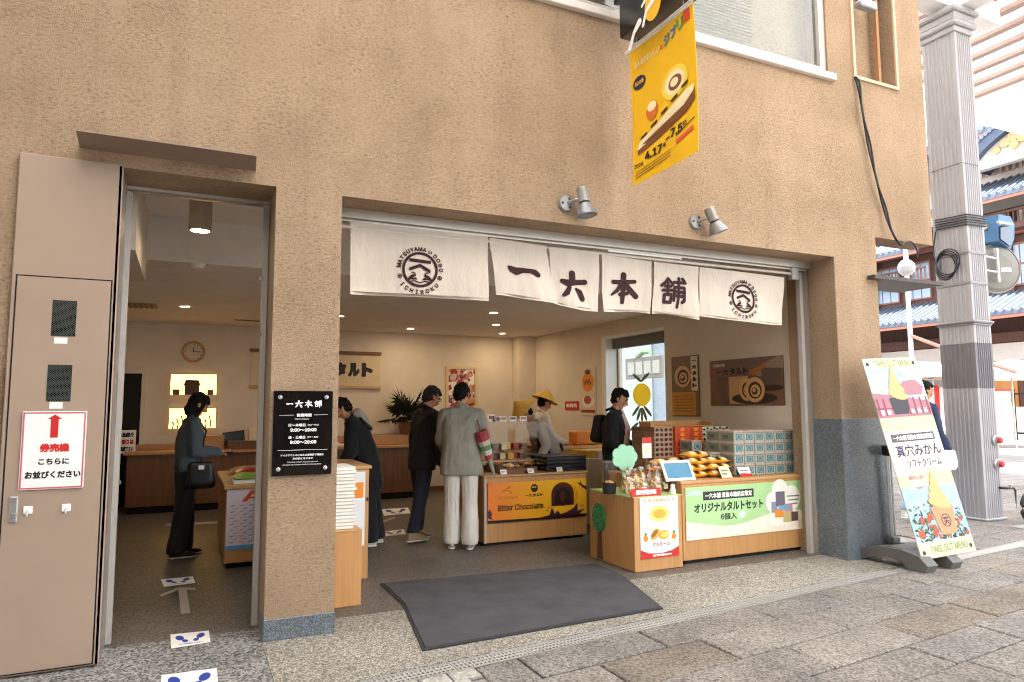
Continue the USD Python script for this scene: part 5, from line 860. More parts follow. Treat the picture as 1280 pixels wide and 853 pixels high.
# left counter with the An poster
lx, ly = fa(278, 713, 2.17)[0], 2.17; zt_ = fa(278, 607, ly)[2]; lc = thing('left_counter', 'oak display counter seen through the doorway with a spotted poster', 'counter')
slabx(lc, 'carcass', lx+.01, ly+.02, .05, .66, 3.7, zt_-.04, OAK); slabx(lc, 'plinth', lx+.04, ly+.06, 0, .64, 3.66, .049, DARK, 0); slabx(lc, 'worktop', lx-.01, ly-.01, zt_-.039, .7, 3.74, zt_, OAKX)
A, B = fa(284, 612, ly), fa(336, 684, ly); ap = thing('counter_poster', 'white poster with orange letters An over small fish-like specks', 'poster'); pw, ph_ = .66, A[2]-B[2]; f = wallframe(A[0], ly+.008, B[2]); part(ap, 'sheet', MB().box((A[0], ly+.008, B[2]), (A[0]+pw, ly+.018, A[2])), plain('poster_lilac', '#d5d0da', .5)); part(ap, 'lettering', MB().flat(fit(glyphs('An', 2, True), .13, ph_*.78, .46, ph_*.96), f, .001), plain('print_vermilion', '#cf4a20', .5)); part(ap, 'blue_edge', MB().flat(sbox(0, 0, pw, ph_*.07), f, .001), plain('print_cyan', '#5b9fd0', .5))
dots = [MB(), MB()]
for i in range(8):
    for j in range(13): dots[(i+j) % 2].flat(affinity.rotate(affinity.scale(Point(.05+i*.08+.03*(j % 2), ph_*(.12+.05*j)).buffer(1, 5), .02, .0055), 12), f, .001)
part(ap, 'speck', dots[0], plain('print_grey_blue', '#8a93ad', .5)).SetCustomDataByKey('kind', 'stuff'); part(ap, 'speck', dots[1], plain('print_salmon', '#dd9a86', .5)).SetCustomDataByKey('kind', 'stuff')
def pillow(nm, lab, x, y, z, a, b, c, m, rz=0, group=None, cat='packet', strip=None):
    t = thing(nm, lab, cat, (x, y, z+.001), rz, group); n = 9; X, Y = np.meshgrid(np.linspace(-1, 1, n), np.linspace(-1, 1, 7), indexing='ij'); e = np.maximum(0, (1-np.abs(X)**4)*(1-np.abs(Y)**3)); jit = nrs.rand(n, 7)*.12
    top = np.stack([X*a/2, Y*b/2*(1-.06*X*X), c*.5+c*.5*e*(1-jit)], -1); bot = np.stack([X*a/2, Y*b/2*(1-.06*X*X), c*.5-c*.5*e], -1); part(t, 'pouch', MB().quadgrid(top).quadgrid(bot[::-1]), m, smooth=50)
    if strip is not None:
        for x0_, x1_, mm in ((-.72, -.3, strip), (-.16, .16, CH), (.3, .72, strip)):
            X, Y = np.meshgrid(np.linspace(x0_, x1_, 5), np.linspace(-.93, -.2, 5), indexing='ij'); e = np.maximum(0, (1-np.abs(X)**4)*(1-np.abs(Y)**3)); part(t, 'label', MB().quadgrid(np.stack([X*a/2, Y*b/2*(1-.06*X*X), c*.5+c*.5*e+.0025], -1)), mm)
    return t
GRN = mat('green_print', '#6f9a3a', .4, col2='#8db04f', scale=20); YEL = mat('yellow_print', '#d8a625', .4, col2='#e8bf4a', scale=20); REDP = plain('red_packet', '#a3241f', .35)
g = 'packets laid out on the left counter'
pillow('sweet_packet', 'green topped white packet at the front of the left counter', lx+.2, ly+.22, zt_, .24, .3, .09, GRN, 4, g); pillow('sweet_packet', 'yellow packet beside the green one on the left counter', lx+.47, ly+.22, zt_, .24, .3, .09, YEL, -3, g); pillow('sweet_packet', 'larger red packet behind the green one on the left counter', lx+.36, ly+.75, zt_, .46, .3, .1, REDP, 2, g); pillow('sweet_packet', 'brown packet at the far side of the left counter', lx+.3, ly+1.15, zt_, .4, .28, .08, KR, 0, g)
carton('white_tray', 'white tray under the green packet on the left counter', lx+.2, ly+.22, zt_-.0, .26, .34, .03, PAPER, 'tray')
# pedestal with stacked white boxes behind the pillar
q0, q1 = fa(417, 668, .53), fa(451, 757, .53); pzt = fa(451, 664, .53)[2]; pd = thing('oak_pedestal', 'small oak pedestal carrying stacked white boxes behind the pillar', 'pedestal'); slabx(pd, 'body', q1[0]-.5, .53, .002, q1[0], .98, pzt, OAK, .003); slabx(pd, 'top', q1[0]-.502, .528, pzt+.001, q1[0]+.002, .982, pzt+.012, OAKX, .002)
FLATB = [gridprint('white_box_print_%d' % i, '#e6e2d8', ('#9a9da0', '#b0a58c')[i % 2], 26, .2, .6) for i in range(2)]; z = pzt+.013; zt2 = fa(447, 584, .53)[2]; nb2 = 18; st = (zt2-z)/nb2
for i in range(nb2):
    t = thing('flat_white_box', ('topmost flat white box of the tall stack on the oak pedestal' if i == nb2-1 else 'lowest flat white box of the stack, lying on the oak pedestal' if i == 0 else 'flat white patterned box within the tall stack on the oak pedestal'), 'box', (q1[0]-.24+rnd.uniform(-.012, .004), .75+rnd.uniform(-.01, .01), z+i*st), rnd.uniform(-2, 2), 'flat white boxes stacked on the pedestal'); part(t, 'box', MB().box((-.2, -.17, .001), (.2, .17, st*.88), .003), FLATB[i % 2]); part(t, 'wrapper_edge', MB().box((-.202, -.172, st*.885), (.202, .172, st-.0015), .002), PAPER)
# second table with a patterned sheet just behind the pedestal
q = fa(460, 690, 1.3); tb2 = thing('side_table', 'narrow oak table with a spotted cloth sheet behind the white box stack', 'table'); zq = fa(458, 582, 1.3)[2]; slabx(tb2, 'body', q[0]-.6, 1.3, .002, q[0], 2.1, zq-.03, OAK); slabx(tb2, 'top', q[0]-.62, 1.29, zq-.029, q[0]+.02, 2.12, zq, OAKX)
part(tb2, 'sheet', MB().box((q[0]-.5, 1.292, .28), (q[0]-.035, 1.2985, zq-.05)), gridprint('spotted_sheet', '#dfe0e2', '#9db0c4', 16, .3)); part(tb2, 'orange_spot', MB().box((q[0]-.13, 1.287, zq-.27), (q[0]-.05, 1.2915, zq-.14), .002), ORANGE); part(tb2, 'hinge', MB().box((q[0]-.02, 1.29, zq-.3), (q[0]-.005, 1.2995, zq-.27)), BLACK)
# godiva counter
gx0, gx1, gy0, gy1 = 1.925, 3.19, 2.08, 2.95; gz1 = .725; gc = thing('chocolate_counter', 'oak island counter with a yellow chocolate banner on its front', 'counter')
slabx(gc, 'carcass', gx0+.01, gy0+.02, .03, gx1-.005, gy1, gz1-.02, OAK); slabx(gc, 'plinth', gx0+.04, gy0+.05, 0, gx1-.04, gy1-.05, .029, DARK, 0); slabx(gc, 'worktop', gx0, gy0, gz1-.019, gx1+.01, gy1+.02, gz1, OAKX); slabx(gc, 'edge_trim', gx0+.012, gy0+.008, .03, gx0+.035, gy0+.0195, gz1-.02, ALU, .001)
A, B = fa(609, 606, gy0), fa(734.5, 645, gy0); cbn = thing('chocolate_banner', 'orange to yellow chocolate roll banner on the island counter front', 'banner'); bw, bh = B[0]-A[0]-.0, (A[2]+fa(734, 590, gy0)[2])/2-.03-(B[2]+fa(609, 655, gy0)[2])/2; f = wallframe(A[0]+.01, gy0+.002, (B[2]+fa(609, 655, gy0)[2])/2)
GRAD = usdkit.material(stage, '/World/Looks/banner_gradient', {'t': ('texture_coordinate', {}), 's': ('separate_xyz', {}), 'mr': ('map_range', {'from_min': A[0], 'from_max': A[0]+bw*.6}), 'r': ('rgb_ramp', {'ramp': [(0, L('#e0701a')), (1, L('#f0b21a'))]}), 'p': ('principled_bsdf', {'roughness': .4})}, [('t.object', 's.vector'), ('s.x', 'mr.value'), ('mr.result', 'r.fac'), ('r.color', 'p.base_color')], surface='p.BSDF')
part(cbn, 'sheet', MB().prism(sbox(0, 0, bw-.02, bh), f, -.012, 0), GRAD)
def cb_(nm, g, d, m): return part(cbn, nm, MB().flat(affinity.scale(g, bw-.02, bh, origin=(0, 0)), f, d), m)
CH = plain('print_choc', '#4d2412', .4); CHD = plain('print_choc_dark', '#1d0e0c', .4); PURP = plain('print_purple_gloss', '#43203a', .35)
rr = lambda x0, y0, x1, y1, r: sbox(x0+r, y0+r, x1-r, y1-r).buffer(r, 8); sq = lambda g: affinity.scale(g, 1/((bw-.02)/bh), 1, origin=(0, 0)); asp = (bw-.02)/bh
bun = affinity.scale(Point(0, 0).buffer(1, 24), .118, .31).union(sbox(-.118, -.3, .118, .0).buffer(0)); cb_('picture', affinity.translate(affinity.scale(Point(0, 0).buffer(1, 24), .13, .3), .782, .58), .001, plain('print_gold', '#e39a12', .4)); cb_('picture', affinity.translate(bun, .745, .62), .002, CH); cb_('picture', affinity.translate(affinity.scale(bun, .72, .72), .745, .57), .003, CHD); cb_('picture', affinity.translate(affinity.scale(Point(0, 0).buffer(1, 14), .03, .14), .745, .56), .004, CH)
cb_('border_strip', Polygon([(0, 0), (1, 0), (1, .07), (.62, .1), (.5, .05), (0, .07)]), .001, CHD)
cb_('picture', union_all([Polygon([(.6, .06), (.63, .3), (.66, .12), (.69, .2), (.72, .1), (.78, .14), (.86, .24), (.9, .38), (.9, .16), (.98, .2), (.92, .08)]), Point(.95, .28).buffer(.012), Point(.6, .3).buffer(.01), Point(.58, .22).buffer(.012)]), .0055, PURP); cb_('picture', Polygon([(.9, .9), (.93, .88), (.94, .95), (.95, .85), (1, .78), (1, .68), (.95, .78)]), .0015, PURP)
cb_('lettering', fit(glyphs('GODIVA', 1, True), .1, .575, .29, .65), .0015, plain('print_bronze', '#b3701a', .35)); cb_('crest', union_all([brush([[(.13, .75, .006), (.17, .82, .01), (.2, .88, .008)]]), brush([[(.17, .8, .008), (.21, .78, .008), (.23, .7, .005)]]), brush([[(.2, .85, .012), (.21, .9, .01)]])]), .0015, plain('print_bronze2', '#b3701a', .35))
cb_('lettering', ichiroku_tart(.36, .6, .19, .08), .0015, INK); c0 = affinity.translate(affinity.scale(Point(0, 0).buffer(1, 20), 1/asp, 1).intersection(sbox(-9, -9, 9, 9)), 0, 0); cb_('crest', affinity.translate(affinity.scale(Point(0, 0).buffer(1, 20), .105/asp, .105), .455, .82), .0015, INK); cb_('crest', affinity.translate(affinity.scale(union_all([ICHI]), .1/asp*1.2, .12, origin=(0, 0)), .43, .78), .003, YELLOW)
cb_('lettering', fit(glyphs('Bitter Chocolate', 2, True), .095, .285, .545, .44), .0015, CHD); cb_('picture', Polygon([(0, .3), (.02, .34), (.03, .28), (.04, .24), (.03, .16), (.05, .08), (.0, .14)]), .0015, PURP)
# goods on the island counter
BOXK = plain('black_gift_box', '#17161a', .3); bx0, bx1 = fa(673, 575, gy0+.3)[0], fa(722, 575, gy0+.3)[0]
for k in range(4):
    for j in range(2): carton('black_gift_box', ('lowest', 'second lowest', 'second highest', 'topmost')[k]+' long black gift box in the '+('front', 'rear')[j]+' stack on the island counter', (bx0+bx1)/2+(.0), gy0+.2+.22*j, gz1+.042*k, bx1-bx0-.01, .2, .041, BOXK, group='black gift boxes stacked on the island counter')
def pcard(px, py, y, zz, lab, m=PAPER, w=.075, h=.055):
    q = fa(px, py, y); t = thing('price_card', lab, 'card', (q[0], y, zz+.002)); f2 = Frame((0, 0, 0), (1, 0, 0), (0, .5, .87)); part(t, 'card', MB().prism(sbox(-w/2, 0, w/2, h), f2, 0, .003), m); part(t, 'print', MB().flat(union_all([sbox(-w*.35, h*.55, w*.3, h*.7), sbox(-w*.35, h*.25, w*.1, h*.4)]), f2, .004), plain('card_print', '#8c8378', .6)); return t
pcard(630, 588, gy0+.05, gz1, 'left white price card at the front of the island counter'); pcard(664, 585, gy0+.05, gz1, 'middle white price card at the front of the island counter'); pcard(700, 583, gy0+.05, gz1, 'cream price card in front of the black gift boxes', CARD)
for k in range(3): carton('cake_tray', ('nearest', 'middle', 'farthest')[k]+' dark tray of wrapped cakes left of the black gift boxes', fa(640, 580, gy0+.3)[0], gy0+.2+.24*k, gz1, .42, .2, .06+.03*k, OAKD, 'tray')
for k in range(26):
    x, y = rnd.uniform(fa(612, 580, gy0+.2)[0], bx0-.06), gy0+rnd.uniform(.1, .62); pillow('wrapped_cake', 'small wrapped cake lying in the trays on the island counter', x, y, gz1+(.068 if y > gy0+.33 else .062)+(.03 if y > gy0+.56 else 0), .11, .06, .035, rnd.choice([KR, CH, CARD, plain('foil_bronze', '#8a6238', .3, metal=.5), ORANGE]), rnd.uniform(0, 90), 'wrapped cakes on the island counter')
ac = thing('acrylic_case', 'clear acrylic display case with cards on top of the island counter', 'display case'); a0, a1 = fa(600, 560, gy0+.5)[0]-.02, fa(668, 560, gy0+.5)[0]; az0, az1 = gz1+.12, fa(640, 527, gy0+.5)[2]
for nm, a, b in (('pane', (a0, gy0+.42, az0), (a1, gy0+.4205, az1)), ('pane', (a0, gy0+.42, az1), (a1, gy0+.8, az1+.0005)), ('pane', (a1, gy0+.421, az0), (a1+.0005, gy0+.8, az1)), ('shelf', (a0, gy0+.425, az0+.11), (a1-.002, gy0+.8, az0+.1105))): part(ac, nm, MB().box(a, b), ACRYL)
part(ac, 'base', MB().box((a0, gy0+.42, gz1+.1), (a1, gy0+.8, az0-.001)), OAKX)
for k in range(14):
    lv2 = k % 2; carton('sweet_box', ('small box of sweets on the upper shelf of the acrylic case', 'small box of sweets on the lower shelf of the acrylic case')[lv2], a0+.07+.085*(k//2), gy0+.56+.04*(k % 3), (az0+.112, az0+.001)[lv2], .07, .1, .07, (KR, GRN, CH, CARD, YEL, REDP, OAKD)[k//2], group=('boxes on the upper acrylic shelf', 'boxes on the lower acrylic shelf')[lv2])
for k, (px, py) in enumerate(((604, 522), (616, 524), (622, 530), (630, 534), (642, 535), (655, 535), (602, 537))):
    q = fa(px, py, gy0+.44+.03*(k < 3)); t = thing('menu_card', 'white picture card propped on the acrylic case', 'card', (q[0], gy0+.46+.05*(k < 3), az1+.001), group='white picture cards propped on the acrylic case'); hh3 = .06+(.02 if k < 2 else 0); part(t, 'card', MB().box((-.045, -.003, 0), (.045, .003, hh3)), PAPER); part(t, 'print', MB().box((-.033, -.0045, hh3*.35), (.033, -.0031, hh3*.8)), (KR, TARTB, plain('card_rose', '#c08a80', .6))[k % 3])
# rear serving counter where the clerks stand, with boards on it
rc_ = thing('serving_counter', 'cream serving counter behind the island with trays and sweets', 'counter'); slabx(rc_, 'body', 2.75, 3.35, .0, W_R-.35, 3.85, .86, plain('cream_counter', '#d5c3a5', .5)); slabx(rc_, 'top', 2.72, 3.32, .861, W_R-.33, 3.88, .9, OAKX)
slabx(rc_, 'side_cabinet', 3.62, 2.75, .0, 4.2, 3.31, .80, plain('cream_cabinet', '#d9c9ae', .5))
tr_ = thing('serving_tray', 'long wooden tray on the serving counter before the clerks', 'tray', (3.2, 3.5, .901)); part(tr_, 'tray', MB().box((-.5, -.14, 0), (.4, .14, .02), .004), OAKX); part(tr_, 'rim', MB().box((-.5, -.145, .0205), (.4, -.13, .045)).box((-.5, .13, .0205), (.4, .145, .045)), OAKX)
for k in range(9):
    carton('yellow_sweet_box', 'yellow sweet box on the low cabinet right of the clerks', 3.70+.15*(k % 3)+.02, 2.9+.14*(k//3), .80, .13, .11, .09, (YEL, CARD, YEL)[k % 3], group='yellow sweet boxes right of the clerks')
hp_ = thing('gift_hamper', 'orange gift hamper on the wall side behind the clerks', 'hamper', (4.3, 3.95, .9)); part(hp_, 'shelf', MB().box((-.3, -.12, -.9), (.45, .35, 0)), OAK); part(hp_, 'basket', MB().box((-.22, -.1, .001), (.1, .12, .2), .02), ORANGE); part(hp_, 'wrap', MB().lathe([(0, .38), (.03, .3), (.11, .22), (.14, .12), (.13, 0.002), (0, .001)], (.25, 0, 0)), YEL)
def treecut(nm, lab, x, y, z, h, r, plane, m, trunk=True):      # flat cut-out tree board, 15 mm thick
    t = thing(nm, lab, 'decoration', (x, y, z+.001)); fr_ = Frame((0, 0, 0), (1, 0, 0), (0, 0, 1)) if plane == 'y' else Frame((0, 0, 0), (0, -1, 0), (0, 0, 1))
    sc_ = lambda: union_all([Point((r-.028)*math.cos(k*math.pi/8), h-r*1.25+(r*1.25-.028)*math.sin(k*math.pi/8)).buffer(.03, 5) for k in range(16)]+[affinity.scale(Point(0, h-r*1.25).buffer(1, 20), r-.015, r*1.25-.015)]).buffer(.0)
    part(t, 'crown', MB().prism(sc_(), fr_, 0, .022), m)
    if trunk: part(t, 'trunk', MB().prism(union_all([Polygon([(-r*.36, 0), (r*.36, 0), (r*.2, h-r*2.2), (-r*.2, h-r*2.2)])]), fr_, -.001, .0145), plain('cutout_trunk', '#5f3c22', .6, var=.3, scale=8, stretch=(5, 5, .5)))
    return t
DG = mat('cutout_green', '#2f7d46', .7, .2, 40); DOTM = plain('cutout_dot', '#8cc29a', .6)
q = sx(724, 552, 3.9); treecut('tree_cutout', 'small green tree cut-out beside the yellow sweet boxes', 3.93, 2.86, .89, .29, .075, 'y', DG)
# right counter (green banner) and its products
ry0 = .53; rx0, rx1 = 3.255, 4.835; rzt = .752; rcn = thing('gift_counter', 'long oak gift counter with a pale green banner at the right of the opening', 'counter')
slabx(rcn, 'carcass', rx0+.004, ry0+.012, .03, rx1, 1.75, rzt-.03, OAK); slabx(rcn, 'plinth', rx0+.03, ry0+.03, 0, rx1-.02, 1.7, .029, DARK, 0); slabx(rcn, 'worktop', rx0-.004, ry0, rzt-.029, rx1+.005, 1.76, rzt, OAKX); slabx(rcn, 'front_panel', rx0+.006, ry0+.004, .035, rx1-.002, ry0+.0115, rzt-.031, OAK, .002)
A, B, C, D = fa(857, 610, ry0), fa(1007, 600, ry0), fa(857, 677, ry0), fa(1007, 660, ry0); gx_0, gx_1, gz_0, gz_1 = (A[0]+C[0])/2, (B[0]+D[0])/2, (C[2]+D[2])/2, (A[2]+B[2])/2; gw, gh = gx_1-gx_0, gz_1-gz_0
gb = thing('gift_banner', 'pale green banner with dark lettering on the gift counter front', 'banner'); f = wallframe(gx_0, ry0-.004, gz_0); part(gb, 'sheet', MB().prism(sbox(0, 0, gw, gh), f, -.006, 0), plain('print_mint', '#a9cf92', .45))
def gb_(nm, g, d, m): return part(gb, nm, MB().flat(affinity.scale(g, gw, gh, origin=(0, 0)), f, d), m)
wave = Polygon([(0, 0), (1, 0), (1, .38)]+[(x, .28+.09*math.sin(x*7+2.2)+.06*x) for x in np.linspace(1, 0, 24)]); gb_('picture', wave, .001, mat('print_sand', '#ecdcc2', .5, col2='#f0e2d2', scale=6)); gb_('picture', union_all([sbox(0, .08, .99, .2)]).intersection(Polygon([(0, .1), (.5, .14), (1, .22), (1, .3), (.5, .2), (0, .15)])), .0016, plain('print_light_sand', '#eedfcf', .5))
gb_('picture', union_all([Point(.04+.03*i, .87+.04*(i % 2)).buffer(.03) for i in range(3)]), .001, plain('print_aqua', '#b7dccb', .5))
cl = union_all([affinity.scale(Point(x, y).buffer(1, 18), rx, ry) for x, y, rx, ry in ((.77, .83, .07, .22), (.7, .6, .055, .2), (.87, .66, .08, .25), (.77, .5, .1, .25), (.74, .25, .07, .15), (.82, .3, .09, .2))]); gb_('picture', cl, .002, plain('print_cloud_white', '#eeeade', .5))
for i, (x, y, w_, h_, c) in enumerate(((.69, .38, .05, .22, '#8d8fae'), (.73, .5, .08, .3, '#6f6a78'), (.72, .28, .075, .17, '#e8922e'), (.8, .36, .075, .18, '#b58a9c'), (.79, .17, .07, .22, '#c9b27a'), (.86, .18, .06, .19, '#5b4b44'), (.75, .42, .09, .1, '#7da7cc'))): gb_('picture', sbox(x, y, x+w_, y+h_), .003+.0006*i, plain('print_pack_%d' % i, c, .4))
for i in range(3): gb_('text_line', sbox(.83+.01*i, .68-.08*i, .94-.01*i, .705-.08*i), .003, plain('print_text_grey_%d' % i, '#6f7a66', .5))
gb_('label_strip', sbox(.135, .735, .545, .9), .001, plain('print_ink_green', '#2c3134', .5)); gb_('lettering', fit(glyphs('一六本舗 道後本館前店限定', 2), .15, .765, .53, .87), .002, PAPER); gb_('lettering', fit(glyphs('オリジナルタルトセット', 3), .065, .5, .62, .685), .001, plain('print_forest', '#24392c', .5)); gb_('lettering', fit(glyphs('6個入', 2), .27, .33, .4, .46), .001, plain('print_forest2', '#24392c', .5)); gb_('picture', affinity.scale(Point(.445, .41).buffer(1, 14), .025, .07), .001, plain('print_white_spot', '#dfeedd', .5))
for x in (.015, .985):
    for y in (.06, .94): part(gb, 'pin', MB().lathe([(0, 0), (.007, 0), (.006, .004), (0, .005)], (gx_0+x*gw, ry0-.004, gz_0+y*gh), 'y'), STEEL)
# teal gift boxes: one box, then copies
TEAL = gridprint('teal_box_print', '#7c9ea0', '#c9d3c9', 17, .34, .45, (1, 1, 1.0), '#4f8796'); TEALS = plain('teal_box_side', '#a3a596', .5); LIDW = plain('box_lid_rose', '#c3ab9e', .5)
bxl, bxr = fa(918, 580, ry0+.14)[0], fa(993.5, 580, ry0+.14)[0]; bwid = (bxr-bxl)/6; zb0 = rzt+.004; ztp = fa(955, 538, ry0+.14)[2]; bht = (ztp-zb0)/4
def tealbox(x, y, z, first=[None]):
    lab, grp = 'teal patterned gift box in the wide stack on the gift counter', 'teal gift boxes stacked on the gift counter'
    if first[0] is None:
        t = first[0] = thing('teal_gift_box', lab, 'box', (x, y, z), 0, grp); a, d, c = bwid*.47, .1, bht
        part(t, 'body', MB().box((-a, -d, 0), (a, d, c*.9), .002), TEALS); f = Frame((-a, -d, 0), (1, 0, 0), (0, 0, 1)); part(t, 'front_print', MB().flat(sbox(.008, .008, 2*a-.008, c*.82), f, .0008), plain('teal_front', '#aab0a2', .45)); part(t, 'emblem', MB().flat(sbox(a*.3, c*.14, a*1.7, c*.72), f, .0016), plain('teal_emblem', '#4f747a', .45)); part(t, 'emblem_ring', MB().flat(affinity.scale(Point(a, c*.44).buffer(1, 14), a*.5, c*.24).difference(affinity.scale(Point(a, c*.44).buffer(1, 14), a*.36, c*.17)), f, .0024), plain('teal_pale', '#86a1a0', .45)); part(t, 'red_line', MB().flat(sbox(a*.08, c*.78, a*1.92, c*.83), f, .0016), plain('box_line_red', '#8a4a40', .5)); part(t, 'side_print', MB().flat(sbox(.012, .01, 2*d-.012, c*.8), Frame((-a, d, 0), (0, -1, 0), (0, 0, 1)), .0008), plain('teal_side', '#7c8070', .5)); part(t, 'side_band', MB().flat(sbox(.05, .03, .12, c*.6), Frame((-a, d, 0), (0, -1, 0), (0, 0, 1)), .0016), plain('teal_side_dark', '#54655c', .5)); part(t, 'lid', MB().box((-a-.001, -d-.002, c*.905), (a+.001, d+.002, c-.001), .002), LIDW)
    else: copyof(first[0], loc=(x, y, z), rz=rnd.uniform(-.7, .7), label=lab, group=grp)
for r in range(4):
    for c in range(6):
        for d in range(2): tealbox(bxl+bwid*(c+.5), ry0+.24+.205*d, zb0+bht*r)
tealbox(bxr+bwid*.5, ry0+.26, zb0); tealbox(bxl-bwid*.5, ry0+.44, zb0); tealbox(bxl-bwid*.5, ry0+.44, zb0+bht)
for r in range(3): tealbox(bxl-bwid*(.55), ry0+.70, zb0+bht*r)
# patterned boxes behind
def pattbox(nm, m, lidm, lab, grp, a, b, c):
    t = thing(nm, lab, 'box', (0, 0, 0), 0, grp); part(t, 'body', MB().box((-a/2, -b/2, 0), (a/2, b/2, c*.93), .002), m); part(t, 'lid_edge', MB().box((-a/2-.001, -b/2-.001, c*.932), (a/2+.001, b/2+.001, c-.001), .001), lidm)
    f = Frame((-a/2, -b/2, 0), (1, 0, 0), (0, 0, 1)); return t, f
def stackof(nm, m, lidm, lab, grp, dims, places, deco):
    t, f = pattbox(nm, m, lidm, lab, grp, *dims); deco(t, f, *dims)
    for i, p in enumerate(places):
        if i == 0: t.GetAttribute('xformOp:translate').Set(Gf.Vec3d(*map(float, p))) if t.GetAttribute('xformOp:translate') else UsdGeom.Xformable(t).AddTranslateOp().Set(Gf.Vec3d(*map(float, p)))
        else: copyof(t, loc=p, rz=rnd.uniform(-.8, .8), label=lab, group=grp)
def decoA(t, f, a, b, c):
    for i in range(4): part(t, 'leaf_print', MB().flat(affinity.rotate(affinity.scale(Point(a*(.14+.24*i), c*.46).buffer(1, 8), a*.09, c*.3), 20*(-1)**i), f, .001), (CHD, CH)[i % 2])
def decoB(t, f, a, b, c):
    for i in range(3): part(t, 'panel_print', MB().flat(sbox(a*(.06+.32*i), c*.12, a*(.3+.32*i), c*.8), f, .001), (plain('red_panel', '#b8301c', .45), ORANGE, plain('red_panel2', '#c24a22', .45))[i])
def decoC(t, f, a, b, c):
    for i in range(4): part(t, 'flower_print', MB().flat(affinity.scale(Point(a*(.14+.24*i), c*(.35+.25*(i % 2))).buffer(1, 7), a*.1, c*.24), f, .001), (INK, plain('dark_leaf_print', '#3d5340', .5), CH, INK)[i])
by = ry0+.85; z0 = rzt+.003; sh = .052
xA, xB, xC, xD = fa(818, 560, by)[0], fa(842, 560, by)[0], fa(876, 560, by)[0], fa(900, 560, by)[0]
zA = fa(830, 530, by)[2]; nA = max(4, int((zA-z0)/sh))
stackof('brown_gift_box', plain('brown_box', '#a8866a', .5), plain('brown_lid', '#c3a588', .5), 'brown leaf patterned gift box in the left rear stack', 'brown gift boxes stacked by the side window', (xB-xA-.004, .2, sh), [((xA+xB)/2, by+.1, z0+sh*i) for i in range(nA)]+[((xA+xB)/2, by+.31, z0+sh*i) for i in range(nA)], decoA)
stackof('red_gift_box', plain('red_box', '#cf5a2c', .45), plain('red_lid', '#b9431e', .45), 'orange red gift box in the middle rear stack', 'orange red gift boxes stacked in the middle', ((xC-xB)/2-.002, .2, sh), [(xB+(xC-xB)*(.25+.5*j), by+.1-.04, z0+sh*i) for i in range(nA) for j in range(2)], decoB)
stackof('floral_gift_box', plain('floral_box', '#d3cdb3', .5), plain('floral_lid', '#6d7355', .5), 'black and cream floral gift box in the right rear stack', 'floral gift boxes stacked behind the teal boxes', (.2, .18, sh), [(xC+.1+.205*j, by+.06+.03*j, z0+sh*i) for j in range(3) for i in range(nA-(0 if j < 2 else 1))]+[(xC+.08, by-.16, z0+sh*i) for i in range(nA-3)], decoC)
tt = thing('wooden_lid_tray', 'brown wooden tray lying on top of the rear gift box stacks', 'tray', ((xB+xC)/2-.05, by+.1, z0+sh*nA+.002)); part(tt, 'base', MB().box((-.42, -.09, 0), (.42, .12, .012), .003), OAK); part(tt, 'rim', MB().box((-.42, .1, .0125), (.42, .12, .06)).box((-.42, -.09, .0125), (-.4, .099, .05)).box((.4, -.09, .0125), (.42, .099, .05)), OAK)
# yellow orange pouches
PCH = gridprint('orange_pouch', '#e2a02a', '#f0d79c', 15, .3, .3, (1, 1, 1), '#b8661c'); PCHL = plain('pouch_label', '#f2d9a0', .4)
def P2(px, py, y): return fa(px, py, y)[0]
for i, (px, y, lv) in enumerate(((826, ry0+.28, 0), (826, ry0+.28, 1), (829, ry0+.3, 2), (866, ry0+.22, 0), (866, ry0+.22, 1), (868, ry0+.24, 2), (868, ry0+.26, 3), (896, ry0+.2, 0), (895, ry0+.22, 1), (893, ry0+.24, 2), (846, ry0+.4, 2), (846, ry0+.4, 1), (846, ry0+.4, 0))):
    pillow('orange_pouch', 'yellow orange cake pouch piled on the gift counter', P2(px, 590, y), y, rzt+.062*lv, .28, .17, .066, PCH, rnd.uniform(-6, 6), 'yellow orange pouches piled on the gift counter', 'pouch', PCHL)
q = fa(853, 601, ry0+.03); tbl = thing('tablet_display', 'tilted tablet with a blue screen at the front of the gift counter', 'tablet', (q[0], ry0+.05, rzt+.001)); f2 = Frame((-.17, 0, .0), (1, 0, 0), (-.04, .42, .9)); part(tbl, 'frame', MB().prism(sbox(0, 0, .34, .2).difference(sbox(.025, .025, .315, .175)), f2, -.006, .01), WHITE); part(tbl, 'screen', MB().prism(sbox(.024, .024, .316, .176), f2, -.006, .004), plain('tablet_blue', '#3d7fa0', .12)); part(tbl, 'stand', MB().box((-.1, .07, 0), (.1, .12, .09), .01), WHITE)
pcard(909, 594, ry0+.06, rzt, 'cream recipe card leaning on the orange pouches', CARD, .13, .12); t = pcard(933, 593, ry0+.06, rzt, 'white card with a red band before the teal boxes', PAPER, .15, .1); part(t, 'red_band', MB().prism(sbox(-.075, 0, .075, .03), Frame((0, 0, 0), (1, 0, 0), (0, .5, .87)), .0032, .005), RED)
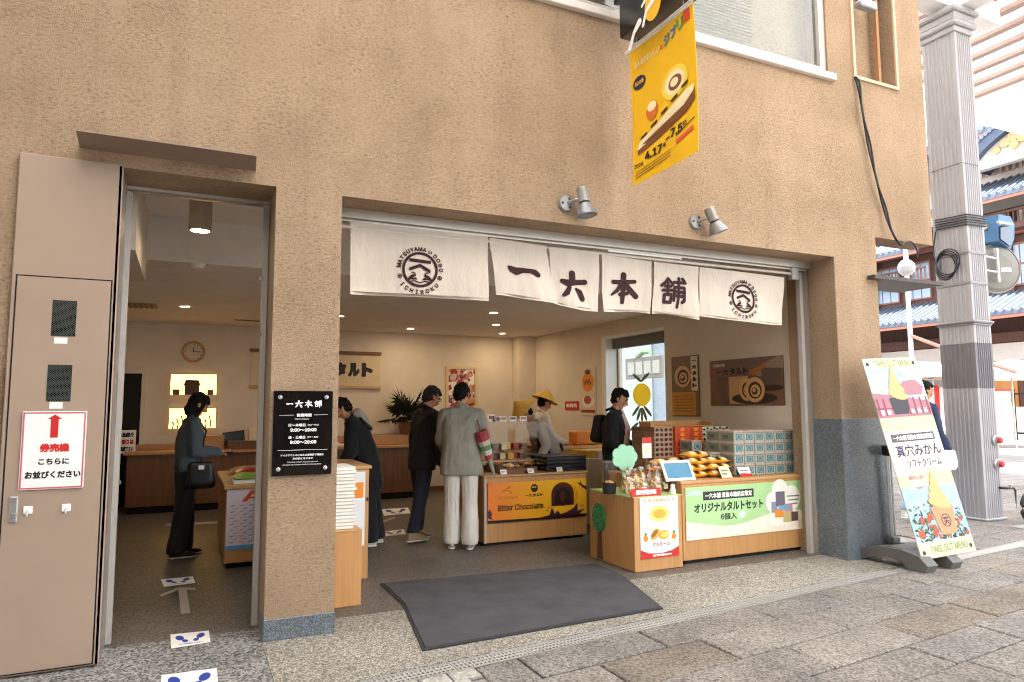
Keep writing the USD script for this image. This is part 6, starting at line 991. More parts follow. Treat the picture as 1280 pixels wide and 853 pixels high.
# small front stand with trees, cookies bags and poster
fx0, fx1, fy0, fy1, fz = 2.675, 3.197, .462, 1.2, .648; fs = thing('snack_stand', 'small oak snack stand with a green top beside the door mat', 'stand'); slabx(fs, 'body', fx0, fy0, .004, fx1, fy1, fz-.012, OAK, .003); slabx(fs, 'green_top', fx0-.004, fy0-.004, fz-.011, fx1+.004, fy1+.004, fz, plain('green_felt', '#a8bb76', .7), .002)
for s_, m in ((-.015, DG),):
    y, z = sx(751, 690, fx0)[1], .02; t = treecut('tree_cutout', 'green foam tree cut-out with brown trunk fixed to the stand side', fx0-.004, y, z, sx(750, 629, fx0)[2]-z, .105, 'x', DG)
    dm_ = MB(); rd = random.Random(3)
    for i in range(26):
        a, r_ = rd.uniform(0, 6.28), .09*math.sqrt(rd.random()); dm_.flat(Point(r_*math.cos(a), sx(750, 629, fx0)[2]-z-.131+r_*1.25*math.sin(a)).buffer(.0055, 4), Frame((0, 0, 0), (0, -1, 0), (0, 0, 1)), .0228+.00003*i)
    part(t, 'dot_print', dm_, DOTM).SetCustomDataByKey('kind', 'stuff')
A, B, C, D = fa(799, 622, fy0), fa(847, 620, fy0), fa(801, 699, fy0), fa(848, 695, fy0); sp = thing('snack_poster', 'white and red snack poster on the front of the small stand', 'poster'); sx0, sx1, sz0, sz1 = (A[0]+C[0])/2, (B[0]+D[0])/2, (C[2]+D[2])/2, (A[2]+B[2])/2; sw, sh_ = sx1-sx0, sz1-sz0; f = wallframe(sx0, fy0-.005, sz0); part(sp, 'sheet', MB().prism(sbox(0, 0, sw, sh_), f, -.004, 0), plain('print_pale_mint', '#d3e6d8', .45))
def sp_(nm, g, d, m): return part(sp, nm, MB().flat(affinity.scale(g, sw, sh_, origin=(0, 0)).intersection(sbox(0, 0, sw, sh_)), f, d), m)
sp_('picture', union_all([affinity.scale(Point(.5, .3).buffer(1, 24), .62, .24), sbox(0, .0, 1, .3)]), .001, plain('print_plate_white', '#f5f0e6', .45)); sp_('label_strip', Polygon([(0, 0), (1, 0), (1, .16), (.8, .1), (.5, .07), (.2, .09), (0, .15)]), .002, RED)
NUT = plain('print_biscuit', '#e0a53c', .45); CRM = plain('print_walnut', '#9a6228', .45)
for x, y, a, b in ((.38, .39, .13, .075), (.36, .4, .1, .04)): sp_('picture', affinity.rotate(affinity.scale(Point(x, y).buffer(1, 16), a, b), 30), .002 if b > .05 else .003, NUT if b > .05 else CRM)
sp_('picture', affinity.scale(Point(.6, .37).buffer(1, 16), .14, .075), .0036, NUT); sp_('picture', affinity.scale(Point(.63, .37).buffer(1, 16), .1, .045), .0044, plain('print_biscuit_light', '#f2c660', .45))
for x in (.13, .87): sp_('picture', affinity.scale(Point(x, .33).buffer(1, 12), .06, .05), .003, ORANGE); sp_('picture', affinity.scale(Point(x, .4).buffer(1, 8), .03, .03), .003, GREEN)
sp_('picture', affinity.scale(Point(.5, .72).buffer(1, 20), .26, .13), .002, plain('print_lemon', '#f3d773', .45)); sp_('picture', affinity.scale(Point(.5, .72).buffer(1, 20), .17, .075), .003, NUT)     # a plain biscuit where the cartoon mascot is
sp_('lettering', fit(glyphs('クルミーユ', 3), .3, .19, .76, .255), .0032, CRM); sp_('lettering', fit(glyphs('とろけるおいしさ', 1, size=40), .1, .92, .92, .97), .002, ORANGE); sp_('lettering', fit(glyphs('好評発売中', 2, size=40), .3, .025, .8, .06), .003, PAPER)
# top of the stand
q = fa(785, 590, .72); mt_ = mat('cutout_mint', '#8fc3a3', .6, .08, 6); t = thing('tree_cutout', 'mint green cloud shaped tree cut-out standing on the snack stand', 'decoration', (q[0], .78, fz+.001)); zc_ = fa(785, 560, .78)[2]-fz; part(t, 'crown', MB().prism(union_all([Point(.075*math.cos(k*.9)*1.15, zc_-.085+.065*math.sin(k*.9)).buffer(.055, 8) for k in range(7)]+[Point(0, zc_-.085).buffer(.09)]), Frame((0, 0, 0), (1, 0, 0), (0, 0, 1)), 0, .015), mt_); part(t, 'trunk', MB().prism(sbox(-.02, 0, .02, zc_-.12), Frame((0, 0, 0), (1, 0, 0), (0, 0, 1)), -.006, -.001), mt_)
bwl = thing('snack_bowl', 'dark bowl of snacks at the left of the small stand', 'bowl', (fa(763, 612, .78)[0], .8, fz+.001)); part(bwl, 'bowl', MB().lathe([(0, 0), (.06, 0), (.065, .1), (.06, .1), (.055, .012), (0, .012)], (0, 0, 0)), BLACK, smooth=40)
for k in range(9): a = k*2.4; r_ = .04*math.sqrt(k/9); part(bwl, 'snack', MB().tm(trimesh.creation.icosphere(1, .018)).add(np.zeros((1, 3)), np.zeros((0, 3), int)) if False else MB().add(np.array(trimesh.creation.icosphere(1, .018).vertices)+[r_*math.cos(a), r_*math.sin(a), .09+.004*(k % 4)], trimesh.creation.icosphere(1, .018).faces), KR)
cyl = thing('plastic_tube_case', 'clear upright plastic case at the left rear of the snack stand', 'case', (fa(762, 600, 1.0)[0], 1.0, fz+.001)); part(cyl, 'tube', MB().lathe([(.07, 0), (.07, .26)], (0, 0, 0)), FILM); part(cyl, 'lid', MB().lathe([(0, .262), (.072, .262), (.072, .275), (0, .275)], (0, 0, 0)), STEEL)
BIS = [plain('biscuit_%d' % i, c, .6, var=.15, scale=30) for i, c in enumerate(('#e8c893', '#dcb077', '#f0dcb6', '#dfa87c'))]
for i, (px, py, y) in enumerate(((787, 612, .62), (803, 612, .58), (820, 611, .6), (795, 604, .74), (812, 604, .72), (828, 608, .7), (803, 598, .84), (783, 606, .76))):
    x = fa(px, py, y)[0]; t = thing('cookie_bag', ('front left', 'front middle', 'front right', 'middle left', 'middle', 'far right', 'rear middle', 'rear left')[i]+' clear bag of biscuits with a '+('red', 'yellow')[i % 2]+' ribbon on the snack stand', 'bag', (x, y, fz+.001), rnd.uniform(-25, 25), 'clear biscuit bags on the snack stand'); H_ = .16+.03*(i % 3)
    for k in range(9): ic = trimesh.creation.cylinder(radius=.025, height=.012, sections=10); R_ = trimesh.transformations.rotation_matrix(rnd.uniform(0, 1.5), [rnd.random(), rnd.random(), .1]); v = trimesh.transform_points(ic.vertices, R_)+[rnd.uniform(-.03, .03), rnd.uniform(-.02, .02), .022+.0145*k]; part(t, 'biscuit', MB().add(v, ic.faces), BIS[(i+k) % 4])
    n = 12; prof = [(.055, 0), (.065, .05), (.058, .11), (.03, H_), (.012, H_+.012), (.045, H_+.06)]; V = []
    for r_, z_ in prof:
        for a in np.arange(n)*2*math.pi/n: rr_ = r_*(1+.12*math.sin(3*a+z_*60+i)); V.append([rr_*math.cos(a), rr_*.75*math.sin(a), z_])
    V = np.array(V).reshape(len(prof), n, 3); V = np.concatenate([V, V[:, :1]], 1); part(t, 'film', MB().quadgrid(V), FILM, smooth=True); part(t, 'ribbon', MB().lathe([(.013, H_+.002), (.018, H_+.006), (.013, H_+.012)], (0, 0, 0)), (RED, YELLOW)[i % 2]); part(t, 'label', MB().box((-.025, -.047, .03), (.025, -.044, .075)), CARD)
A, B = fa(789, 619, fy0+.02), fa(826, 610, fy0+.02); rs = thing('red_shelf_card', 'red card with white lettering at the front edge of the snack stand', 'card'); part(rs, 'card', MB().box((A[0], fy0+.02, fz+.001), (B[0], fy0+.026, B[2]+.004)), RED); part(rs, 'lettering', MB().flat(fit(glyphs('新発売', 4), A[0]+.05, fz+.015, B[0]-.05, B[2]-.006), wallframe(0, fy0+.02, 0), .001), WHITE)
wf = thing('white_figurine', 'tiny white figurine at the right front corner of the snack stand', 'figurine', (fa(841, 616, fy0+.04)[0], fy0+.04, fz+.001)); part(wf, 'body', MB().lathe([(0, 0), (.026, 0), (.03, .03), (.02, .055), (.022, .075), (.012, .09), (0, .092)], (0, 0, 0)), WHITE, smooth=True); part(wf, 'base', MB().lathe([(0, -.0005), (.03, 0), (.03, .006), (0, .006)], (0, 0, 0)), CARD)
q = fa(808, 560, .95); ps = thing('price_sign', 'small red and white price sign on a stick behind the biscuit bags', 'sign', (q[0], .95, fz+.001)); zq2 = fa(808, 560, .95)[2]-fz; part(ps, 'stick', MB().tube([(0, 0, 0), (0, 0, zq2)], .006), STEEL); part(ps, 'card', MB().box((-.055, -.01, zq2-.1), (.055, -.004, zq2+.1), .002), PAPER); part(ps, 'red_panel', MB().box((-.055, -.0125, zq2+.045), (.055, -.0101, zq2+.1)), RED); part(ps, 'print', MB().box((-.03, -.0125, zq2-.06), (.03, -.0101, zq2+.02)), CARD)
# ------------------------------------------------------------------ people
_ico = {n: np.array(trimesh.creation.icosphere(n, 1.0).vertices) for n in (1, 2, 3)}
def hullset(groups, refine=.03, taubin=8, n=1):
    ms = [manifold3d.Manifold.hull_points(np.vstack([np.asarray(p, float)+_ico[n]*np.asarray(r, float) for p, r in g])) for g in groups]
    m = manifold3d.Manifold.batch_boolean(ms, manifold3d.OpType.Add)
    if refine: m = m.refine_to_length(refine)
    k = m.to_mesh(); t = trimesh.Trimesh(k.vert_properties[:, :3], k.tri_verts, process=True)
    if taubin: trimesh.smoothing.filter_taubin(t, iterations=taubin)
    return t
def folds(t, amp=.012, f=(9, 9, 4), seed=0):
    v = np.array(t.vertices); n = np.array(t.vertex_normals); d = meshkit.fbm(v*np.array(f), 3, seed)-.5; d = d+.7*(abs(meshkit.noise(v*np.array(f)*[1.6, 1.6, 2.2]+v[:, [2, 0, 1]]*3, seed+9)-.5)-.25) if amp > .0095 else d; t.vertices = v+n*(d*amp*2)[:, None]; return t
def rotx(a): a = math.radians(a); return np.array([[1, 0, 0], [0, math.cos(a), -math.sin(a)], [0, math.sin(a), math.cos(a)]])
def roty(a): a = math.radians(a); return np.array([[math.cos(a), 0, math.sin(a)], [0, 1, 0], [-math.sin(a), 0, math.cos(a)]])
def rotz(a): a = math.radians(a); return np.array([[math.cos(a), -math.sin(a), 0], [math.sin(a), math.cos(a), 0], [0, 0, 1]])
SKIN = plain('skin', '#c08a66', .5, var=.08); SHADOWSKIN = plain('lips', '#9a5a4a', .5); HAIRS = {'black': mat('hair_black', '#100d0c', .75, .5, 60, .9, 90, stretch=(1, 1, .2), spec=.25), 'grey': mat('hair_grey', '#35312e', .75, .5, 60, .9, 90, stretch=(1, 1, .2), spec=.25)}
EYEW = plain('eye_dark', '#1a1210', .3)
def cl_mat(n, c, b=.25): return mat('cloth_'+n, c, .9, .12, 9, .5, 8, sheen=.05, stretch=(1, 1, .22), bdist=.03, detail=3)
def human(name, label, loc, yaw, h=1.68, lean=0, headp=10, heady=0, arms=((15, 8, 30, 0), (15, 8, 30, 0)), legs=((4, 4), (-4, 4)), top=None, hem=.80, topgrow=.03, pants=None, leg_r=(.095, .075, .075), shoe=None, sole=None, hair='black', bob=False, hat=False, sleeve_to=1.0, inner=None, girth=1.0, flare=0.0):
    k = h/1.7; P = np.array([0, 0, .90]); T = roty(lean); t = T@np.array([0, 0, 1.0]); C = P+t*.33; N = P+t*.51; fwd = T@np.array([1.0, 0, 0])
    HR = rotz(heady)@roty(lean*.55+headp); HC = N+roty(lean*.8+headp*.5)@np.array([.015, 0, .155]); tr = lambda p: HC+HR@np.array(p)
    J = {}
    for s, (af, ao, eb, inn) in zip((1, -1), arms):
        S = N-t*.065+np.array([0, s*.175*girth, 0]); d = T@(roty(-af)@(rotx(s*ao)@np.array([0, 0, -1.0]))); E = S+d*.275
        d2 = T@(roty(-(af+eb))@np.array([0, 0, -1.0]))+np.array([0, -s*inn, 0]); d2 /= np.linalg.norm(d2); W = E+d2*.235; J[s] = (S, E, W, d2)
    LG = {}
    for s, (th, kb) in zip((1, -1), legs):
        Hp = P+np.array([0, s*.085, -.03]); K = Hp+.40*np.array([math.sin(math.radians(th)), s*.02, -math.cos(math.radians(th))]); A = K+.40*np.array([math.sin(math.radians(th-kb)), 0, -math.cos(math.radians(th-kb))]); LG[s] = (Hp, K, A)
    dz = .085-min(LG[1][2][2], LG[-1][2][2]); off = np.array([0, 0, dz])
    # body: one continuous skin surface
    G = [[(P+[0, .07, 0], .09), (P+[0, -.07, 0], .09), (P+t*.16+[0, .06, 0], .08), (P+t*.16+[0, -.06, 0], .08)], [(P+t*.16+[0, .06, 0], .08), (P+t*.16+[0, -.06, 0], .08), (C+[0, .08, 0], .09), (C+[0, -.08, 0], .09)], [(C+[0, .08, 0], .09), (C+[0, -.08, 0], .09), (N-t*.05+[0, .1, 0], .06), (N-t*.05+[0, -.1, 0], .06)],
         [(N-t*.02, .058), (HC-HR@np.array([.015, 0, .06]), .05)],
         [(tr((-.012, 0, .02)), (.088, .074, .095)), (tr((.012, 0, -.02)), (.07, .06, .075))], [(tr((.012, 0, -.02)), .062), (tr((.045, 0, -.085)), .028), (tr((.03, .025, -.075)), .025), (tr((.03, -.025, -.075)), .025)],
         [(tr((.085, 0, .005)), .010), (tr((.103, 0, -.03)), .0125), (tr((.085, 0, -.035)), .016)], [(tr((.07, .03, -.02)), .022), (tr((.07, -.03, -.02)), .022), (tr((.075, 0, .03)), .02)],
         [(tr((-.005, .078, -.005)), (.018, .008, .028)), (tr((-.01, .076, .005)), (.016, .008, .022))], [(tr((-.005, -.078, -.005)), (.018, .008, .028)), (tr((-.01, -.076, .005)), (.016, .008, .022))]]
    for s in (1, -1):
        S, E, W, d2 = J[s]; Hp, K, A = LG[s]; side = np.array([0, -s, 0.0]); nrm = np.cross(d2, side); nrm /= np.linalg.norm(nrm)+1e-9; lat = np.cross(nrm, d2)
        G += [[(N-t*.06+[0, s*.08, 0], .06), (S, .052)], [(S, .05), (E, .038)], [(E, .038), (W, .026)], [(W, .026), (W+d2*.03, (.03)), (W+d2*.07+lat*.02, .017), (W+d2*.07-lat*.02, .017)],
              [(W+d2*.02+lat*.025, .013), (W+d2*.05+lat*.048+nrm*.01, .0105)], [(W+d2*.05+lat*.048+nrm*.01, .0105), (W+d2*.08+lat*.045+nrm*.022, .009)]]
        for i, (o, ln) in enumerate(((.028, .062), (.010, .07), (-.009, .064), (-.026, .05))):
            a = W+d2*.075+lat*o; b = a+d2*ln*.5+nrm*.006; c = b+(d2*.7+nrm*.7)*ln*.5; G += [[(a, .0105), (b, .0095)], [(b, .0095), (c, .008)]]
        G += [[(Hp, .078), (K, .05)], [(K, .05), (A, .035)], [(A, .035), (A+[.0, 0, -.04], .035), (A+[.12, 0, -.055], .022)]]
    p = thing(name, label, 'person', (loc[0], loc[1], loc[2] if len(loc) > 2 else 0), yaw)
    def put(par, nm, m, mt, smooth=True, lab=None):
        v = (np.array(m.vertices)+off)*k; return part(par, nm, (v, np.array(m.faces)), mt, smooth, lab)
    body = put(p, 'body', hullset(G, .025, 6), SKIN)
    for s in (1, -1): put(body, 'eye', hullset([[(tr((.083, s*.03, .012)), (.008, .012, .006)), (tr((.08, s*.035, .012)), (.006, .008, .005))]], 0, 0), EYEW); put(body, 'eyebrow', hullset([[(tr((.088, s*.018, .03)), .004), (tr((.08, s*.045, .03)), .003)]], 0, 0), HAIRS[hair])
    put(body, 'lips', hullset([[(tr((.083, .018, -.058)), .005), (tr((.09, 0, -.057)), .006), (tr((.083, -.018, -.058)), .005)]], 0, 0), SHADOWSKIN)
    # trousers
    if pants:
        tg = [[(P+[0, .085, .05], .1*girth), (P+[0, -.085, .05], .1*girth), (LG[1][0], .1), (LG[-1][0], .1)]]
        for s in (1, -1): Hp, K, A = LG[s]; r1, r2, r3 = leg_r; tg += [[(Hp, r1+.008), (K, r2)], [(K, r2), (A+[0, 0, .03], r3), (A+[-.005, 0, -.0], r3*.97)]]
        tm_ = folds(hullset(tg, .03, 6), .009, (8, 8, 4), 3); v = np.array(tm_.vertices)
        for s in (1, -1):
            a_ = LG[s][2][2]-.03+.05*(leg_r[2] < .09); mk = (v[:, 1]*s > 0) & (v[:, 2] < a_); v[mk, 2] = a_
        tm_.vertices = v; put(p, 'trousers', tm_, pants)
    # shoes
    for s in (1, -1):
        A = LG[s][2]; sh = hullset([[(A+[-.03, 0, -.035], (.04, .036, .035)), (A+[-.03, 0, -.0], .036), (A+[.05, 0, -.04], (.04, .04, .03))], [(A+[.05, 0, -.04], (.04, .04, .03)), (A+[.14, s*.005, -.055], (.045, .04, .022)), (A+[-.04, 0, -.05], (.035, .035, .025))]], .03, 4); v = np.array(sh.vertices); v[:, 2] = np.maximum(v[:, 2], A[2]-.075); sh.vertices = v; q = put(p, 'shoe', sh, shoe or BLACK)
        if sole: so = hullset([[(A+[-.045, 0, -.073], (.036, .037, .011)), (A+[.06, 0, -.073], (.04, .043, .011)), (A+[.145, s*.005, -.073], (.047, .042, .011))]], 0, 0); put(q, 'sole', so, sole)
    # upper garment with sleeves and a hem
    if top:
        g = topgrow; bz = P[2]-hem; hemc = P-np.array([0, 0, bz*.8])-t*(bz*.2) if bz > 0 else P-t*bz
        tg = [[(C+[0, .085*girth, 0], .095+g), (C+[0, -.085*girth, 0], .095+g), (N-t*.05+[0, .11*girth, 0], .058+g*.6), (N-t*.05+[0, -.11*girth, 0], .058+g*.6)], [(C+[0, .085*girth, 0], .095+g), (C+[0, -.085*girth, 0], .095+g), (P+t*.12+[0, .075*girth, 0], .09+g), (P+t*.12+[0, -.075*girth, 0], .09+g)],
              [(P+t*.12+[0, .075*girth, 0], .09+g), (P+t*.12+[0, -.075*girth, 0], .09+g), (hemc+[0, .085*girth+flare, .03], .085+g+flare*.6), (hemc+[0, -.085*girth-flare, .03], .085+g+flare*.6)], [(N-t*.03, .062), (N+t*.01, .055)], [(N-t*.03, .066), (N+t*.0+fwd*.03, .045), (N+t*.03-fwd*.02, .05)]]
        for s in (1, -1):
            S, E, W, d2 = J[s]; We = E+(W-E)*sleeve_to; tg += [[(N-t*.06+[0, s*.09, 0], .06+g*.5), (S, .055+g*.7)], [(S, .055+g*.7), (E, .043+g*.75)]]+([[(E, .043+g*.75), (We, .033+g*.6)]] if sleeve_to > .1 else [])
        gm = folds(hullset(tg, .024, 5), .014, (8, 8, 4.5), 5); v = np.array(gm.vertices); zc_ = hemc[2]-.005
        if bz > -.05: low = v[:, 2] < zc_; v[low, 2] = zc_+(v[low, 2]-zc_)*.12; gm.vertices = v
        tp_ = put(p, 'top', gm, top)
        if inner is not None: put(tp_, 'shirt', hullset([[(C+fwd*(.095+g)+[0, .035, 0], .04), (C+fwd*(.095+g)+[0, -.035, 0], .04), (N+fwd*.06-t*.01, .034), (P+t*.1+fwd*(.09+g)+[0, .03, 0], .04), (P+t*.1+fwd*(.09+g)+[0, -.03, 0], .04)]], .03, 3), inner)
    if top:
        a_ = np.linspace(0, 2*math.pi, 17); put(tp_, 'collar', trimesh.Trimesh(*MB().tube(np.array([N+t*.015+fwd*(.012+.064*math.cos(x)+.0)+np.array([0, .066*math.sin(x), 0])-t*.03*math.cos(x) for x in a_]), .017, 6, cap=False).mesh(), process=False), top)
        for s in (1, -1):
            S, E, W, d2 = J[s]; put(tp_, 'cuff', hullset([[(E+(W-E)*(sleeve_to-.1), .036+g*.62), (E+(W-E)*sleeve_to, .036+g*.6)]], 0, 0), top)
    # hair
    hg = [[(tr((-.018, 0, .032)), (.099, .086, .096))]]
    hm = manifold3d.Manifold.hull_points(np.vstack([tr((-.018, 0, .034))+(_ico[3]*[.1, .087, .098])@HR.T] + ([tr((-.05, 0, -.07))+(_ico[2]*[.062, .088, .06])@HR.T, tr((-.03, 0, -.12))+(_ico[2]*[.06, .086, .03])@HR.T] if bob else [tr((-.055, 0, -.035))+(_ico[2]*[.052, .066, .05])@HR.T])))
    cut = manifold3d.Manifold.hull_points(np.array([tr(c) for c in ((.02, -.09, .058), (.14, -.09, .045), (.02, .09, .058), (.14, .09, .045), (.0, -.12, -.22), (.14, -.12, -.22), (.0, .12, -.22), (.14, .12, -.22))]))
    hm = (hm-cut).refine_to_length(.014); q = hm.to_mesh(); hmx = trimesh.Trimesh(q.vert_properties[:, :3], q.tri_verts, process=True); trimesh.smoothing.filter_taubin(hmx, iterations=3); hmx = folds(hmx, .016, (34, 34, 13), 9)
    hp_ = put(p, 'hair', hmx, HAIRS[hair])
    if bob:
        for s in (1, -1): put(hp_, 'side_lock', folds(hullset([[(tr((.035, s*.072, .05)), .022), (tr((.03, s*.078, -.04)), .02), (tr((.02, s*.075, -.13)), .016)]], .02, 3), .006, (50, 50, 12)), HAIRS[hair])
        put(hp_, 'fringe', folds(hullset([[(tr((.075, .045, .05)), .016), (tr((.085, 0, .055)), .016), (tr((.075, -.045, .05)), .016), (tr((.04, 0, .1)), .03)]], .02, 3), .006, (50, 50, 12)), HAIRS[hair])
    else: put(hp_, 'fringe', folds(hullset([[(tr((.068, .045, .066)), .017), (tr((.078, 0, .068)), .018), (tr((.068, -.045, .066)), .017), (tr((.03, 0, .105)), .03)]], .02, 3), .008, (60, 60, 16)), HAIRS[hair])
    return p, dict(J=J, LG=LG, N=N, C=C, P=P, t=t, fwd=fwd, tr=tr, off=off, k=k, put=put, yaw=yaw, loc=loc, HR=HR)
def wpt(info, v):                                 # a point of the figure's own space in the world
    v = (np.asarray(v)+info['off'])*info['k']; return rotz(info['yaw'])@v+np.array([info['loc'][0], info['loc'][1], info['loc'][2] if len(info['loc']) > 2 else 0])
WSH = plain('white_shoe', '#d8d5cf', .5); SOLEW = plain('sole_white', '#dcd9d2', .5)
# woman in a denim jacket
f0 = gr(232, 697); p, I = human('person', 'person with a dark bob in a grey denim jacket looking down by the left counter', (f0[0]-.02, f0[1]+.05), 8, 1.60, lean=4, headp=24, arms=((10, 8, 78, .35), (6, 10, 84, .3)), legs=((2, 3), (-4, 3)), top=cl_mat('denim_jacket', '#46535a'), hem=.86, topgrow=.028, pants=cl_mat('black_trousers', '#131318'), leg_r=(.1, .09, .1), shoe=BLACK, sole=SOLEW, bob=True)
w = wpt(I, I['J'][-1][2]); ph = thing('mobile_phone', 'dark phone held by the woman in the denim jacket', 'phone'); part(ph, 'body', MB().box((w[0]+.02, w[1]-.01, w[2]-.01), (w[0]+.15, w[1]+.06, w[2]+.0), .003), BLACK); part(ph, 'screen', MB().box((w[0]+.028, w[1]-.004, w[2]+.0005), (w[0]+.142, w[1]+.054, w[2]+.0015)), plain('phone_glass', '#3a4148', .1))
hb0 = wpt(I, I['P']+[.08, -.2, -.03]); bg = thing('shoulder_bag', 'black shoulder bag hanging at the denim jacket woman\'s hip', 'bag'); part(bg, 'pouch', MB().tm(hullset([[(hb0+[-.07, 0, -.12], .05), (hb0+[.11, 0, -.12], .05), (hb0+[-.06, 0, .06], .035), (hb0+[.1, 0, .06], .035)]], .04, 4)), plain('bag_leather', '#101013', .4), smooth=True); sh0 = wpt(I, I['N']+[-.0, .09, .02]); part(bg, 'strap', MB().tube([hb0+[.02, 0, .07], hb0+[.04, -.02, .3], (hb0+sh0)/2+[.1, -.06, .12], sh0+[.03, -.02, .03]], .009, 6), BLACK); part(bg, 'tag', MB().box((hb0[0]+.0, hb0[1]-.058, hb0[2]+.02), (hb0[0]+.05, hb0[1]-.05, hb0[2]+.06)), PAPER)
# stooping person in black behind the pillar
f0 = gr(463, 684); p, I = human('person', 'person in a long black coat stooping over the side table behind the pillar', (f0[0]+.0, f0[1]+.1), 165, 1.62, lean=24, headp=28, arms=((25, 8, 30, .2), (20, 8, 30, .2)), legs=((0, 3), (-5, 3)), top=cl_mat('black_coat', '#0f0f13'), hem=.62, topgrow=.05, pants=cl_mat('black_trousers2', '#111116'), leg_r=(.1, .09, .095), shoe=WSH, sole=SOLEW, bob=False, flare=.02)
I['put'](p, 'hood', folds(hullset([[(I['N']-I['fwd']*.09+I['t']*.04+[0, .06, 0], .06), (I['N']-I['fwd']*.09+I['t']*.04+[0, -.06, 0], .06), (I['N']-I['fwd']*.13-I['t']*.1, .05)]], .03, 4), .01), cl_mat('grey_hood', '#9b958c'))
for s in (1, -1): I['put'](p, 'bag_strap', hullset([[(I['N']-I['t']*.03-I['fwd']*.1+[0, s*.1, 0], .018), (I['C']-I['fwd']*.16+[0, s*.1, 0], .02)]], 0, 0), BLACK)
# man in dark jacket
f0 = gr(527, 676); p, I = human('person', 'man in a dark jacket and dark jeans with glasses leaning towards the grey-shirted person', (f0[0]-.0, f0[1]+.02), 12, 1.69, lean=7, headp=22, heady=-6, arms=((8, 8, 40, .2), (4, 9, 25, .2)), legs=((5, 9), (-8, 6)), top=cl_mat('navy_jacket', '#1d1a1c'), hem=.76, topgrow=.035, pants=cl_mat('dark_jeans', '#1d2330'), leg_r=(.092, .075, .068), shoe=plain('beige_shoe', '#8f8064', .6), sole=SOLEW, hair='grey', inner=cl_mat('pale_shirt', '#b9ada0'))
for s in (1, -1):
    a = np.linspace(0, 2*math.pi, 13); ring_ = np.array([I['tr']((.098, s*.032+.024*math.cos(x), .01+.018*math.sin(x))) for x in a]); I['put'](p, 'spectacle_rim', trimesh.Trimesh(*MB().tube(ring_, .003, 5, cap=False).mesh(), process=False), BLACK, False); I['put'](p, 'spectacle_arm', trimesh.Trimesh(*MB().tube([I['tr']((.095, s*.056, .015)), I['tr']((.0, s*.085, .02))], .003, 5).mesh(), process=False), BLACK, False)
# person in grey-green shirt and white trousers, seen from behind
f0 = gr(577, 686); p, I = human('person', 'person in a loose grey-green shirt and wide white trousers seen from behind', (f0[0]+.0, f0[1]+.02), 66, 1.70, lean=4, headp=14, heady=-20, arms=((12, 10, 60, .1), (16, 14, 70, .1)), legs=((1, 2), (-3, 2)), top=cl_mat('sage_shirt', '#8f8d80'), hem=.74, topgrow=.036, pants=cl_mat('white_trousers', '#d3cec6'), leg_r=(.09, .08, .092), shoe=plain('silver_shoe', '#a3a09b', .3, metal=.5), sole=SOLEW, girth=1.0, flare=.015)
a, b = fa(603, 546, f0[1]-.14), fa(622, 606, f0[1]-.14); um = thing('folded_umbrella', 'furled umbrella striped red green and white hanging at the shirt wearer\'s right side', 'umbrella'); ax = b-a; ln = np.linalg.norm(ax); ax /= ln; MBu = MB(); U0 = a-ax*.06
for i, c in enumerate(('#8f2f3c', '#a8323e', '#b9b3ac', '#5f8a5a', '#cfc9c2', '#a83a44', '#9c9892')):
    t0_, t1_ = i/7*.36, (i+1)/7*.36; R_ = lambda t_: 0.015+.056*math.sin(min(1, (.4-t_)/.36)*1.4) ; part(um, 'panel', MB().tube([U0+ax*t0_, U0+ax*(t0_+t1_)/2, U0+ax*t1_], [R_(t0_), R_((t0_+t1_)/2), R_(t1_)], 10), plain('umbrella_%d' % i, c, .6))
part(um, 'tip', MB().tube([U0+ax*.36, U0+ax*.43, U0+ax*.5], [.026, .018, .007], 8), plain('umbrella_tip', '#8f8d8c', .5)); part(um, 'handle', MB().tube([U0, U0-ax*.12], .009, 6), OAKD)
# clerks in straw hats
STRAW = mat('straw_hat', '#e0b048', .7, .2, 40, .4, 90)
def clerk(label, loc, yaw, h, lean, hp0, **kw):
    p, I = human('person', label, loc, yaw, h, lean=lean, headp=hp0, top=cl_mat('white_smock', '#d2c9bc'), hem=.8, topgrow=.03, pants=cl_mat('dark_trousers', '#1c1b20'), **kw)
    c = I['tr']((-.01, 0, .075)); prof = [(0, .14), (.02, .128), (.1, .06), (.215, -.03), (.212, -.036), (.1, .05), (0, .118)]; m = trimesh.creation.revolve(np.array(prof), sections=28); v = np.array(m.vertices)@I['HR'].T+c; I['put'](p, 'straw_hat', trimesh.Trimesh(v, m.faces, process=False), STRAW, 40)
    q = I['C']; I['put'](p, 'apron', folds(hullset([[(q+I['fwd']*.07+[0, .08, -.05], .075), (q+I['fwd']*.07+[0, -.08, -.05], .075), (I['P']+I['fwd']*.07+[0, .09, -.1], .08), (I['P']+I['fwd']*.07+[0, -.09, -.1], .08)], [(q+[0, .105, -.12], .055), (q+[0, -.105, -.12], .055), (I['P']+I['t']*.1, .1)]], .03, 4), .008), cl_mat('black_apron', '#131318')); return p, I
c0 = fa(691, 570, 3.16); clerk('clerk in a straw hat bowing to the left behind the acrylic case', (c0[0]+.02, 3.16), 172, 1.62, 36, 24, arms=((20, 8, 40, .2), (20, 8, 40, .2)))
c1 = fa(675, 510, 4.15); clerk('clerk in a straw hat standing upright behind the bowing clerk', (c1[0]-.03, 4.15), -8, 1.62, 6, 18, arms=((20, 8, 50, .2), (20, 8, 50, .2)), legs=((2, 3), (-2, 3)))
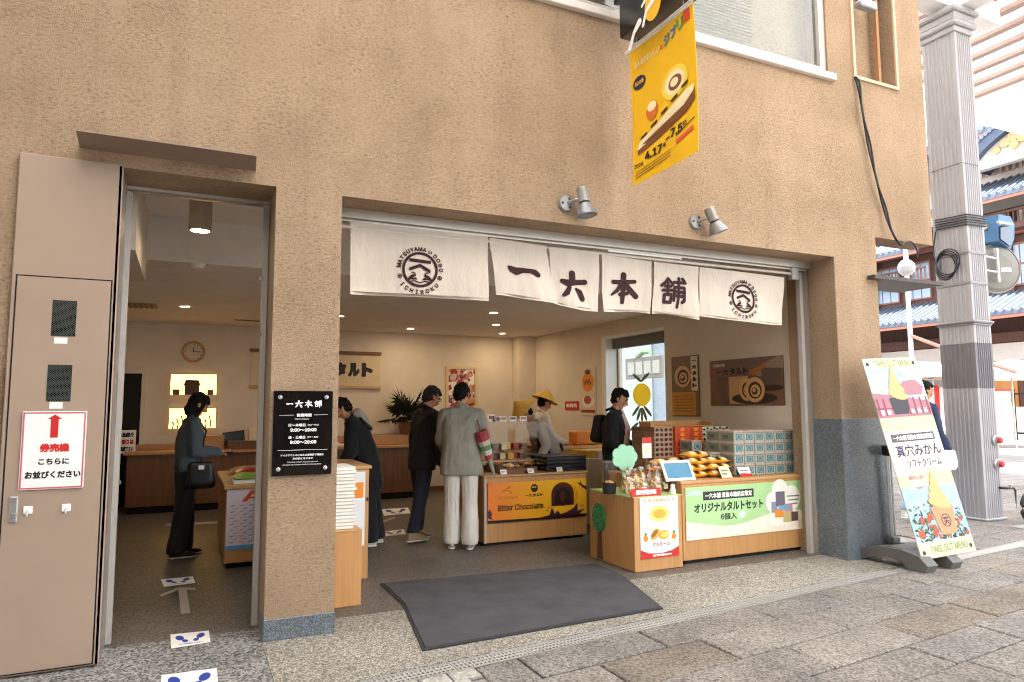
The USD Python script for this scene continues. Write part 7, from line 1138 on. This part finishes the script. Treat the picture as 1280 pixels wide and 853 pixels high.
# young man by the gift counter
f0 = fa(767, 560, 2.05); p, I = human('person', 'young man with black hair in a black jacket looking at the gift boxes', (f0[0]-.0, 2.05), -46, 1.655, lean=4, headp=20, arms=((8, 9, 55, .3), (4, 10, 35, .25)), top=cl_mat('black_jacket', '#121216'), hem=.84, topgrow=.04, pants=cl_mat('grey_trousers', '#4a4e55'), shoe=BLACK, inner=cl_mat('pink_tee', '#d0b3a4'))
bk_ = thing('backpack', 'black backpack worn by the young man by the gift counter', 'backpack'); w0 = wpt(I, I['C']-I['fwd']*.2); part(bk_, 'pack', MB().tm(folds(hullset([[(w0+[.03, .07, .08], .05), (w0+[.03, -.06, .08], .05), (w0+[.0, .08, -.14], .06), (w0+[.0, -.07, -.14], .06)]], .04, 4), .008)), cl_mat('backpack', '#0e0f12'), smooth=True)
for s in (1, -1): a_, b_, c_ = (wpt(I, v) for v in (I['N']-I['fwd']*.1+[0, s*.1, .01], I['N']+I['fwd']*.06+[0, s*.1, .0], I['C']+I['fwd']*.13+[0, s*.12, -.08])); part(bk_, 'strap', MB().tube([a_, (a_+b_)/2+[0, 0, .035], b_, c_], .016, 6), BLACK)
# passer-by beyond the leaning banner
f0 = gr(1159, 651); p, I = human('person', 'passer-by in a navy top and pale jeans with a white bag beyond the leaning banner', (f0[0], f0[1]), -20, 1.78, lean=3, headp=8, arms=((22, 8, 25, .1), (6, 8, 30, .1)), legs=((18, 12), (-16, 14)), top=cl_mat('navy_top', '#27344f'), hem=.86, topgrow=.03, pants=cl_mat('pale_jeans', '#8fa9c4'), leg_r=(.095, .08, .08), shoe=WSH, sole=SOLEW)
w0 = wpt(I, I['J'][-1][2]); wb = thing('white_bag', 'white bag carried by the passer-by in the navy top', 'bag'); part(wb, 'pouch', MB().tm(folds(hullset([[(w0+[-.06, -.02, -.06], .05), (w0+[.06, -.02, -.06], .05), (w0+[-.07, -.02, -.22], .055), (w0+[.07, -.02, -.22], .055)]], .05, 4), .012)), plain('bag_white', '#dbd6d2', .6), smooth=True); part(wb, 'handle', MB().tube([w0+[-.05, -.02, -.02], w0+[0, -.02, .04], w0+[.05, -.02, -.02]], .012, 6), BLACK)
